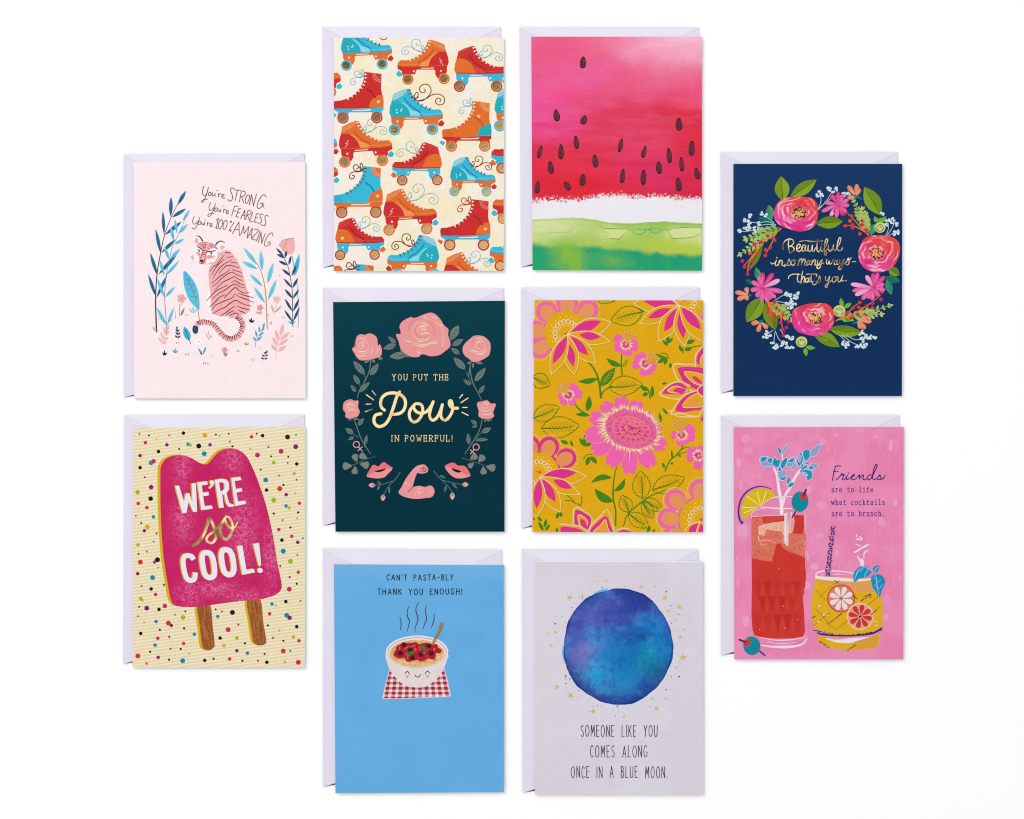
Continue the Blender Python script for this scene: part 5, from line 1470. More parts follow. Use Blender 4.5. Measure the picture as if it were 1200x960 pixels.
lotus([("1100,480 1000,484 920,486 935,560 970,600 1020,640 1060,640 1100,600", "948,506 1040,502 1110,520 1110,640 1050,630 990,600 965,560", "985,530 1060,535 1110,560 1110,610 1050,600 1010,570", "1030,562 1050,556 1080,580 1088,600 1060,592", MAG),
       ("1020,610 960,585 900,600 838,660 900,685 960,690 1000,670", "856,652 905,606 960,592 1000,625 985,655 950,662 900,660", "885,640 930,612 975,625 1000,640 940,655", "918,640 950,622 998,636 960,654", MAG),
       ("1060,640 990,660 950,700 905,778 960,775 1030,790 1100,780 1100,640", "932,756 960,700 1000,665 1060,642 1110,650 1110,745 1040,755 990,765", "975,735 1000,690 1060,655 1110,665 1110,725 1040,738", "1002,725 1030,690 1070,682 1066,710 1040,728", ORG),
       ("1050,500 1050,440 1075,400 1110,375 1110,490", "1058,480 1062,430 1085,395 1110,380 1110,480", "1078,480 1085,440 1110,415 1110,480", None, None),
       ("1110,600 1075,615 1060,640 1080,670 1110,680", "1064,640 1078,618 1110,610 1110,672 1082,664", None, None, None)])
FR(605, 480, 5)
lotus([("330,720 335,640 345,575 400,600 440,640 430,720", "345,592 400,606 440,640 420,700 350,700", "362,618 400,632 420,665 400,690 370,680", "375,640 405,655 412,690 385,690", MAG),
       ("250,672 330,680 380,690 430,740 270,740", "262,688 330,692 380,705 410,740 280,740", None, None, None),
       ("420,740 440,680 500,620 532,588 560,660 575,740", "432,722 470,665 525,624 548,670 560,730", "452,722 490,680 522,645 535,690 545,730", "470,720 500,690 520,680 525,720", ORG),
       ("560,740 600,705 650,700 700,740", "575,730 610,708 650,706 695,730", None, None, None),
       ("1070,40 1085,10 1110,-20 1110,90", "1080,60 1088,40 1110,20 1110,75", None, None, None)])
lotus([("890,12 940,2 1000,-4 1110,-20 1110,20 1050,38 990,42 930,36", "930,4 1000,-2 1100,-20 1060,10 1000,18 950,14", None, None, None)], 8)
# the big zinnia
FR(680, 450, 8.725)
root = Flo(24)
root.fill(circle(pt(520, 465), 25, 30, 18, .25), PNK)
zin = fput(root, "big_pink_flower")
ZC = (515, 480); _k = 0
for x, y, w in ((215, 190, 17), (395, 120, 18), (590, 160, 18), (740, 300, 17), (845, 450, 15), (848, 545, 13), (885, 650, 18), (740, 860, 19), (500, 935, 19), (290, 850, 19), (110, 700, 20), (35, 530, 20), (85, 320, 18)):
    p = Flo(12 + 3 * _k); _k = (_k + 1) % 5; _l = lobe(pt(*ZC), pt(x, y), w * 1.02, notch=.085); p.fill(_l, PNK); p.stroke(_l, .75, YEL, 0, 0, closed=True); fput(p, "petal", zin)
g = Flo(28)
for i in range(150):
    an = i / 150 * 6.283; ca, sa = math.cos(an), math.sin(an)
    k = 1 + random.uniform(-.08, .10)
    ex, ey = 268 * ca * k, 196 * sa * k
    x, y = 520 + ex * math.cos(.25) - ey * math.sin(.25), 462 + ex * math.sin(.25) + ey * math.cos(.25)
    g.lev = 28 + i % 9
    ln = random.uniform(25, 55) if not (2.4 < an < 3.6) else random.uniform(50, 95)
    g.stroke([pt(x, y), pt(x + ca * ln * .9 + random.uniform(-12, 12), y + sa * ln * .9 + random.uniform(-12, 12))], (1.5, 1.3, .5), random.choice([CRM, '#ecd08a', '#f3dc9c', '#e8bd68']), 0, 0)
g.lev = 40
g.fill(circle(pt(520, 465), 30.5, 36, 22, .25), '#ea6aa0')
for i in range(90):
    an = i / 90 * 6.283; k = random.uniform(.74, .98); ex, ey = 262 * math.cos(an), 190 * math.sin(an)
    g.lev = 41 + i % 5
    f = lambda kk: pt(520 + (ex * math.cos(.25) - ey * math.sin(.25)) * kk, 464 + (ex * math.sin(.25) + ey * math.cos(.25)) * kk)
    g.stroke([f(k - .22), f(k)], (.4, 1.2, .5), random.choice([MAG, MAG, '#c93a5e', '#e0524a']), 0, 0)
fput(g, "fringe", zin)
g = Flo(50)
def _ring(rx_, ry_, n, ln, w, a0, cx_, cy_, base):
    for i in range(n):
        an = a0 + i / n * 6.283
        ex, ey = math.cos(an), math.sin(an)
        rot = lambda u, v: pt(cx_ + u * math.cos(.3) - v * math.sin(.3), cy_ + u * math.sin(.3) + v * math.cos(.3))
        l_ = ln * random.uniform(.85, 1.15)
        b, t = rot(ex * (rx_ - l_ * 1.1), ey * (ry_ - l_ * .8)), rot(ex * rx_, ey * ry_)
        g.lev = base + (i % 3) * 5
        sh_ = lobe(b, t, w * random.uniform(.9, 1.15))
        g.fill(sh_, random.choice([PNK, PNK, '#f05aa6'])); g.stroke(sh_, .5, '#eaa63a', 0, 0, closed=True)
        for k_ in (-.22, 0, .22):
            f_ = random.uniform(.5, .75); nx_, ny_ = -(t[1] - b[1]), (t[0] - b[0])
            g.stroke([(b[0] + nx_ * k_ * .5, b[1] + ny_ * k_ * .5), (b[0] + (t[0] - b[0]) * f_ + nx_ * k_, b[1] + (t[1] - b[1]) * f_ + ny_ * k_)], (.9, .8, .25), random.choice([MAG, '#d02a66']), 0, 0, same=k_ > -.2)
_ring(205, 138, 17, 62, 6.2, .1, 520, 474, 52)
_ring(138, 92, 12, 58, 6.0, .4, 522, 462, 74)
_ring(72, 46, 7, 46, 5.4, .2, 524, 452, 96)
g.lev = 116
g.stroke(P("500,690 505,740 500,785"), (.9, .7, .3), '#fbe0ec')
fput(g, "inner_petals", zin)
# small blossoms with stamens
def pansy(c, petals, stamen, lev=12):
    cc = pt(*c)
    a = Flo(lev)
    a.fill(circle(cc, 4, 14), ORG)
    o = fput(a, "small_blossom")
    for ip, (x, y, w) in enumerate(petals):
        p = Flo(lev + 2 + 2 * (ip % 3)); p.fill(lobe(cc, pt(x, y), w / 5, notch=.1), PNK); fput(p, "petal", o)
    f = Flo(lev + 10)
    for x, y, w in petals:
        t = pt(x, y); an = math.atan2(t[1] - cc[1], t[0] - cc[0])
        f.lev = lev + 10
        for j in range(6):
            b = an + (j - 2.5) * .26; d = 6.4
            f.stroke([(cc[0] + 4.2 * math.cos(b), cc[1] + 4.2 * math.sin(b)), (cc[0] + (d + random.uniform(-.6, 1.8)) * math.cos(b), cc[1] + (d + random.uniform(-.6, 1.8)) * math.sin(b))], (.9, 1, .5), random.choice([CRM, '#efd694']), 0, 0)
        for j in range(4):
            b = an + (j - 1.5) * .3
            f.stroke([(cc[0] + 2.4 * math.cos(b), cc[1] + 2.4 * math.sin(b)), (cc[0] + 4.8 * math.cos(b), cc[1] + 4.8 * math.sin(b))], (.5, .9, .5), random.choice([MAG, '#c42a50']), 0, 0)
    f.dot(cc, 1.3, '#e8a13a', same=False)
    if f.F and o: fput(f, "fringe", o)
    st = Flo(lev + 34)
    for x, y in stamen:
        q = pt(x, y); st.stroke([cc, q], .55, '#f3a27c', 0, 0); st.dot(q, 1.1, '#c86a9a', n=8, same=False); st.dot((q[0], q[1]), .65, '#fbe8f0', n=8, same=False)
    if st.F and o: fput(st, "stamen", o)
FR(605, 330, 5)
pansy((643, 368), [(575, 320, 52), (572, 395, 50), (660, 440, 46), (716, 395, 48), (612, 425, 36), (712, 350, 40)], [(634, 292), (659, 290), (677, 308), (697, 317), (698, 337)])
pansy((757, 482), [(722, 415, 54), (678, 488, 52), (742, 555, 50), (818, 515, 50), (790, 550, 34), (690, 440, 36)], [(783, 417), (803, 422), (814, 442), (826, 462), (822, 470)])
pansy((305, 665), [(350, 600, 52), (388, 660, 52), (340, 725, 46), (268, 722, 46), (245, 680, 40), (370, 630, 34)], [(240, 650), (247, 627), (258, 612), (270, 602), (290, 596)])
FR(605, 480, 5)
pansy((968, 150), [(1048, 110, 52), (1050, 170, 50), (960, 215, 48), (905, 150, 46), (1010, 195, 36), (1030, 90, 40)], [(918, 95), (928, 82), (945, 72), (965, 66), (985, 76)])
pansy((1068, 270), [(1000, 235, 46), (995, 290, 46), (1060, 355, 50), (1110, 310, 50), (1085, 210, 46), (1030, 220, 36)], [])
# green leaves and stems
def gstem(strokes, leaves, lev=3, name="leafy_stem"):
    a = Flo(lev)
    for s, w in strokes: a.stroke(P(s), tuple(q * 1.25 for q in w) if isinstance(w, tuple) else w * 1.25, GRN)
    for s, w, bn in leaves: a.fill(leaf(*P(s), w / 5, bn / 5, 8, .45), GRN)
    fput(a, name)
FR(605, 330, 5)
gstem([("385,445 430,480 470,540 488,610 496,680", (1.2, 1.7, 2)), ("496,675 515,640 560,612", 1.2), ("470,568 480,580", 1.2)], [("490,612 576,506", 44, 8), ("476,570 362,586", 32, -6)])
gstem([("620,410 615,470 620,550", 1.3), ("618,498 640,490 650,465 645,462 622,495", .7)], [("616,495 528,450", 32, -8)])
gstem([("330,702 370,750 410,775", (1.2, 1.6, 1.2))], [("415,760 428,670", 36, 4), ("430,785 345,780", 26, 4)])
gstem([("845,420 880,425 892,450", .9)], [("890,450 812,420", 16, -6), ("872,450 828,478", 24, 0), ("880,445 868,490", 24, 0), ("902,478 904,508", 18, 0)])
gstem([], [("888,378 855,342", 17, 0), ("885,372 890,308", 20, 0), ("888,362 918,330", 18, 0)]); gstem([("978,420 975,390", 1.2), ("1005,390 1040,382 1090,375", .9)], [("968,412 955,370", 17, 0), ("985,400 1030,392", 26, 0), ("995,362 1048,345", 26, 0)])
gstem([("735,612 770,630 785,685", 1.3)], [("772,640 725,608", 24, -4), ("795,680 798,608", 24, 0), ("772,655 738,668", 24, 0)])
for _q in [("888,780 860,745", 15, 0), ("852,600 884,596", 14, 0), ("750,180 715,148", 16, 0), ("845,825 838,765", 15, 0)]: gstem([], [_q], name="loose_leaf")
FR(605, 480, 5)
gstem([("625,278 585,350 570,430 568,520 582,590 582,680", (.6, 1.5, 1.5))], [("562,400 436,432", 34, 18), ("572,480 638,402", 32, 14), ("568,540 458,465", 50, -14)])
gstem([("628,685 650,620 700,570 780,510 880,470", (1, 1.4, .7))], [])
gstem([("980,180 975,220 940,265 900,300 872,360", 1.3), ("975,230 1000,220 1025,225", .8), ("940,268 1000,248 1020,258", .8)], [("905,310 918,322", 16, 0), ("915,290 910,235", 13, 0), ("870,345 855,310", 16, 0), ("950,262 965,280", 12, 0)])
gstem([], [("405,215 370,168", 26, 0), ("402,220 402,145", 22, 0), ("405,215 446,190", 22, 0)]); gstem([("395,290 410,268 445,262", .9)], [("430,275 408,330", 28, 0), ("435,275 475,318", 28, 0)]); gstem([], [("305,200 258,182", 22, 0), ("330,218 318,180", 16, 0), ("888,30 855,-10", 15, 0), ("850,70 838,20", 16, 0)])
gstem([("285,532 320,535 345,548 380,565", .8), ("300,505 330,530 345,550", .8), ("375,565 385,530 382,510", .9)], []); gstem([], [("235,640 250,600", 20, 0), ("262,630 262,600", 20, 0), ("150,655 125,628", 18, 0), ("160,710 128,655", 20, 0), ("165,690 178,640", 20, 0), ("170,710 198,672", 18, 0), ("240,720 238,690", 16, 0), ("100,650 105,630", 14, 0), ("768,720 785,680", 22, 0), ("800,720 812,700", 14, 0)])
# serrated outline leaves
def serrated(b, t, w, n=11, lev=8, vein=True, solid=False, deep=.8, hatch=True):
    q0, q1 = P(b)[0], P(t)[0]
    ol = leaf(q0, q1, w / 5, 0, n, .45)
    m = len(ol); cx_, cy_ = (q0[0] + q1[0]) / 2, (q0[1] + q1[1]) / 2
    pts = []
    for i in range(m):
        p, q = ol[i], ol[(i + 1) % m]
        pts.append(p)
        mx, my = p[0] * .3 + q[0] * .7, p[1] * .3 + q[1] * .7
        dx, dy = mx - cx_, my - cy_; l = math.hypot(dx, dy) or 1
        pts.append((mx + dx / l * deep * 1.6, my + dy / l * deep * 1.6))
    a = Flo(lev)
    if solid: a.fill(pts, GRN)
    else: a.stroke(pts, .8, GRN, 0, 0, closed=True)
    v = lambda s, o=0: (q0[0] + (q1[0] - q0[0]) * s - (q1[1] - q0[1]) * o, q0[1] + (q1[1] - q0[1]) * s + (q1[0] - q0[0]) * o)
    if vein:
        a.stroke([v(0), v(.5, .03), v(.88)], (1.7, 1.4, .5), GRN)
        if hatch:
            k = w / 5 / math.hypot(q1[0] - q0[0], q1[1] - q0[1])
            for i in range(7):
                s = .2 + i * .09
                for sd in (-1, 1): a.stroke([v(s), v(s + .1, sd * k * .27)], (.45, .35, .2), GRN if not solid else YEL, 0, 0)
    fput(a, "serrated_leaf")
FR(605, 330, 5)
serrated("735,180", "556,228", 108, 12); serrated("545,620", "738,600", 108, 12); serrated("95,560", "195,608", 84, 9); serrated("100,800", "250,735", 88, 9); serrated("580,110", "430,100", 40, 8); serrated("494,612", "578,506", 50, 9, solid=True)
FR(605, 480, 5)
serrated("150,110", "368,95", 118, 12); serrated("738,520", "728,362", 98, 9, deep=.9); serrated("800,470", "985,400", 96, 10, deep=.9); serrated("660,600", "620,505", 72, 8, deep=.8); serrated("660,612", "775,690", 78, 8, deep=.8); serrated("750,530", "855,590", 66, 8, deep=.7); serrated("740,545", "800,635", 60, 8, deep=.7)

# ================================================================== ice pop card
def stripes(x, y):
    u = (y + x * .135) / 3.86
    s = np.abs((u % 1) - .5) * 2
    n = fbm(x * .5, y * .5, 131, 2)
    t = sstep(.38, .58, s + (n - .5) * .12)
    return mixa('#efe9dc', '#eed688', t * .88)
Q = [(156.2, 501.6), (357.8, 500.2), (357.3, 782.4), (155.4, 782.4)]
pop = card("cream striped confetti greeting card with a big pink two stick ice pop", Q, '#efe7d4', stripes, .8)
CF = {'b': '#0e8db0', 'k': '#1d191a', 'p': '#d0286a', 'y': '#d9ae16', 'r': '#d3343a', 'm': '#8c1d72', 'g': '#a3b81c', 'n': '#3a2420'}
a = Art(2, (156.3, 501.8, 357.2, 782.2))
FR(135, 480, 5)
D1 = "142,142,b,6 198,152,k,6 177,194,p,11 241,171,y,5 317,152,r,6 400,138,k,11 303,207,m,11 254,246,k,11 375,231,k,6 146,270,m,11 427,203,b,11 440,209,g,10 490,214,k,15 526,151,y,15 556,207,m,11 590,147,k,6 611,155,g,6 665,142,m,6 522,259,b,15 672,188,b,6 687,216,k,7 799,160,r,11 829,142,k,6 864,153,k,11 792,231,g,6 834,267,p,15 898,219,m,6 914,274,k,6 929,312,g,11 972,245,p,15 1010,161,n,15 1060,149,b,6 1058,218,m,15 1014,277,k,6 1064,319,k,11 1011,313,r,6 853,352,k,6 225,303,r,14 211,312,b,15 146,341,k,11 173,397,m,6 211,455,m,14 132,484,g,14 208,522,k,14 135,550,p,11 186,575,r,11 121,623,p,6 224,629,b,11 153,665,k,6 189,688,y,15 171,710,m,11 243,726,k,6 225,774,b,6 882,413,b,15 960,387,p,6 1049,375,y,11 1062,412,m,6 986,442,k,7 887,472,k,11 964,464,r,15 1002,499,m,11 1055,491,y,6 929,531,g,15 1079,549,p,11 1001,565,b,11 1020,576,y,11 929,610,k,7 1072,603,k,7 1065,638,g,6 981,648,r,6 1027,691,k,7 959,703,p,11 1035,743,p,11 977,765,k,11 1070,778,m,11 1100,754,b,6"
D2 = "134,18,g,11 137,71,k,6 186,57,p,6 148,119,r,15 231,119,p,11 248,105,k,15 253,151,g,7 132,187,m,11 219,210,b,15 155,259,p,6 286,253,k,6 211,276,k,11 237,309,r,11 150,333,g,12 158,341,y,10 141,381,k,6 185,389,m,15 291,376,p,14 257,396,k,11 411,408,k,6 351,427,b,6 134,436,b,6 398,443,g,14 170,472,y,6 240,467,b,11 312,476,r,15 329,490,m,11 262,516,k,7 404,507,k,7 150,537,k,11 250,565,p,11 317,557,m,7 464,542,b,11 234,605,b,11 401,596,r,11 205,644,k,7 324,627,r,7 384,628,k,7 133,669,r,15 252,677,m,11 316,691,k,7 184,713,p,7 434,655,g,6 396,697,b,15 589,396,k,6 626,408,p,6 601,438,b,11 687,414,k,15 722,485,p,7 662,515,p,15 615,564,k,11 713,564,g,11 637,608,y,11 760,595,k,7 713,638,m,11 775,652,b,11 525,695,k,11 577,685,k,7 671,686,p,11 746,697,k,7 836,697,r,7 876,657,m,7 889,706,k,11 985,55,b,15 1067,77,p,6 1027,114,g,15 967,142,k,6 1073,178,r,11 1022,208,m,7 1064,246,k,7 1020,278,p,15 919,364,b,11 942,374,g,6 1000,350,k,11 1086,345,r,6 905,422,r,11 1005,431,b,15 1022,445,m,14 1064,497,k,11 895,490,k,7 962,520,g,7 925,563,p,7 986,580,k,7 1045,558,y,11 1077,580,p,11 985,640,r,15 1026,639,b,7 994,704,g,7 1073,706,p,15"
for oy, D_ in ((480, D1), (635, D2)):
    FR(135, oy, 5)
    for i, t in enumerate(D_.split()):
        x, y, c, r = t.split(',')
        a.lev = 2 + i % 2
        a.dot(pt(float(x), float(y)), float(r) / 5 * .98, CF[c], n=14)
put(a, "confetti_dots", pop)
FR(135, 480, 5)
OUT = "265,370 268,335 285,302 310,282 345,270 400,268 450,286 490,310 530,322 555,305 590,264 630,236 690,228 738,245 772,278 796,322 826,390 858,478 892,590 925,740 950,895 972,1002 974,1052 940,1085 900,1100 850,1112 740,1122 600,1140 480,1156 380,1155 340,1140 322,1100 305,1005 285,875 272,720 265,540"
def icy(x, y):
    n = fbm(x * .06, y * .05, 141, 3)
    b = mixa('#c41f5e', '#cf2a6a', n)
    sp = vn(x * 1.0, y * 1.0, 143) * .6 + vn(x * .55, y * .55, 144) * .4
    pa = np.zeros(x.shape)
    for cx_, cy_, sx, sy in ((213, 548, 9, 20), (272, 540, 12, 16), (214, 612, 12, 22), (222, 695, 14, 14), (290, 700, 30, 9), (285, 620, 16, 40), (250, 690, 30, 10), (318, 650, 10, 30)):
        pa = np.maximum(pa, np.exp(-((x - cx_) / sx) ** 2 - ((y - cy_) / sy) ** 2))
    b = mixa(b, '#ee7ab0', np.clip((sp - .36) * 2.6, 0, 1) * pa * .9)
    b = mixa(b, '#aa1750', sstep(.62, .9, vn(x * .9 + 50, y * .9, 146)) * .25)
    return np.clip(b, 0, .93)
ol = P(OUT)
a = Art(8); a.fill([(x - 3.2, y - .6) for x, y in ol], '#ddb012', smooth=3); edge = put(a, "ice_pop", pop)
a = Art(10); a.wash(ol, icy, .9, smooth=3); a.build("frozen_body", edge, CARD_H)
def wood(x, y):
    u = x - (y - 700) * .13
    g = fbm(u * 1.6, y * .09, 151, 3)
    k = vn(u * 3.2, y * .16, 153)
    return np.clip(mixa(mixa('#b5703f', '#8f4f28', sstep(.35, .65, g)), '#6b3a1e', sstep(.72, .9, k) * .7), 0, .93)
FR(135, 635, 5)
for s, dx in (("482,365 554,360 572,500 583,598 578,620 550,636 524,630 508,606 496,500", -15), ("772,335 848,330 868,470 885,575 880,598 850,608 824,600 806,576 790,470", -13)):
    p = P(s)
    a = Art(4); a.fill([(x + dx / 5, y - .4) for x, y in p], '#ddb012', smooth=3); o = a.build("stick", edge, CARD_H)
    a = Art(6); a.wash(p, wood, .7, smooth=3); a.build("wood_face", o, CARD_H)
# block lettering with a yellow edge
def block(a, pts, k=1, holes=(), sm=0):
    off = lambda q: [(x - 1.5, y - .55) for x, y in q]
    pts = spline(pts, True, sm) if sm else pts
    a.fill(off(pts), '#e0ab14'); a.fill([(x - .7, y - .3) for x, y in pts], '#e0ab14')
    a.lev += 1
    a.fill(pts, '#eeeaf2')
    for h in holes: a.fill(h, '#e0ab14'); a.fill([(x - .55 * .6, y) for x, y in []] or [(hx * 1.0 - 0.0, hy) for hx, hy in shrink(h)], '#c9256a')
def shrink(h, d=1.3):
    xs = [p[0] for p in h]; mx, mn = max(xs), min(xs)
    return [(p[0] - (d * .8 if p[0] > (mx + mn) / 2 else 0), p[1] + (.55 if False else 0)) for p in h]
FR(195, 555, 10)
a = Art(20)
for s in ("105,148 150,141 207,335 232,236 268,229 306,340 299,120 346,114 361,447 318,452 262,322 236,461 190,466",
          "364,104 480,91 486,130 416,140 426,226 495,217 499,254 432,267 450,386 535,375 543,412 412,431", "762,54 870,39 880,76 801,88 815,184 884,172 891,208 822,224 840,330 926,319 934,354 808,383"):
    block(a, P(s))
block(a, P("512,92 535,80 556,88 560,108 550,140 510,180 504,164 528,134 514,122"), sm=2)
block(a, P("570,78 650,62 704,70 735,106 737,186 706,230 722,300 740,350 786,360 796,384 735,393 702,350 682,250 654,242 673,398 622,406"), holes=[P("618,106 664,102 682,126 682,184 646,206 634,206")])
put(a, "lettering", pop)
FR(195, 610, 10)
a = Art(20)
def fat(a, pts, w, closed=False):
    p = P(pts)
    a.stroke([(x - 1.5, y - .55) for x, y in p], w, '#e0ab14', 0, 6, closed, cap='f'); a.stroke([(x - .7, y - .3) for x, y in p], w, '#e0ab14', 0, 6, closed, cap='f'); a.lev += 1
    a.stroke(p, w, '#eeeaf2', 0, 6, closed, cap='f')
fat(a, "322,458 298,424 258,412 216,424 198,470 206,560 228,650 258,694 300,704 332,680 342,610", 5.6)
fat(a, "470,378 434,390 420,440 430,540 454,630 490,666 530,668 560,640 566,570 548,450 516,390", 6.2, True)
fat(a, "695,343 660,356 646,406 656,506 680,596 716,632 756,634 786,606 792,536 774,416 742,356", 6.2, True)
block(a, P("832,304 892,292 938,580 1026,566 1040,608 892,638")); block(a, P("1018,276 1088,264 1112,524 1086,540"))
q = pt(1100, 586); a.fill(circle((q[0] - 1.2, q[1] - .4), 3, 16), '#e0ab14'); a.lev += 1; a.fill(circle(q, 3.0, 16), '#eeeaf2')
put(a, "lettering", pop)
FR(195, 555, 10)
S1 = ["326,848 395,788 448,700 484,595 506,532 534,566 566,640 588,705 580,765 540,812 494,806 472,768 500,722 560,680 622,618 670,545 704,504"]
S2 = ["704,504 664,570 634,650 648,730 700,774 748,730 778,650 768,565 736,514 704,504", "690,540 715,600 762,640 808,626 836,572"]
a = Art(24)
for st in S1 + S2: a.stroke([(x - .75, y - .1) for x, y in P(st)], (3.0, 2.9, 1.8), '#b3a21c')
a.lev += 1
script(a, S1, (2.4, 3.2, 1.6), '#ffffff', PALE); script(a, S2[:1], (1.8, 3.0, 2.0), '#ffffff', PALE); script(a, S2[1:], (1.6, 1.9, 1.4), '#ffffff', PALE)
put(a, "lettering", pop)

# ================================================================== cocktails card
def candy(x, y):
    n = fbm(x * .045, y * .045, 161); f = fbm(x * .5, y * .12, 162, 3)
    c = mixa('#ee85b2', '#f092bc', sstep(.3, .7, n * .8 + f * .2))
    return mixa(c, '#f3a2c6', sstep(.6, .8, f) * .3)
Q = [(859.4, 500.6), (1059.2, 500.2), (1058.8, 772.8), (860.4, 773)]
ckt = card("hot pink greeting card with a red cocktail and a yellow cocktail", Q, '#ea82b2', candy, 2.0)
KC = (859.8, 500.8, 1058.6, 772.6)
a = Art(2, KC)
FR(840, 480, 5)
for s in ("170,170,30,26", "185,240,34,18", "128,310,16,26", "140,440,12,32", "150,710,34,40", "700,150,16,14", "840,120,30,16", "620,190,18,22", "615,560,32,30", "1020,210,14,34", "605,740,26,18", "1045,545,16,22", "965,660,24,30", "350,150,12,14", "500,640,30,30", "540,470,14,20", "930,160,12,8", "250,385,16,10"):
    x, y, w, h = map(float, s.split(',')); q = pt(x, y)
    a.fill([(q[0] + w / 5 * math.cos(t) * random.uniform(.8, 1.1), q[1] + h / 5 * math.sin(t) * random.uniform(.8, 1.1)) for t in [i * .628 for i in range(10)]], random.choice(['#f09cc6', '#f0a4cb', '#ee98c4']), smooth=3, same=True); put(a, 'paint_dab', ckt); a = Art(2, KC)
FR(840, 630, 5)
for s in ("125,270,10,36", "170,490,22,38", "575,170,24,22", "525,280,24,24", "1000,370,30,34", "990,465,16,24", "1075,240,10,16", "120,120,8,10", "530,110,12,30", "700,90,14,18"):
    x, y, w, h = map(float, s.split(',')); q = pt(x, y)
    a.fill([(q[0] + w / 5 * math.cos(t) * random.uniform(.8, 1.1), q[1] + h / 5 * math.sin(t) * random.uniform(.8, 1.1)) for t in [i * .628 for i in range(10)]], random.choice(['#f09cc6', '#f0a4cb', '#ee98c4']), smooth=3, same=True); put(a, 'paint_dab', ckt); a = Art(2, KC)
# tall red drink
def redd(x, y):
    n = fbm(x * .1, y * .1, 171)
    return mixa('#cd3630', '#d53d33', n)
def salmon(x, y):
    n = fbm(x * .9, y * .9, 173, 3); m = fbm(x * .12, y * .12, 174)
    b = mixa('#e58470', '#dd6e58', m)
    return np.clip(mixa(b, '#d04a3c', sstep(.56, .7, n) * .7), 0, .93)
FR(860, 590, 10)
a = Art(5)
a.wash(P("206,165 340,148 560,140 700,135 820,140 822,300 845,400 848,640 842,900 835,980 820,1010 800,1020 820,1240 832,1500 810,1560 700,1580 500,1585 330,1570 240,1545 218,1480 205,1300 210,1000 208,600"), redd, 1.6)
tall = put(a, "tall_cocktail", ckt)
a = Art(7)
a.wash(P("207,172 330,155 345,225 370,240 585,205 700,170 720,215 700,350 690,352 800,362 822,300 848,400 840,640 740,600 650,568 580,530 556,490 540,460 492,488 470,600 450,682 330,668 210,640"), salmon, .8)
a.fill(P("345,160 590,140 590,186 480,205 370,236"), '#d24b3d'); a.fill(P("712,222 760,325 800,358 690,352"), '#cf3e32')
a.build("ice", tall, CARD_H)
a = Art(12)
a.wash(P("285,272 360,240 480,220 590,207 600,262 690,330 640,362 590,400 560,330 430,315 385,300 360,380 290,370"), lambda x, y: mixa('#f2c0a6', '#ec9f86', sstep(.45, .65, fbm(x * .8, y * .8, 176, 3))), .8)
for s in ("285,380 300,440 360,430 430,440 490,468", "310,470 330,490 380,476", "290,330 320,345 380,330"): a.stroke(P(s), (.9, .8, .3), '#f4cdb6')
a.wash(P("595,110 700,100 708,250 690,330 640,300 640,500 620,500 582,452 586,300"), lambda x, y: mixa('#f1d2da', '#e79aa0', sstep(.4, .7, fbm(x * 1.3, y * .06, 177, 3))), .7)
a.stroke(P("598,120 605,260 600,440"), (1.6, 2.4, .8), '#f6e6ea'); a.stroke(P("625,250 632,380 634,490"), (.6, .8, .3), '#f6e6ea')
a.build("ice_highlight", tall, CARD_H)
a = Art(11)
FR(840, 630, 5)
for r, (y0, y1) in enumerate(((255, 350), (345, 440), (450, 560))):
    for i in range(5):
        x = 240 + i * 58 + (r % 2) * 26
        if x > 486: continue
        a.lev = 11 + i % 2
        a.fill(P(f"{x-26},{y0+8} {x-4},{y0} {x+22},{y0+6} {x+10},{(y0+y1)//2} {x+2},{y1} {x-8},{(y0+y1)//2}"), random.choice(['#c8302c', '#c42c2a', '#ca342f']), smooth=2)
        a.fill(P(f"{x+30},{y1-4} {x+20},{(y0+y1)//2+10} {x+29},{y0+18} {x+40},{(y0+y1)//2+14}"), '#d44035', smooth=2)
a.build("cut_glass_facets", tall, CARD_H)
a = Art(11)
for s, w in (("258,585 330,600 420,600 500,588 530,575", 1.4), ("250,630 330,640 430,640 500,625 528,592", 3.6), ("290,612 380,622 470,612", 1.0), ("270,604 330,612", .8)): a.stroke(P(s), (w * .3, w, w * .4), '#f2e0ea')
for x, y in ((362, 180), (388, 402), (474, 480), (398, 530), (250, 540)): a.dot(pt(x, y), .8, '#ef86b8', n=8)
a.build("glass_foot", tall, CARD_H)
a = Art(11)
FR(840, 480, 5)
a.stroke(P("202,640 204,610 230,590 300,572"), (.5, .8, .4), '#f4dce8'); a.stroke(P("250,570 330,578 400,580 440,580"), (.8, 1.8, 1.4), '#f4e2ec'); a.stroke(P("300,532 330,516 380,512 440,510"), (.8, 2, 1), '#f2d6e4'); a.stroke(P("205,628 300,622 395,620"), (.5, .8, .4), '#f3cfd8'); a.stroke(P("512,590 520,620 520,720"), (.7, .9, .3), '#f0c0d4')
a.stroke(P("510,760 520,850 518,940"), (.4, .9, .3), '#f0b0c8')
a.build("glass_rim", tall, CARD_H)
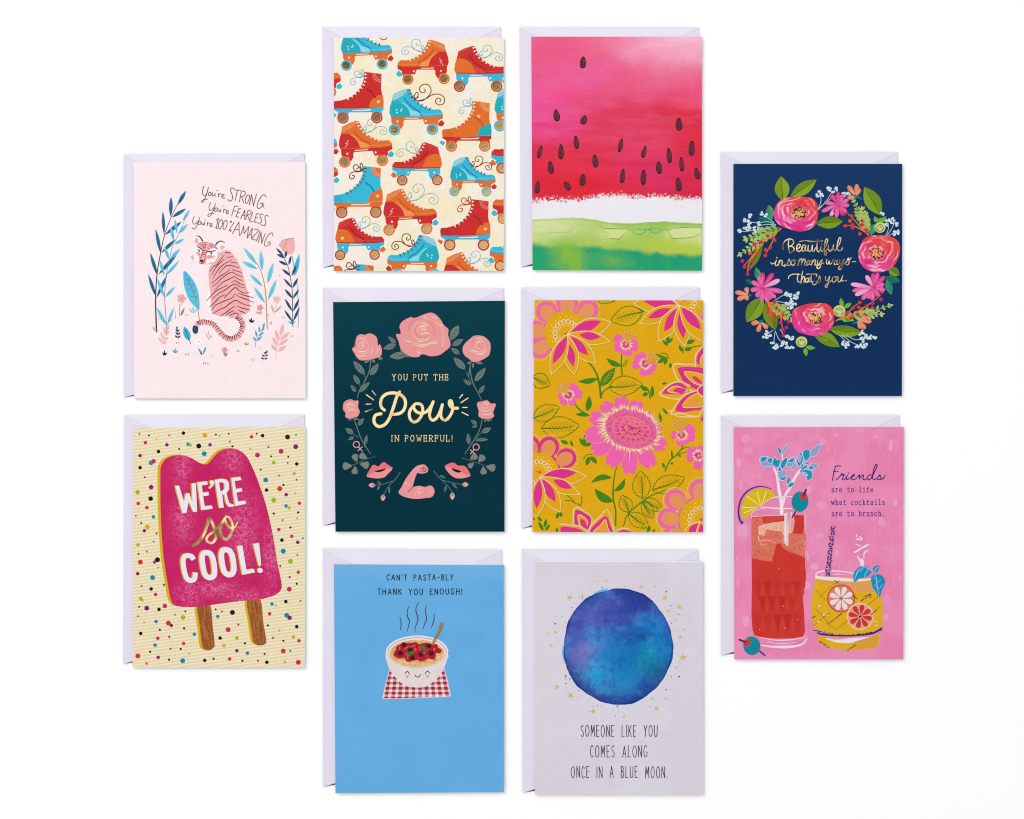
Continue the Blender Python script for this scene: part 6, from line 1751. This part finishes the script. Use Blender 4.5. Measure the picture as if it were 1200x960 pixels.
# celery
FR(860, 515, 10)
a = Art(9)
a.stroke(P("470,335 505,430 530,600 555,740 560,870"), (2.2, 3.6, 4.2), '#f3eaf2'); a.stroke(P("775,365 720,440 660,560 600,660 575,760"), (3.2, 3.4, 2.8), '#f1e6f0'); a.stroke(P("565,175 568,210 575,260"), 1.6, '#f3eaf2')
a.stroke(P("500,420 540,600 556,760"), .5, '#e6cfe0'); a.stroke(P("740,420 660,560 606,670"), .5, '#e6cfe0')
cel = put(a, "celery_stalk", ckt)
_bl = [0]
def blob(pts, c, w=.9):
    _bl[0] = (_bl[0] + 5) % 35; b = Art(14 + _bl[0]); q = P(pts)
    mx_, my_ = sum(p[0] for p in q) / len(q), sum(p[1] for p in q) / len(q)
    q = [(mx_ + (p[0] - mx_) * 1.18, my_ + (p[1] - my_) * 1.18) for p in q]
    b.fill(spline(q, True, 3), c); b.stroke(q, w, '#f5eef5', closed=True, smooth=3); b.fill(spline(q, True, 3), c)
    k = (sum(p[0] for p in q) / len(q), sum(p[1] for p in q) / len(q))
    if c == TQ: b.stroke([k, ((k[0] + q[0][0]) / 2, (k[1] + q[0][1]) / 2)], .7, '#0f86ae')
    b.build("celery_leaf", cel, CARD_H)
TQ, LV = '#1c9ac2', '#8fa6d2'
for s, c in (("315,230 345,206 400,215 420,250 440,262 440,305 400,310 350,308 325,280", LV), ("320,225 350,208 385,215 360,250 330,262", TQ), ("400,240 440,220 440,268 415,272", TQ),
             ("455,285 470,240 485,215 500,245 530,240 530,285 510,318 480,305", TQ), ("520,110 530,92 550,130 560,168 530,150", TQ), ("565,165 580,110 625,60 615,110 590,145", LV),
             ("555,290 575,250 620,222 610,280 575,335 558,325", TQ), ("625,300 640,250 700,215 712,262 680,300 650,318", LV), ("640,262 665,235 700,220 690,260", TQ), ("670,335 720,280 725,310 700,345", LV),
             ("520,380 530,340 550,370 600,368 610,400 590,460 560,470 530,450", LV), ("530,440 560,455 600,430 590,468 556,472", TQ), ("522,372 530,322 552,360", TQ),
             ("745,265 750,220 780,165 800,200 805,240 770,305", TQ), ("758,225 775,190 785,215 768,260", LV), ("815,170 830,135 870,130 890,165 880,205 850,240 825,215", TQ), ("900,170 920,120 1000,62 992,120 960,180 920,190", LV),
             ("875,335 900,300 940,285 980,315 930,350 890,355", LV), ("880,340 900,312 925,330 915,352", TQ), ("790,345 820,320 850,305 856,320 810,352", TQ), ("780,330 800,290 815,280 805,320", TQ), ("835,285 880,262 870,285 845,292", TQ),
             ("782,378 830,362 890,370 908,410 900,450 860,470 850,430 820,410", TQ), ("800,385 840,395 860,420 830,412", LV), ("620,515 632,455 650,445 652,490 630,518", TQ), ("640,545 660,515 700,510 690,535 660,556", TQ)):
    blob(s, c, .8)
# lemon wedge
FR(840, 480, 5)
a = Art(16)
a.wash(P("160,648 145,625 140,590 148,545 170,505 205,478 250,464 300,466 325,478 340,498 325,515 300,530 270,562 240,575 215,595 190,618"), lambda x, y: mixa('#e2c41c', '#d8b414', fbm(x * .3, y * .3, 181, 3)), 1.0)
lem = put(a, "lemon_wedge", ckt)
b = Art(19)
for s in ("255,566 215,535 175,508", "256,560 246,520 238,484", "262,560 275,525 288,484", "248,570 200,575 152,572", "240,576 200,590 158,606", "270,556 300,530"): b.stroke(P(s), (.5, 1.1, 1.0), '#f3eab0')
b.build("segment_lines", lem, CARD_H)
b = Art(19); b.stroke(P("146,668 130,630 128,580 145,520 185,474 240,452 285,454 318,466"), (2.2, 1.9, .9), '#4c3a86'); b.stroke(P("146,668 152,660"), 1.8, '#4c3a86'); b.build("peel", lem, CARD_H)
# olives
def olive(c, rx_, ry_, rot, pim, pick1, pick2):
    a = Art(24); a.fill(circle(pt(*c), rx_ / 5, 26, ry_ / 5, rot), '#118d9b', grad=(pt(c[0] - 40, c[1]), pt(c[0] + 40, c[1]), '#178a9c')); o = put(a, "olive", ckt)
    b = Art(27); b.dot(pt(*pim[:2]), pim[2] / 5, '#d8362f', n=20, same=False); b.build("pimento", o, CARD_H)
    b = Art(29); b.stroke(P(pick1), 2.0, '#2c2c72', 0, 0); b.stroke(P(pick2), 1.7, '#34347c', 0, 0); b.build("cocktail_pick", o, CARD_H)
olive((487, 540), 49, 60, .1, (507, 508, 21), "522,470 510,500", "460,598 442,632")
FR(840, 630, 5)
olive((205, 634), 50, 55, -.2, (176, 617, 21), "132,598 166,612", "250,666 282,690")
# short yellow drink
a = Art(5)
def amber(x, y):
    n = fbm(x * .12, y * .12, 191, 3)
    return mixa('#e9b41c', '#e4b024', n)
a.wash(P("580,240 640,238 760,244 900,250 962,300 970,400 972,520 960,580 945,640 880,656 760,662 660,645 602,625 590,570 570,540 558,470 553,420 560,330"), amber, 1.6)
sh = put(a, "short_cocktail", ckt)
a = Art(8)
a.wash(P("600,250 700,258 800,262 920,262 945,320 820,318 800,300 700,272 606,268"), lambda x, y: mixa('#dfa62a', '#eb9a86', sstep(.38, .6, fbm(x * .6, y * .9, 193, 3))), .9)
a.fill(P("562,538 600,536 640,562 760,580 880,572 972,520 968,560 900,580 800,592 680,590 600,575"), '#e88fb4', smooth=2)
a.stroke(P("640,590 700,606 780,604 860,592 920,580"), (1, 6, .6), '#f1e6ee')
a.wash(P("800,612 880,588 945,570 948,600 935,640 860,652 800,650"), lambda x, y: mixa('#d9a22a', '#e0a24e', fbm(x * .5, y * .5, 195)), 1.2)
a.build("glass_base", sh, CARD_H)
a = Art(14)
for s in ("568,545 600,548 590,560 620,570 700,576 780,576 860,568 920,558 965,532", "600,562 680,572 800,574 900,564 940,548"): a.stroke(P(s), (1.0, 1.3, 2.2), '#352c6e')
random.seed(5)
for i in range(30):
    x = random.uniform(600, 960); y = 574 - ((x - 760) / 200) ** 2 * 30; a.stroke([pt(x, y + random.uniform(-6, 4)), pt(x + 12, y + random.uniform(-8, 6))], random.uniform(.4, 1), '#352c6e', 0, 0)
for s in ("655,505 700,470 735,442", "845,370 910,330", "800,340 825,362", "895,352 908,345", "560,470 580,458", "600,610 665,650", "765,662 815,625", "860,345 905,330", "905,450 940,420", "690,250 712,270"):
    q = P(s)
    for i in range(len(q) - 1):
        for j in range(3):
            f = lambda t: (q[i][0] + (q[i + 1][0] - q[i][0]) * t, q[i][1] + (q[i + 1][1] - q[i][1]) * t)
            a.stroke([f(j / 3), f(j / 3 + .22)], random.uniform(.5, .95), '#3c2a4a', 0, 0)
for s in ("580,420 640,480 655,505 700,470", "580,310 640,370", "600,350 660,290 720,250", "640,500 700,540", "560,520 660,440", "700,540 770,480", "880,400 960,330", "940,420 960,400", "600,600 640,630"): a.stroke(P(s), .35, '#a5741c', 0, 0)
for x, y, r in ((600, 402, 6), (627, 452, 6), (640, 440, 4), (596, 494, 6), (645, 458, 4), (925, 492, 5), (940, 494, 4), (935, 515, 6), (640, 430, 3)): a.dot(pt(x, y), r / 5, '#f6e8d6', n=9)
a.build("cut_glass_lines", sh, CARD_H)
a = Art(14)
a.stroke(P("580,225 590,205 640,195 720,198 800,205"), (2, 2.0, 1), '#f0d8e6'); a.stroke(P("582,232 640,240 740,246 830,250 900,244"), (3.6, 4.4, 2), '#f2e8dc')
for i in range(12): x = random.uniform(640, 800); a.stroke([pt(x, 205 + random.uniform(-8, 14)), pt(x + 40, 208 + random.uniform(-8, 14))], .6, '#f0c8da', 0, 0)
a.build("glass_rim", sh, CARD_H)
def citrus(c, r, rim, pulp, seg, mid, inner, rot=0, lev=20):
    q = pt(*c); r /= 5
    a = Art(lev); a.fill(circle(q, r, 30), rim); a.fill(circle(q, r * .92, 30), inner, same=False)
    o = put(a, "citrus_slice", ckt)
    b = Art(lev + 5)
    for i in range(8):
        an = i * .785 + rot
        b.fill(lobe((q[0] + r * .16 * math.cos(an), q[1] + r * .16 * math.sin(an)), (q[0] + r * .86 * math.cos(an), q[1] + r * .86 * math.sin(an)), r * .36), seg, same=True)
    b.lev += 1
    b.fill(circle(q, r * .12, 12, r * .08, -.4), mid)
    b.build("segments", o, CARD_H)
citrus((728, 357), 82, '#cf4a3a', None, '#f1e2de', '#2b93bd', '#e5806e', .35); citrus((840, 462), 80, '#efd88c', None, '#d03a31', '#2b2f7c', '#eea49a', .2, 32)
# patterned straw
a = Art(22)
FR(945, 610, 10.66)
random.seed(9)
y = 85
while y < 690:
    t = (y - 80) / 610; x = 332 - 70 * t
    for sd in (-1, 1):
        q = pt(x + sd * 16 + random.uniform(-8, 8), y + random.uniform(-6, 6))
        k = random.random()
        if k < .5: a.fill(circle(q, random.uniform(.9, 1.5), 6, random.uniform(.7, 1.3), random.uniform(0, 3)), '#33307a')
        elif k < .8: a.stroke([(q[0] - 1.2, q[1] - .6), (q[0] + 1.1, q[1] + .6)], .9, '#33307a', 0, 0)
        else: a.stroke(circle(q, 1.1, 9), .6, '#46448a', closed=True, smooth=0)
    y += 24
put(a, "drinking_straw", ckt)
# mint and white sprig
a = Art(24)
for s, w in (("632,205 622,180", 1.8), ("622,235 645,238 648,222", 2.0), ("665,240 690,240 686,222 668,205", 1.9), ("620,295 680,320", 1.6), ("600,400 640,375 690,345", 2.6), ("690,345 740,318 765,300", 2.8), ("640,450 680,520 710,560", 2.4), ("720,470 715,430 740,385 770,375", 1.8), ("685,555 700,520 690,490", 4.2)):
    a.stroke(P(s), (w * .7, w, w * .8), '#f4dfec')
put(a, "white_sprig", ckt)
a = Art(28)
a.fill(P("590,760 585,690 600,640 650,590 710,567 770,585 812,632 770,690 720,715 660,725 615,765"), '#1b93c4', smooth=3)
mint = put(a, "mint_sprig", ckt)
for s in ("805,720 830,685 870,672 930,680 980,740 975,800 945,860 925,940 905,955 870,900 825,830", "830,640 835,590 870,568 912,568 890,630 850,650"):
    b = Art(28); b.fill(P(s), '#1b93c4', smooth=3); b.build("mint_leaf", mint, CARD_H)
b = Art(32)
for s in ("815,630 750,590 690,568", "780,600 740,660 720,715", "720,580 670,640", "690,590 630,660 600,750", "650,610 615,680", "862,668 875,760 888,850 905,950", "878,780 930,740", "880,740 830,710", "890,850 850,800", "900,860 950,800", "845,640 870,600 905,580", "815,610 850,650"): b.stroke(P(s), (.4, .7, .3), '#cfe0ee')
b.build("leaf_veins", mint, CARD_H)
# writing
FR(960, 535, 12.8)
a = Art(6)
script(a, ["242,148 214,262 196,364", "236,150 280,142 326,146", "214,226 286,222", "250,354 300,312 338,256 346,280 374,272 352,316 350,346 376,346 412,300", "424,280 406,322 416,346 442,338 474,314", "440,250*", "474,314 516,296 526,274 502,282 480,318 496,350 540,340 578,300",
           "578,304 600,276 604,300 600,342", "602,330 646,282 664,288 654,336 680,350 722,328", "790,282 752,276 722,318 742,350 784,318 826,232 866,144 852,120 824,172 802,268 800,328 828,346 862,330", "862,334 898,292 908,276 926,318 914,346 872,346", "914,346 960,330 990,282"], (1.0, 1.25, .9), '#2d2a78')
put(a, "lettering", ckt)
for t, b in (("are to life", 576.8), ("what cocktails", 591.6), ("are to brunch.", 604.8)):
    a = Art(6); type_line(a, t, 974.1, 4.57, b - 6.3, b, .7, '#332d7c'); put(a, "lettering", ckt)

# ================================================================== pasta card
def sky_blue(x, y):
    n = fbm(x * .04, y * .04, 201)
    return mixa(mixa('#6db5e7', '#65aee3', n), '#7db8e6', sstep(690, 655, y) * .6)
Q = [(391.2, 661.2), (590.7, 662), (590.8, 928.6), (393, 929.8)]
pas = card("sky blue greeting card with a smiling bowl of pasta on a gingham cloth", Q, '#6cb3e5', sky_blue, 2.5)
random.seed(21)
a = Art(5); text_fit(a, "CAN'T PASTA-BLY", 453.4, 531, 673.6, 680, CAPS, .95, '#222a36', 0, .46, .46, 1.0, .12, .25); put(a, "lettering", pas)
a = Art(5); text_fit(a, "THANK YOU ENOUGH!", 442.8, 541.4, 690.2, 696.8, CAPS, .95, '#222a36', 0, .46, .46, 1.0, .12, .25); put(a, "lettering", pas)
FR(440, 665, 10)
for s in ("286,580 298,630 300,690 288,738", "396,450 374,510 374,570 398,630 386,690 374,746", "504,404 476,470 478,530 498,590 488,650 466,700 465,758", "598,446 586,500 592,560 600,610 576,660 560,720", "688,544 686,610 672,660 656,706"):
    a = Art(4); a.stroke(P(s), (.7, 1.25, .7), '#4a3832'); put(a, "steam_line", pas)
FR(440, 740, 11.29)
def gingham(x, y):
    u = (x - 485.5) / (1 + (y - 783) * .0052) * .93
    a1 = (np.abs(((u / 6.3 + .12) % 1) - .5) * 2 > .46); b1 = (np.abs(((y / 5.9 + .30) % 1) - .5) * 2 > .46)
    t = np.where(a1 & b1, 1.0, np.where(a1 | b1, .62, 0.0))
    n = .9 + .2 * vn(x * 1.2, y * 1.2, 203)
    return np.clip(mixa('#f2eaee', '#b3172c', t) * n[..., None], 0, .93)
cl = "195,490 320,480 800,470 900,478 945,640 990,855 900,862 700,868 480,880 300,888 100,885 150,660"
a = Art(3); q = P(cl); a.stroke(q, 1.4, '#f0dfe4', closed=True, smooth=0); a.wash(q, gingham, .55); put(a, "gingham_cloth", pas)
a = Art(10)
a.wash(P("140,300 150,400 185,500 250,590 310,660 400,715 480,735 560,742 640,735 720,700 800,640 870,560 918,460 948,370 952,300 700,250 300,250"), lambda x, y: mixa('#eee5e4', '#e2d6d6', fbm(x * .15, y * .15, 205)), 1.3, smooth=3)
bowl = put(a, "pasta_bowl", pas)
a = Art(13)
a.fill(circle(pt(550, 272), 36.7, 40, 19.4, -.015), '#eee4e3'); a.fill(circle(pt(550, 280), 34.6, 40, 17.9, -.015), '#b79c9c', same=False); a.fill(circle(pt(550, 282), 33.9, 40, 17.3, -.015), '#efe6e4', same=False)
a.build("rim", bowl, CARD_H)
a = Art(18)
def spag(x, y): return mixa('#eec68e', '#e0a864', sstep(.4, .65, fbm(x * .7, y * .7, 207, 3)))
a.wash(circle(pt(548, 290), 32.2, 36, 16, -.015), spag, .9)
random.seed(3)
for i in range(70):
    an = random.uniform(0, 6.28); d = math.sqrt(random.random()) * .92; q = (548 + 350 * d * math.cos(an), 290 + 165 * d * math.sin(an)); r = random.uniform(1.6, 4); s0 = random.uniform(0, 6.28)
    ln = circle(pt(*q), r, 8, r * .7, 0, s0, s0 + random.uniform(1.5, 3), True)
    if all(((p[0] - pt(548, 0)[0]) / 31.5) ** 2 + ((p[1] - pt(0, 290)[1]) / 15.3) ** 2 < 1 for p in ln): a.stroke(ln, .6, random.choice(['#f8e2b8', '#f5d9a6', '#d9964c', '#c98a4a']))
spg = a.build("spaghetti", bowl, CARD_H)
a = Art(95)
def ragu(x, y): return mixa(mixa('#b01a30', '#c4263c', fbm(x * .5, y * .5, 209, 3)), '#8c1226', sstep(.58, .72, fbm(x * .9 + 7, y * .9, 210, 2)) * .6)
a.wash(P("245,320 240,290 262,260 275,210 300,180 345,165 380,150 430,148 480,150 540,140 570,170 620,158 670,150 720,160 770,175 812,168 825,210 865,235 872,270 840,290 800,285 795,340 760,370 700,355 660,380 600,395 560,375 510,380 450,400 405,390 395,350 340,350 300,355 265,335"), ragu, .7, smooth=3)
sauce = put(a, "tomato_sauce", pas); sauce.parent = bowl
for x, y in ((376, 176), (328, 286), (462, 248), (488, 350), (602, 302), (708, 188), (738, 288)):
    b = Art(99); b.fill(circle(pt(x, y), 3.1, 14, 2.9), '#5a1f1a', grad=(pt(x - 20, y - 30), pt(x + 20, y + 30), '#431512')); b.build("meatball", bowl, CARD_H)
for s in ("408,318 530,252", "605,188 675,256"):
    b = Art(102); q = P(s); b.fill(leaf(q[0], q[1], 4.4), '#1e7a34'); b.stroke(q, .5, '#4aa055', 0, 0); b.build("basil_leaf", bowl, CARD_H)
b = Art(104)
for s in ("385,238 440,192", "320,205 318,240", "490,195 520,180", "520,230 548,240", "585,200 588,250", "400,305 415,290", "620,290 660,272", "775,215 785,260", "760,232 790,228", "430,330 425,365", "680,320 685,355", "460,200 520,190", "530,215 535,255", "640,280 655,290"): b.stroke(P(s), (.4, .75, .4), '#e9a0a0')
b.build("cheese_shavings", bowl, CARD_H)
b = Art(108); b.fill(P("748,160 770,168 870,-25 900,-105 868,-118 820,10"), '#a8712c'); b.stroke(P("764,160 850,-30 880,-105"), .6, '#c8924a', 0, 0); b.build("fork_handle", bowl, CARD_H)
b = Art(16)
for s in ("390,562 405,538 428,532 452,564", "658,560 675,536 698,530 722,556", "522,572 535,595 558,604 580,596 596,568"): b.stroke(P(s), (.8, 1.1, .8), '#4a3a48')
for x, y in ((420, 598), (693, 590)): b.fill(circle(pt(x, y), 1.5, 12, 1.7, .3), '#eda0ae')
b.build("smiling_face", bowl, CARD_H)

# ================================================================== blue moon card
def fog(x, y):
    n = fbm(x * .02, y * .02, 211); m = fbm(x * .06 + 30, y * .06, 213)
    return mixa(mixa('#e1dee6', '#dfd7e1', sstep(.3, .7, n)), '#dcd6e2', m * .5)
Q = [(627.6, 658.2), (823.1, 659), (823.8, 931.2), (626.8, 931)]
moo = card("pale grey greeting card with a watercolour blue moon and tiny gold stars", Q, '#d9d3de', fog, 2.5, dx=3, dy=2)
FR(605, 635, 5)
mc = [(600, 300, '#2b3f98'), (450, 330, '#3350a4'), (380, 350, '#3358ae'), (320, 450, '#3a4aa2'), (450, 420, '#5a63bf'), (550, 450, '#4458b5'), (550, 370, '#4350a8'), (700, 400, '#35479f'), (750, 330, '#2c3c90'), (850, 430, '#4a55b0'), (880, 520, '#2f62c0'), (330, 560, '#5060b8'), (295, 640, '#4a90d8'),
      (340, 690, '#4b50a8'), (370, 660, '#8a7fd0'), (480, 560, '#4a8bd0'), (560, 560, '#2a70bc'), (680, 540, '#1f5fae'), (740, 540, '#1c4f9c'), (745, 480, '#1e7ec8'), (820, 475, '#1a93d8'), (880, 620, '#1d86cf'), (800, 620, '#1590c4'), (790, 720, '#16899f'), (840, 760, '#1f7a96'), (640, 700, '#1a78bb'),
      (560, 680, '#2180c4'), (450, 720, '#2b9ed6'), (400, 780, '#3fa6dc'), (600, 795, '#1e88c8'), (460, 835, '#2a98d6'), (600, 870, '#3a90cf'), (600, 918, '#2a3c98'), (440, 905, '#2f4199'), (330, 800, '#2a3a94'), (380, 860, '#28388e'), (720, 905, '#243d94'), (700, 840, '#2a7fc4'), (830, 835, '#1f4fa8'), (890, 790, '#22459a'), (900, 690, '#2374c0'), (310, 740, '#38429a')]
mf = pigment_field([(*pt(x, y), c) for x, y, c in mc], 8.5, 8, .07, 231, .20, .8)
MC = (724.3, 757.7)
def moonfn(x, y):
    c = mf(x, y)
    r = np.hypot((x - MC[0]) / 64.3, (y - MC[1]) / 68.3)
    wet = fbm(x * .28, y * .28, 233, 3)
    gr_ = fbm(x * .11, y * .11, 237, 5)
    c = mixa(c, '#1d3a96', sstep(.48, .75, gr_) * .40)
    c = mixa(c, '#6fb0e8', sstep(.50, .85, fbm(x * .08 + 9, y * .08, 239, 5)) * .24)
    c = mixa(c, '#8f8ad6', sstep(.5, .8, fbm(x * .07 + 3, y * .09, 241, 4)) * .16 * sstep(735, 690, x))
    c = np.clip(c * (1 + (vn(x * 1.2, y * 1.2, 243) - .5) * .22)[..., None], 0, .93)
    c = mixa(c, '#1f2f80', sstep(.955, 1.0, r + (wet - .5) * .05) * .75)
    c = mixa(c, '#24358c', sstep(.80, .95, r + (wet - .5) * .22) * sstep(-.1, .7, (y - MC[1]) / 68) * .55)
    return np.clip(c * (.93 + .14 * fbm(x * .9, y * .9, 235, 2))[..., None], 0, .93)
out = []
for i in range(200):
    t = i / 200 * 6.2832
    k = 1 + .010 * math.sin(t * 5 + 1) + .005 * math.sin(t * 11) + .003 * math.sin(t * 23 + 2) + random.uniform(-.003, .003)
    out.append((MC[0] + 64.2 * k * math.cos(t), MC[1] + 68.2 * k * math.sin(t)))
a = Art(6); a.wash(out, moonfn, .75); moon = put(a, "blue_moon", moo)
b = Art(1); b.fill(P("450,305 490,282 540,270 520,300 470,320"), '#6cc0ec'); b.fill(P("272,600 268,660 285,720 300,650"), '#7fb8e8'); b.build("pale_wash_edge", moon, CARD_H)
# stars and splatter
def star(x, y, r):
    q = pt(x, y); r *= 1.3 / 5; a = Art(4); ro = random.uniform(0, 1)
    a.fill([(q[0] + (r if i % 2 == 0 else r * .36) * math.sin(i * .6283 + ro), q[1] - (r if i % 2 == 0 else r * .36) * math.cos(i * .6283 + ro)) for i in range(10)], '#b98a4a', DEEP)
    put(a, "gold_star", moo)
for t in ((313, 327, 18), (388, 318, 10), (527, 227, 10), (732, 265, 12), (815, 262, 7), (871, 328, 17), (957, 381, 16), (891, 406, 11), (938, 456, 5), (959, 558, 12), (975, 678, 19), (937, 737, 10), (230, 531, 11), (187, 539, 7), (206, 608, 9)): star(*t)
FR(605, 790, 5)
for t in ((238, 75, 15), (319, 126, 18), (450, 218, 15), (631, 250, 9), (497, 187, 6), (822, 202, 14), (799, 143, 8), (876, 143, 9), (290, 26, 8)): star(*t)
a = Art(4)
random.seed(17)
for i in range(520):
    t = random.uniform(0, 6.2832); d = 1.03 + abs(random.gauss(0, .12))
    if random.random() > .35 + .65 * abs(math.sin(t * 2.5 + .6)): continue
    x, y = MC[0] + 64.3 * d * math.cos(t), MC[1] + 68.3 * d * math.sin(t)
    if not (632 < x < 818 and 668 < y < 842): continue
    a.dot((x, y), random.choice([.16, .2, .24, .3, .4]), random.choice(['#8fa6cc', '#a9b6d4', '#6d9ad0', '#9a9ab0', '#b9bccb']), n=6)
FR(605, 635, 5)
for x, y, r in ((228, 480, 6), (502, 268, 5), (287, 472, 4), (632, 262, 3), (904, 374, 5), (879, 292, 6), (910, 476, 4), (983, 516, 4), (455, 232, 3), (326, 386, 4), (290, 786, 6), (388, 330, 4), (952, 425, 4), (955, 790, 5), (370, 322, 3), (268, 438, 3)): a.dot(pt(x, y), r / 5, random.choice(['#4f95d8', '#6aa6e0', '#3f86cc']), n=8)
FR(605, 790, 5)
for x, y, r in ((593, 189, 7), (475, 184, 4), (580, 245, 4), (877, 91, 5), (290, 55, 5), (365, 97, 4), (953, 15, 5), (783, 190, 4), (314, 28, 5), (452, 190, 3), (363, 134, 3), (908, 15, 4)): a.dot(pt(x, y), r / 5, random.choice(['#4f95d8', '#6aa6e0', '#7fa6d8']), n=8)
put(a, "ink_splatter", moo)
random.seed(33)
for t, x0, x1, y0, y1 in (("SOMEONE LIKE YOU", 680.8, 770.2, 850, 863.2), ("COMES ALONG", 691.6, 758.4, 874, 887.4), ("ONCE IN A BLUE MOON.", 669.4, 781.8, 898.2, 911.4)):
    a = Art(5); text_fit(a, t, x0, x1, y0, y1, CAPS, .82, '#332e50', 0, .36, .30, .85, .16, .35); put(a, "lettering", moo)

for t_ in [o for o in bpy.data.objects if o.parent is None and o.type == 'EMPTY' and not o.children]:
    bpy.data.objects.remove(t_)
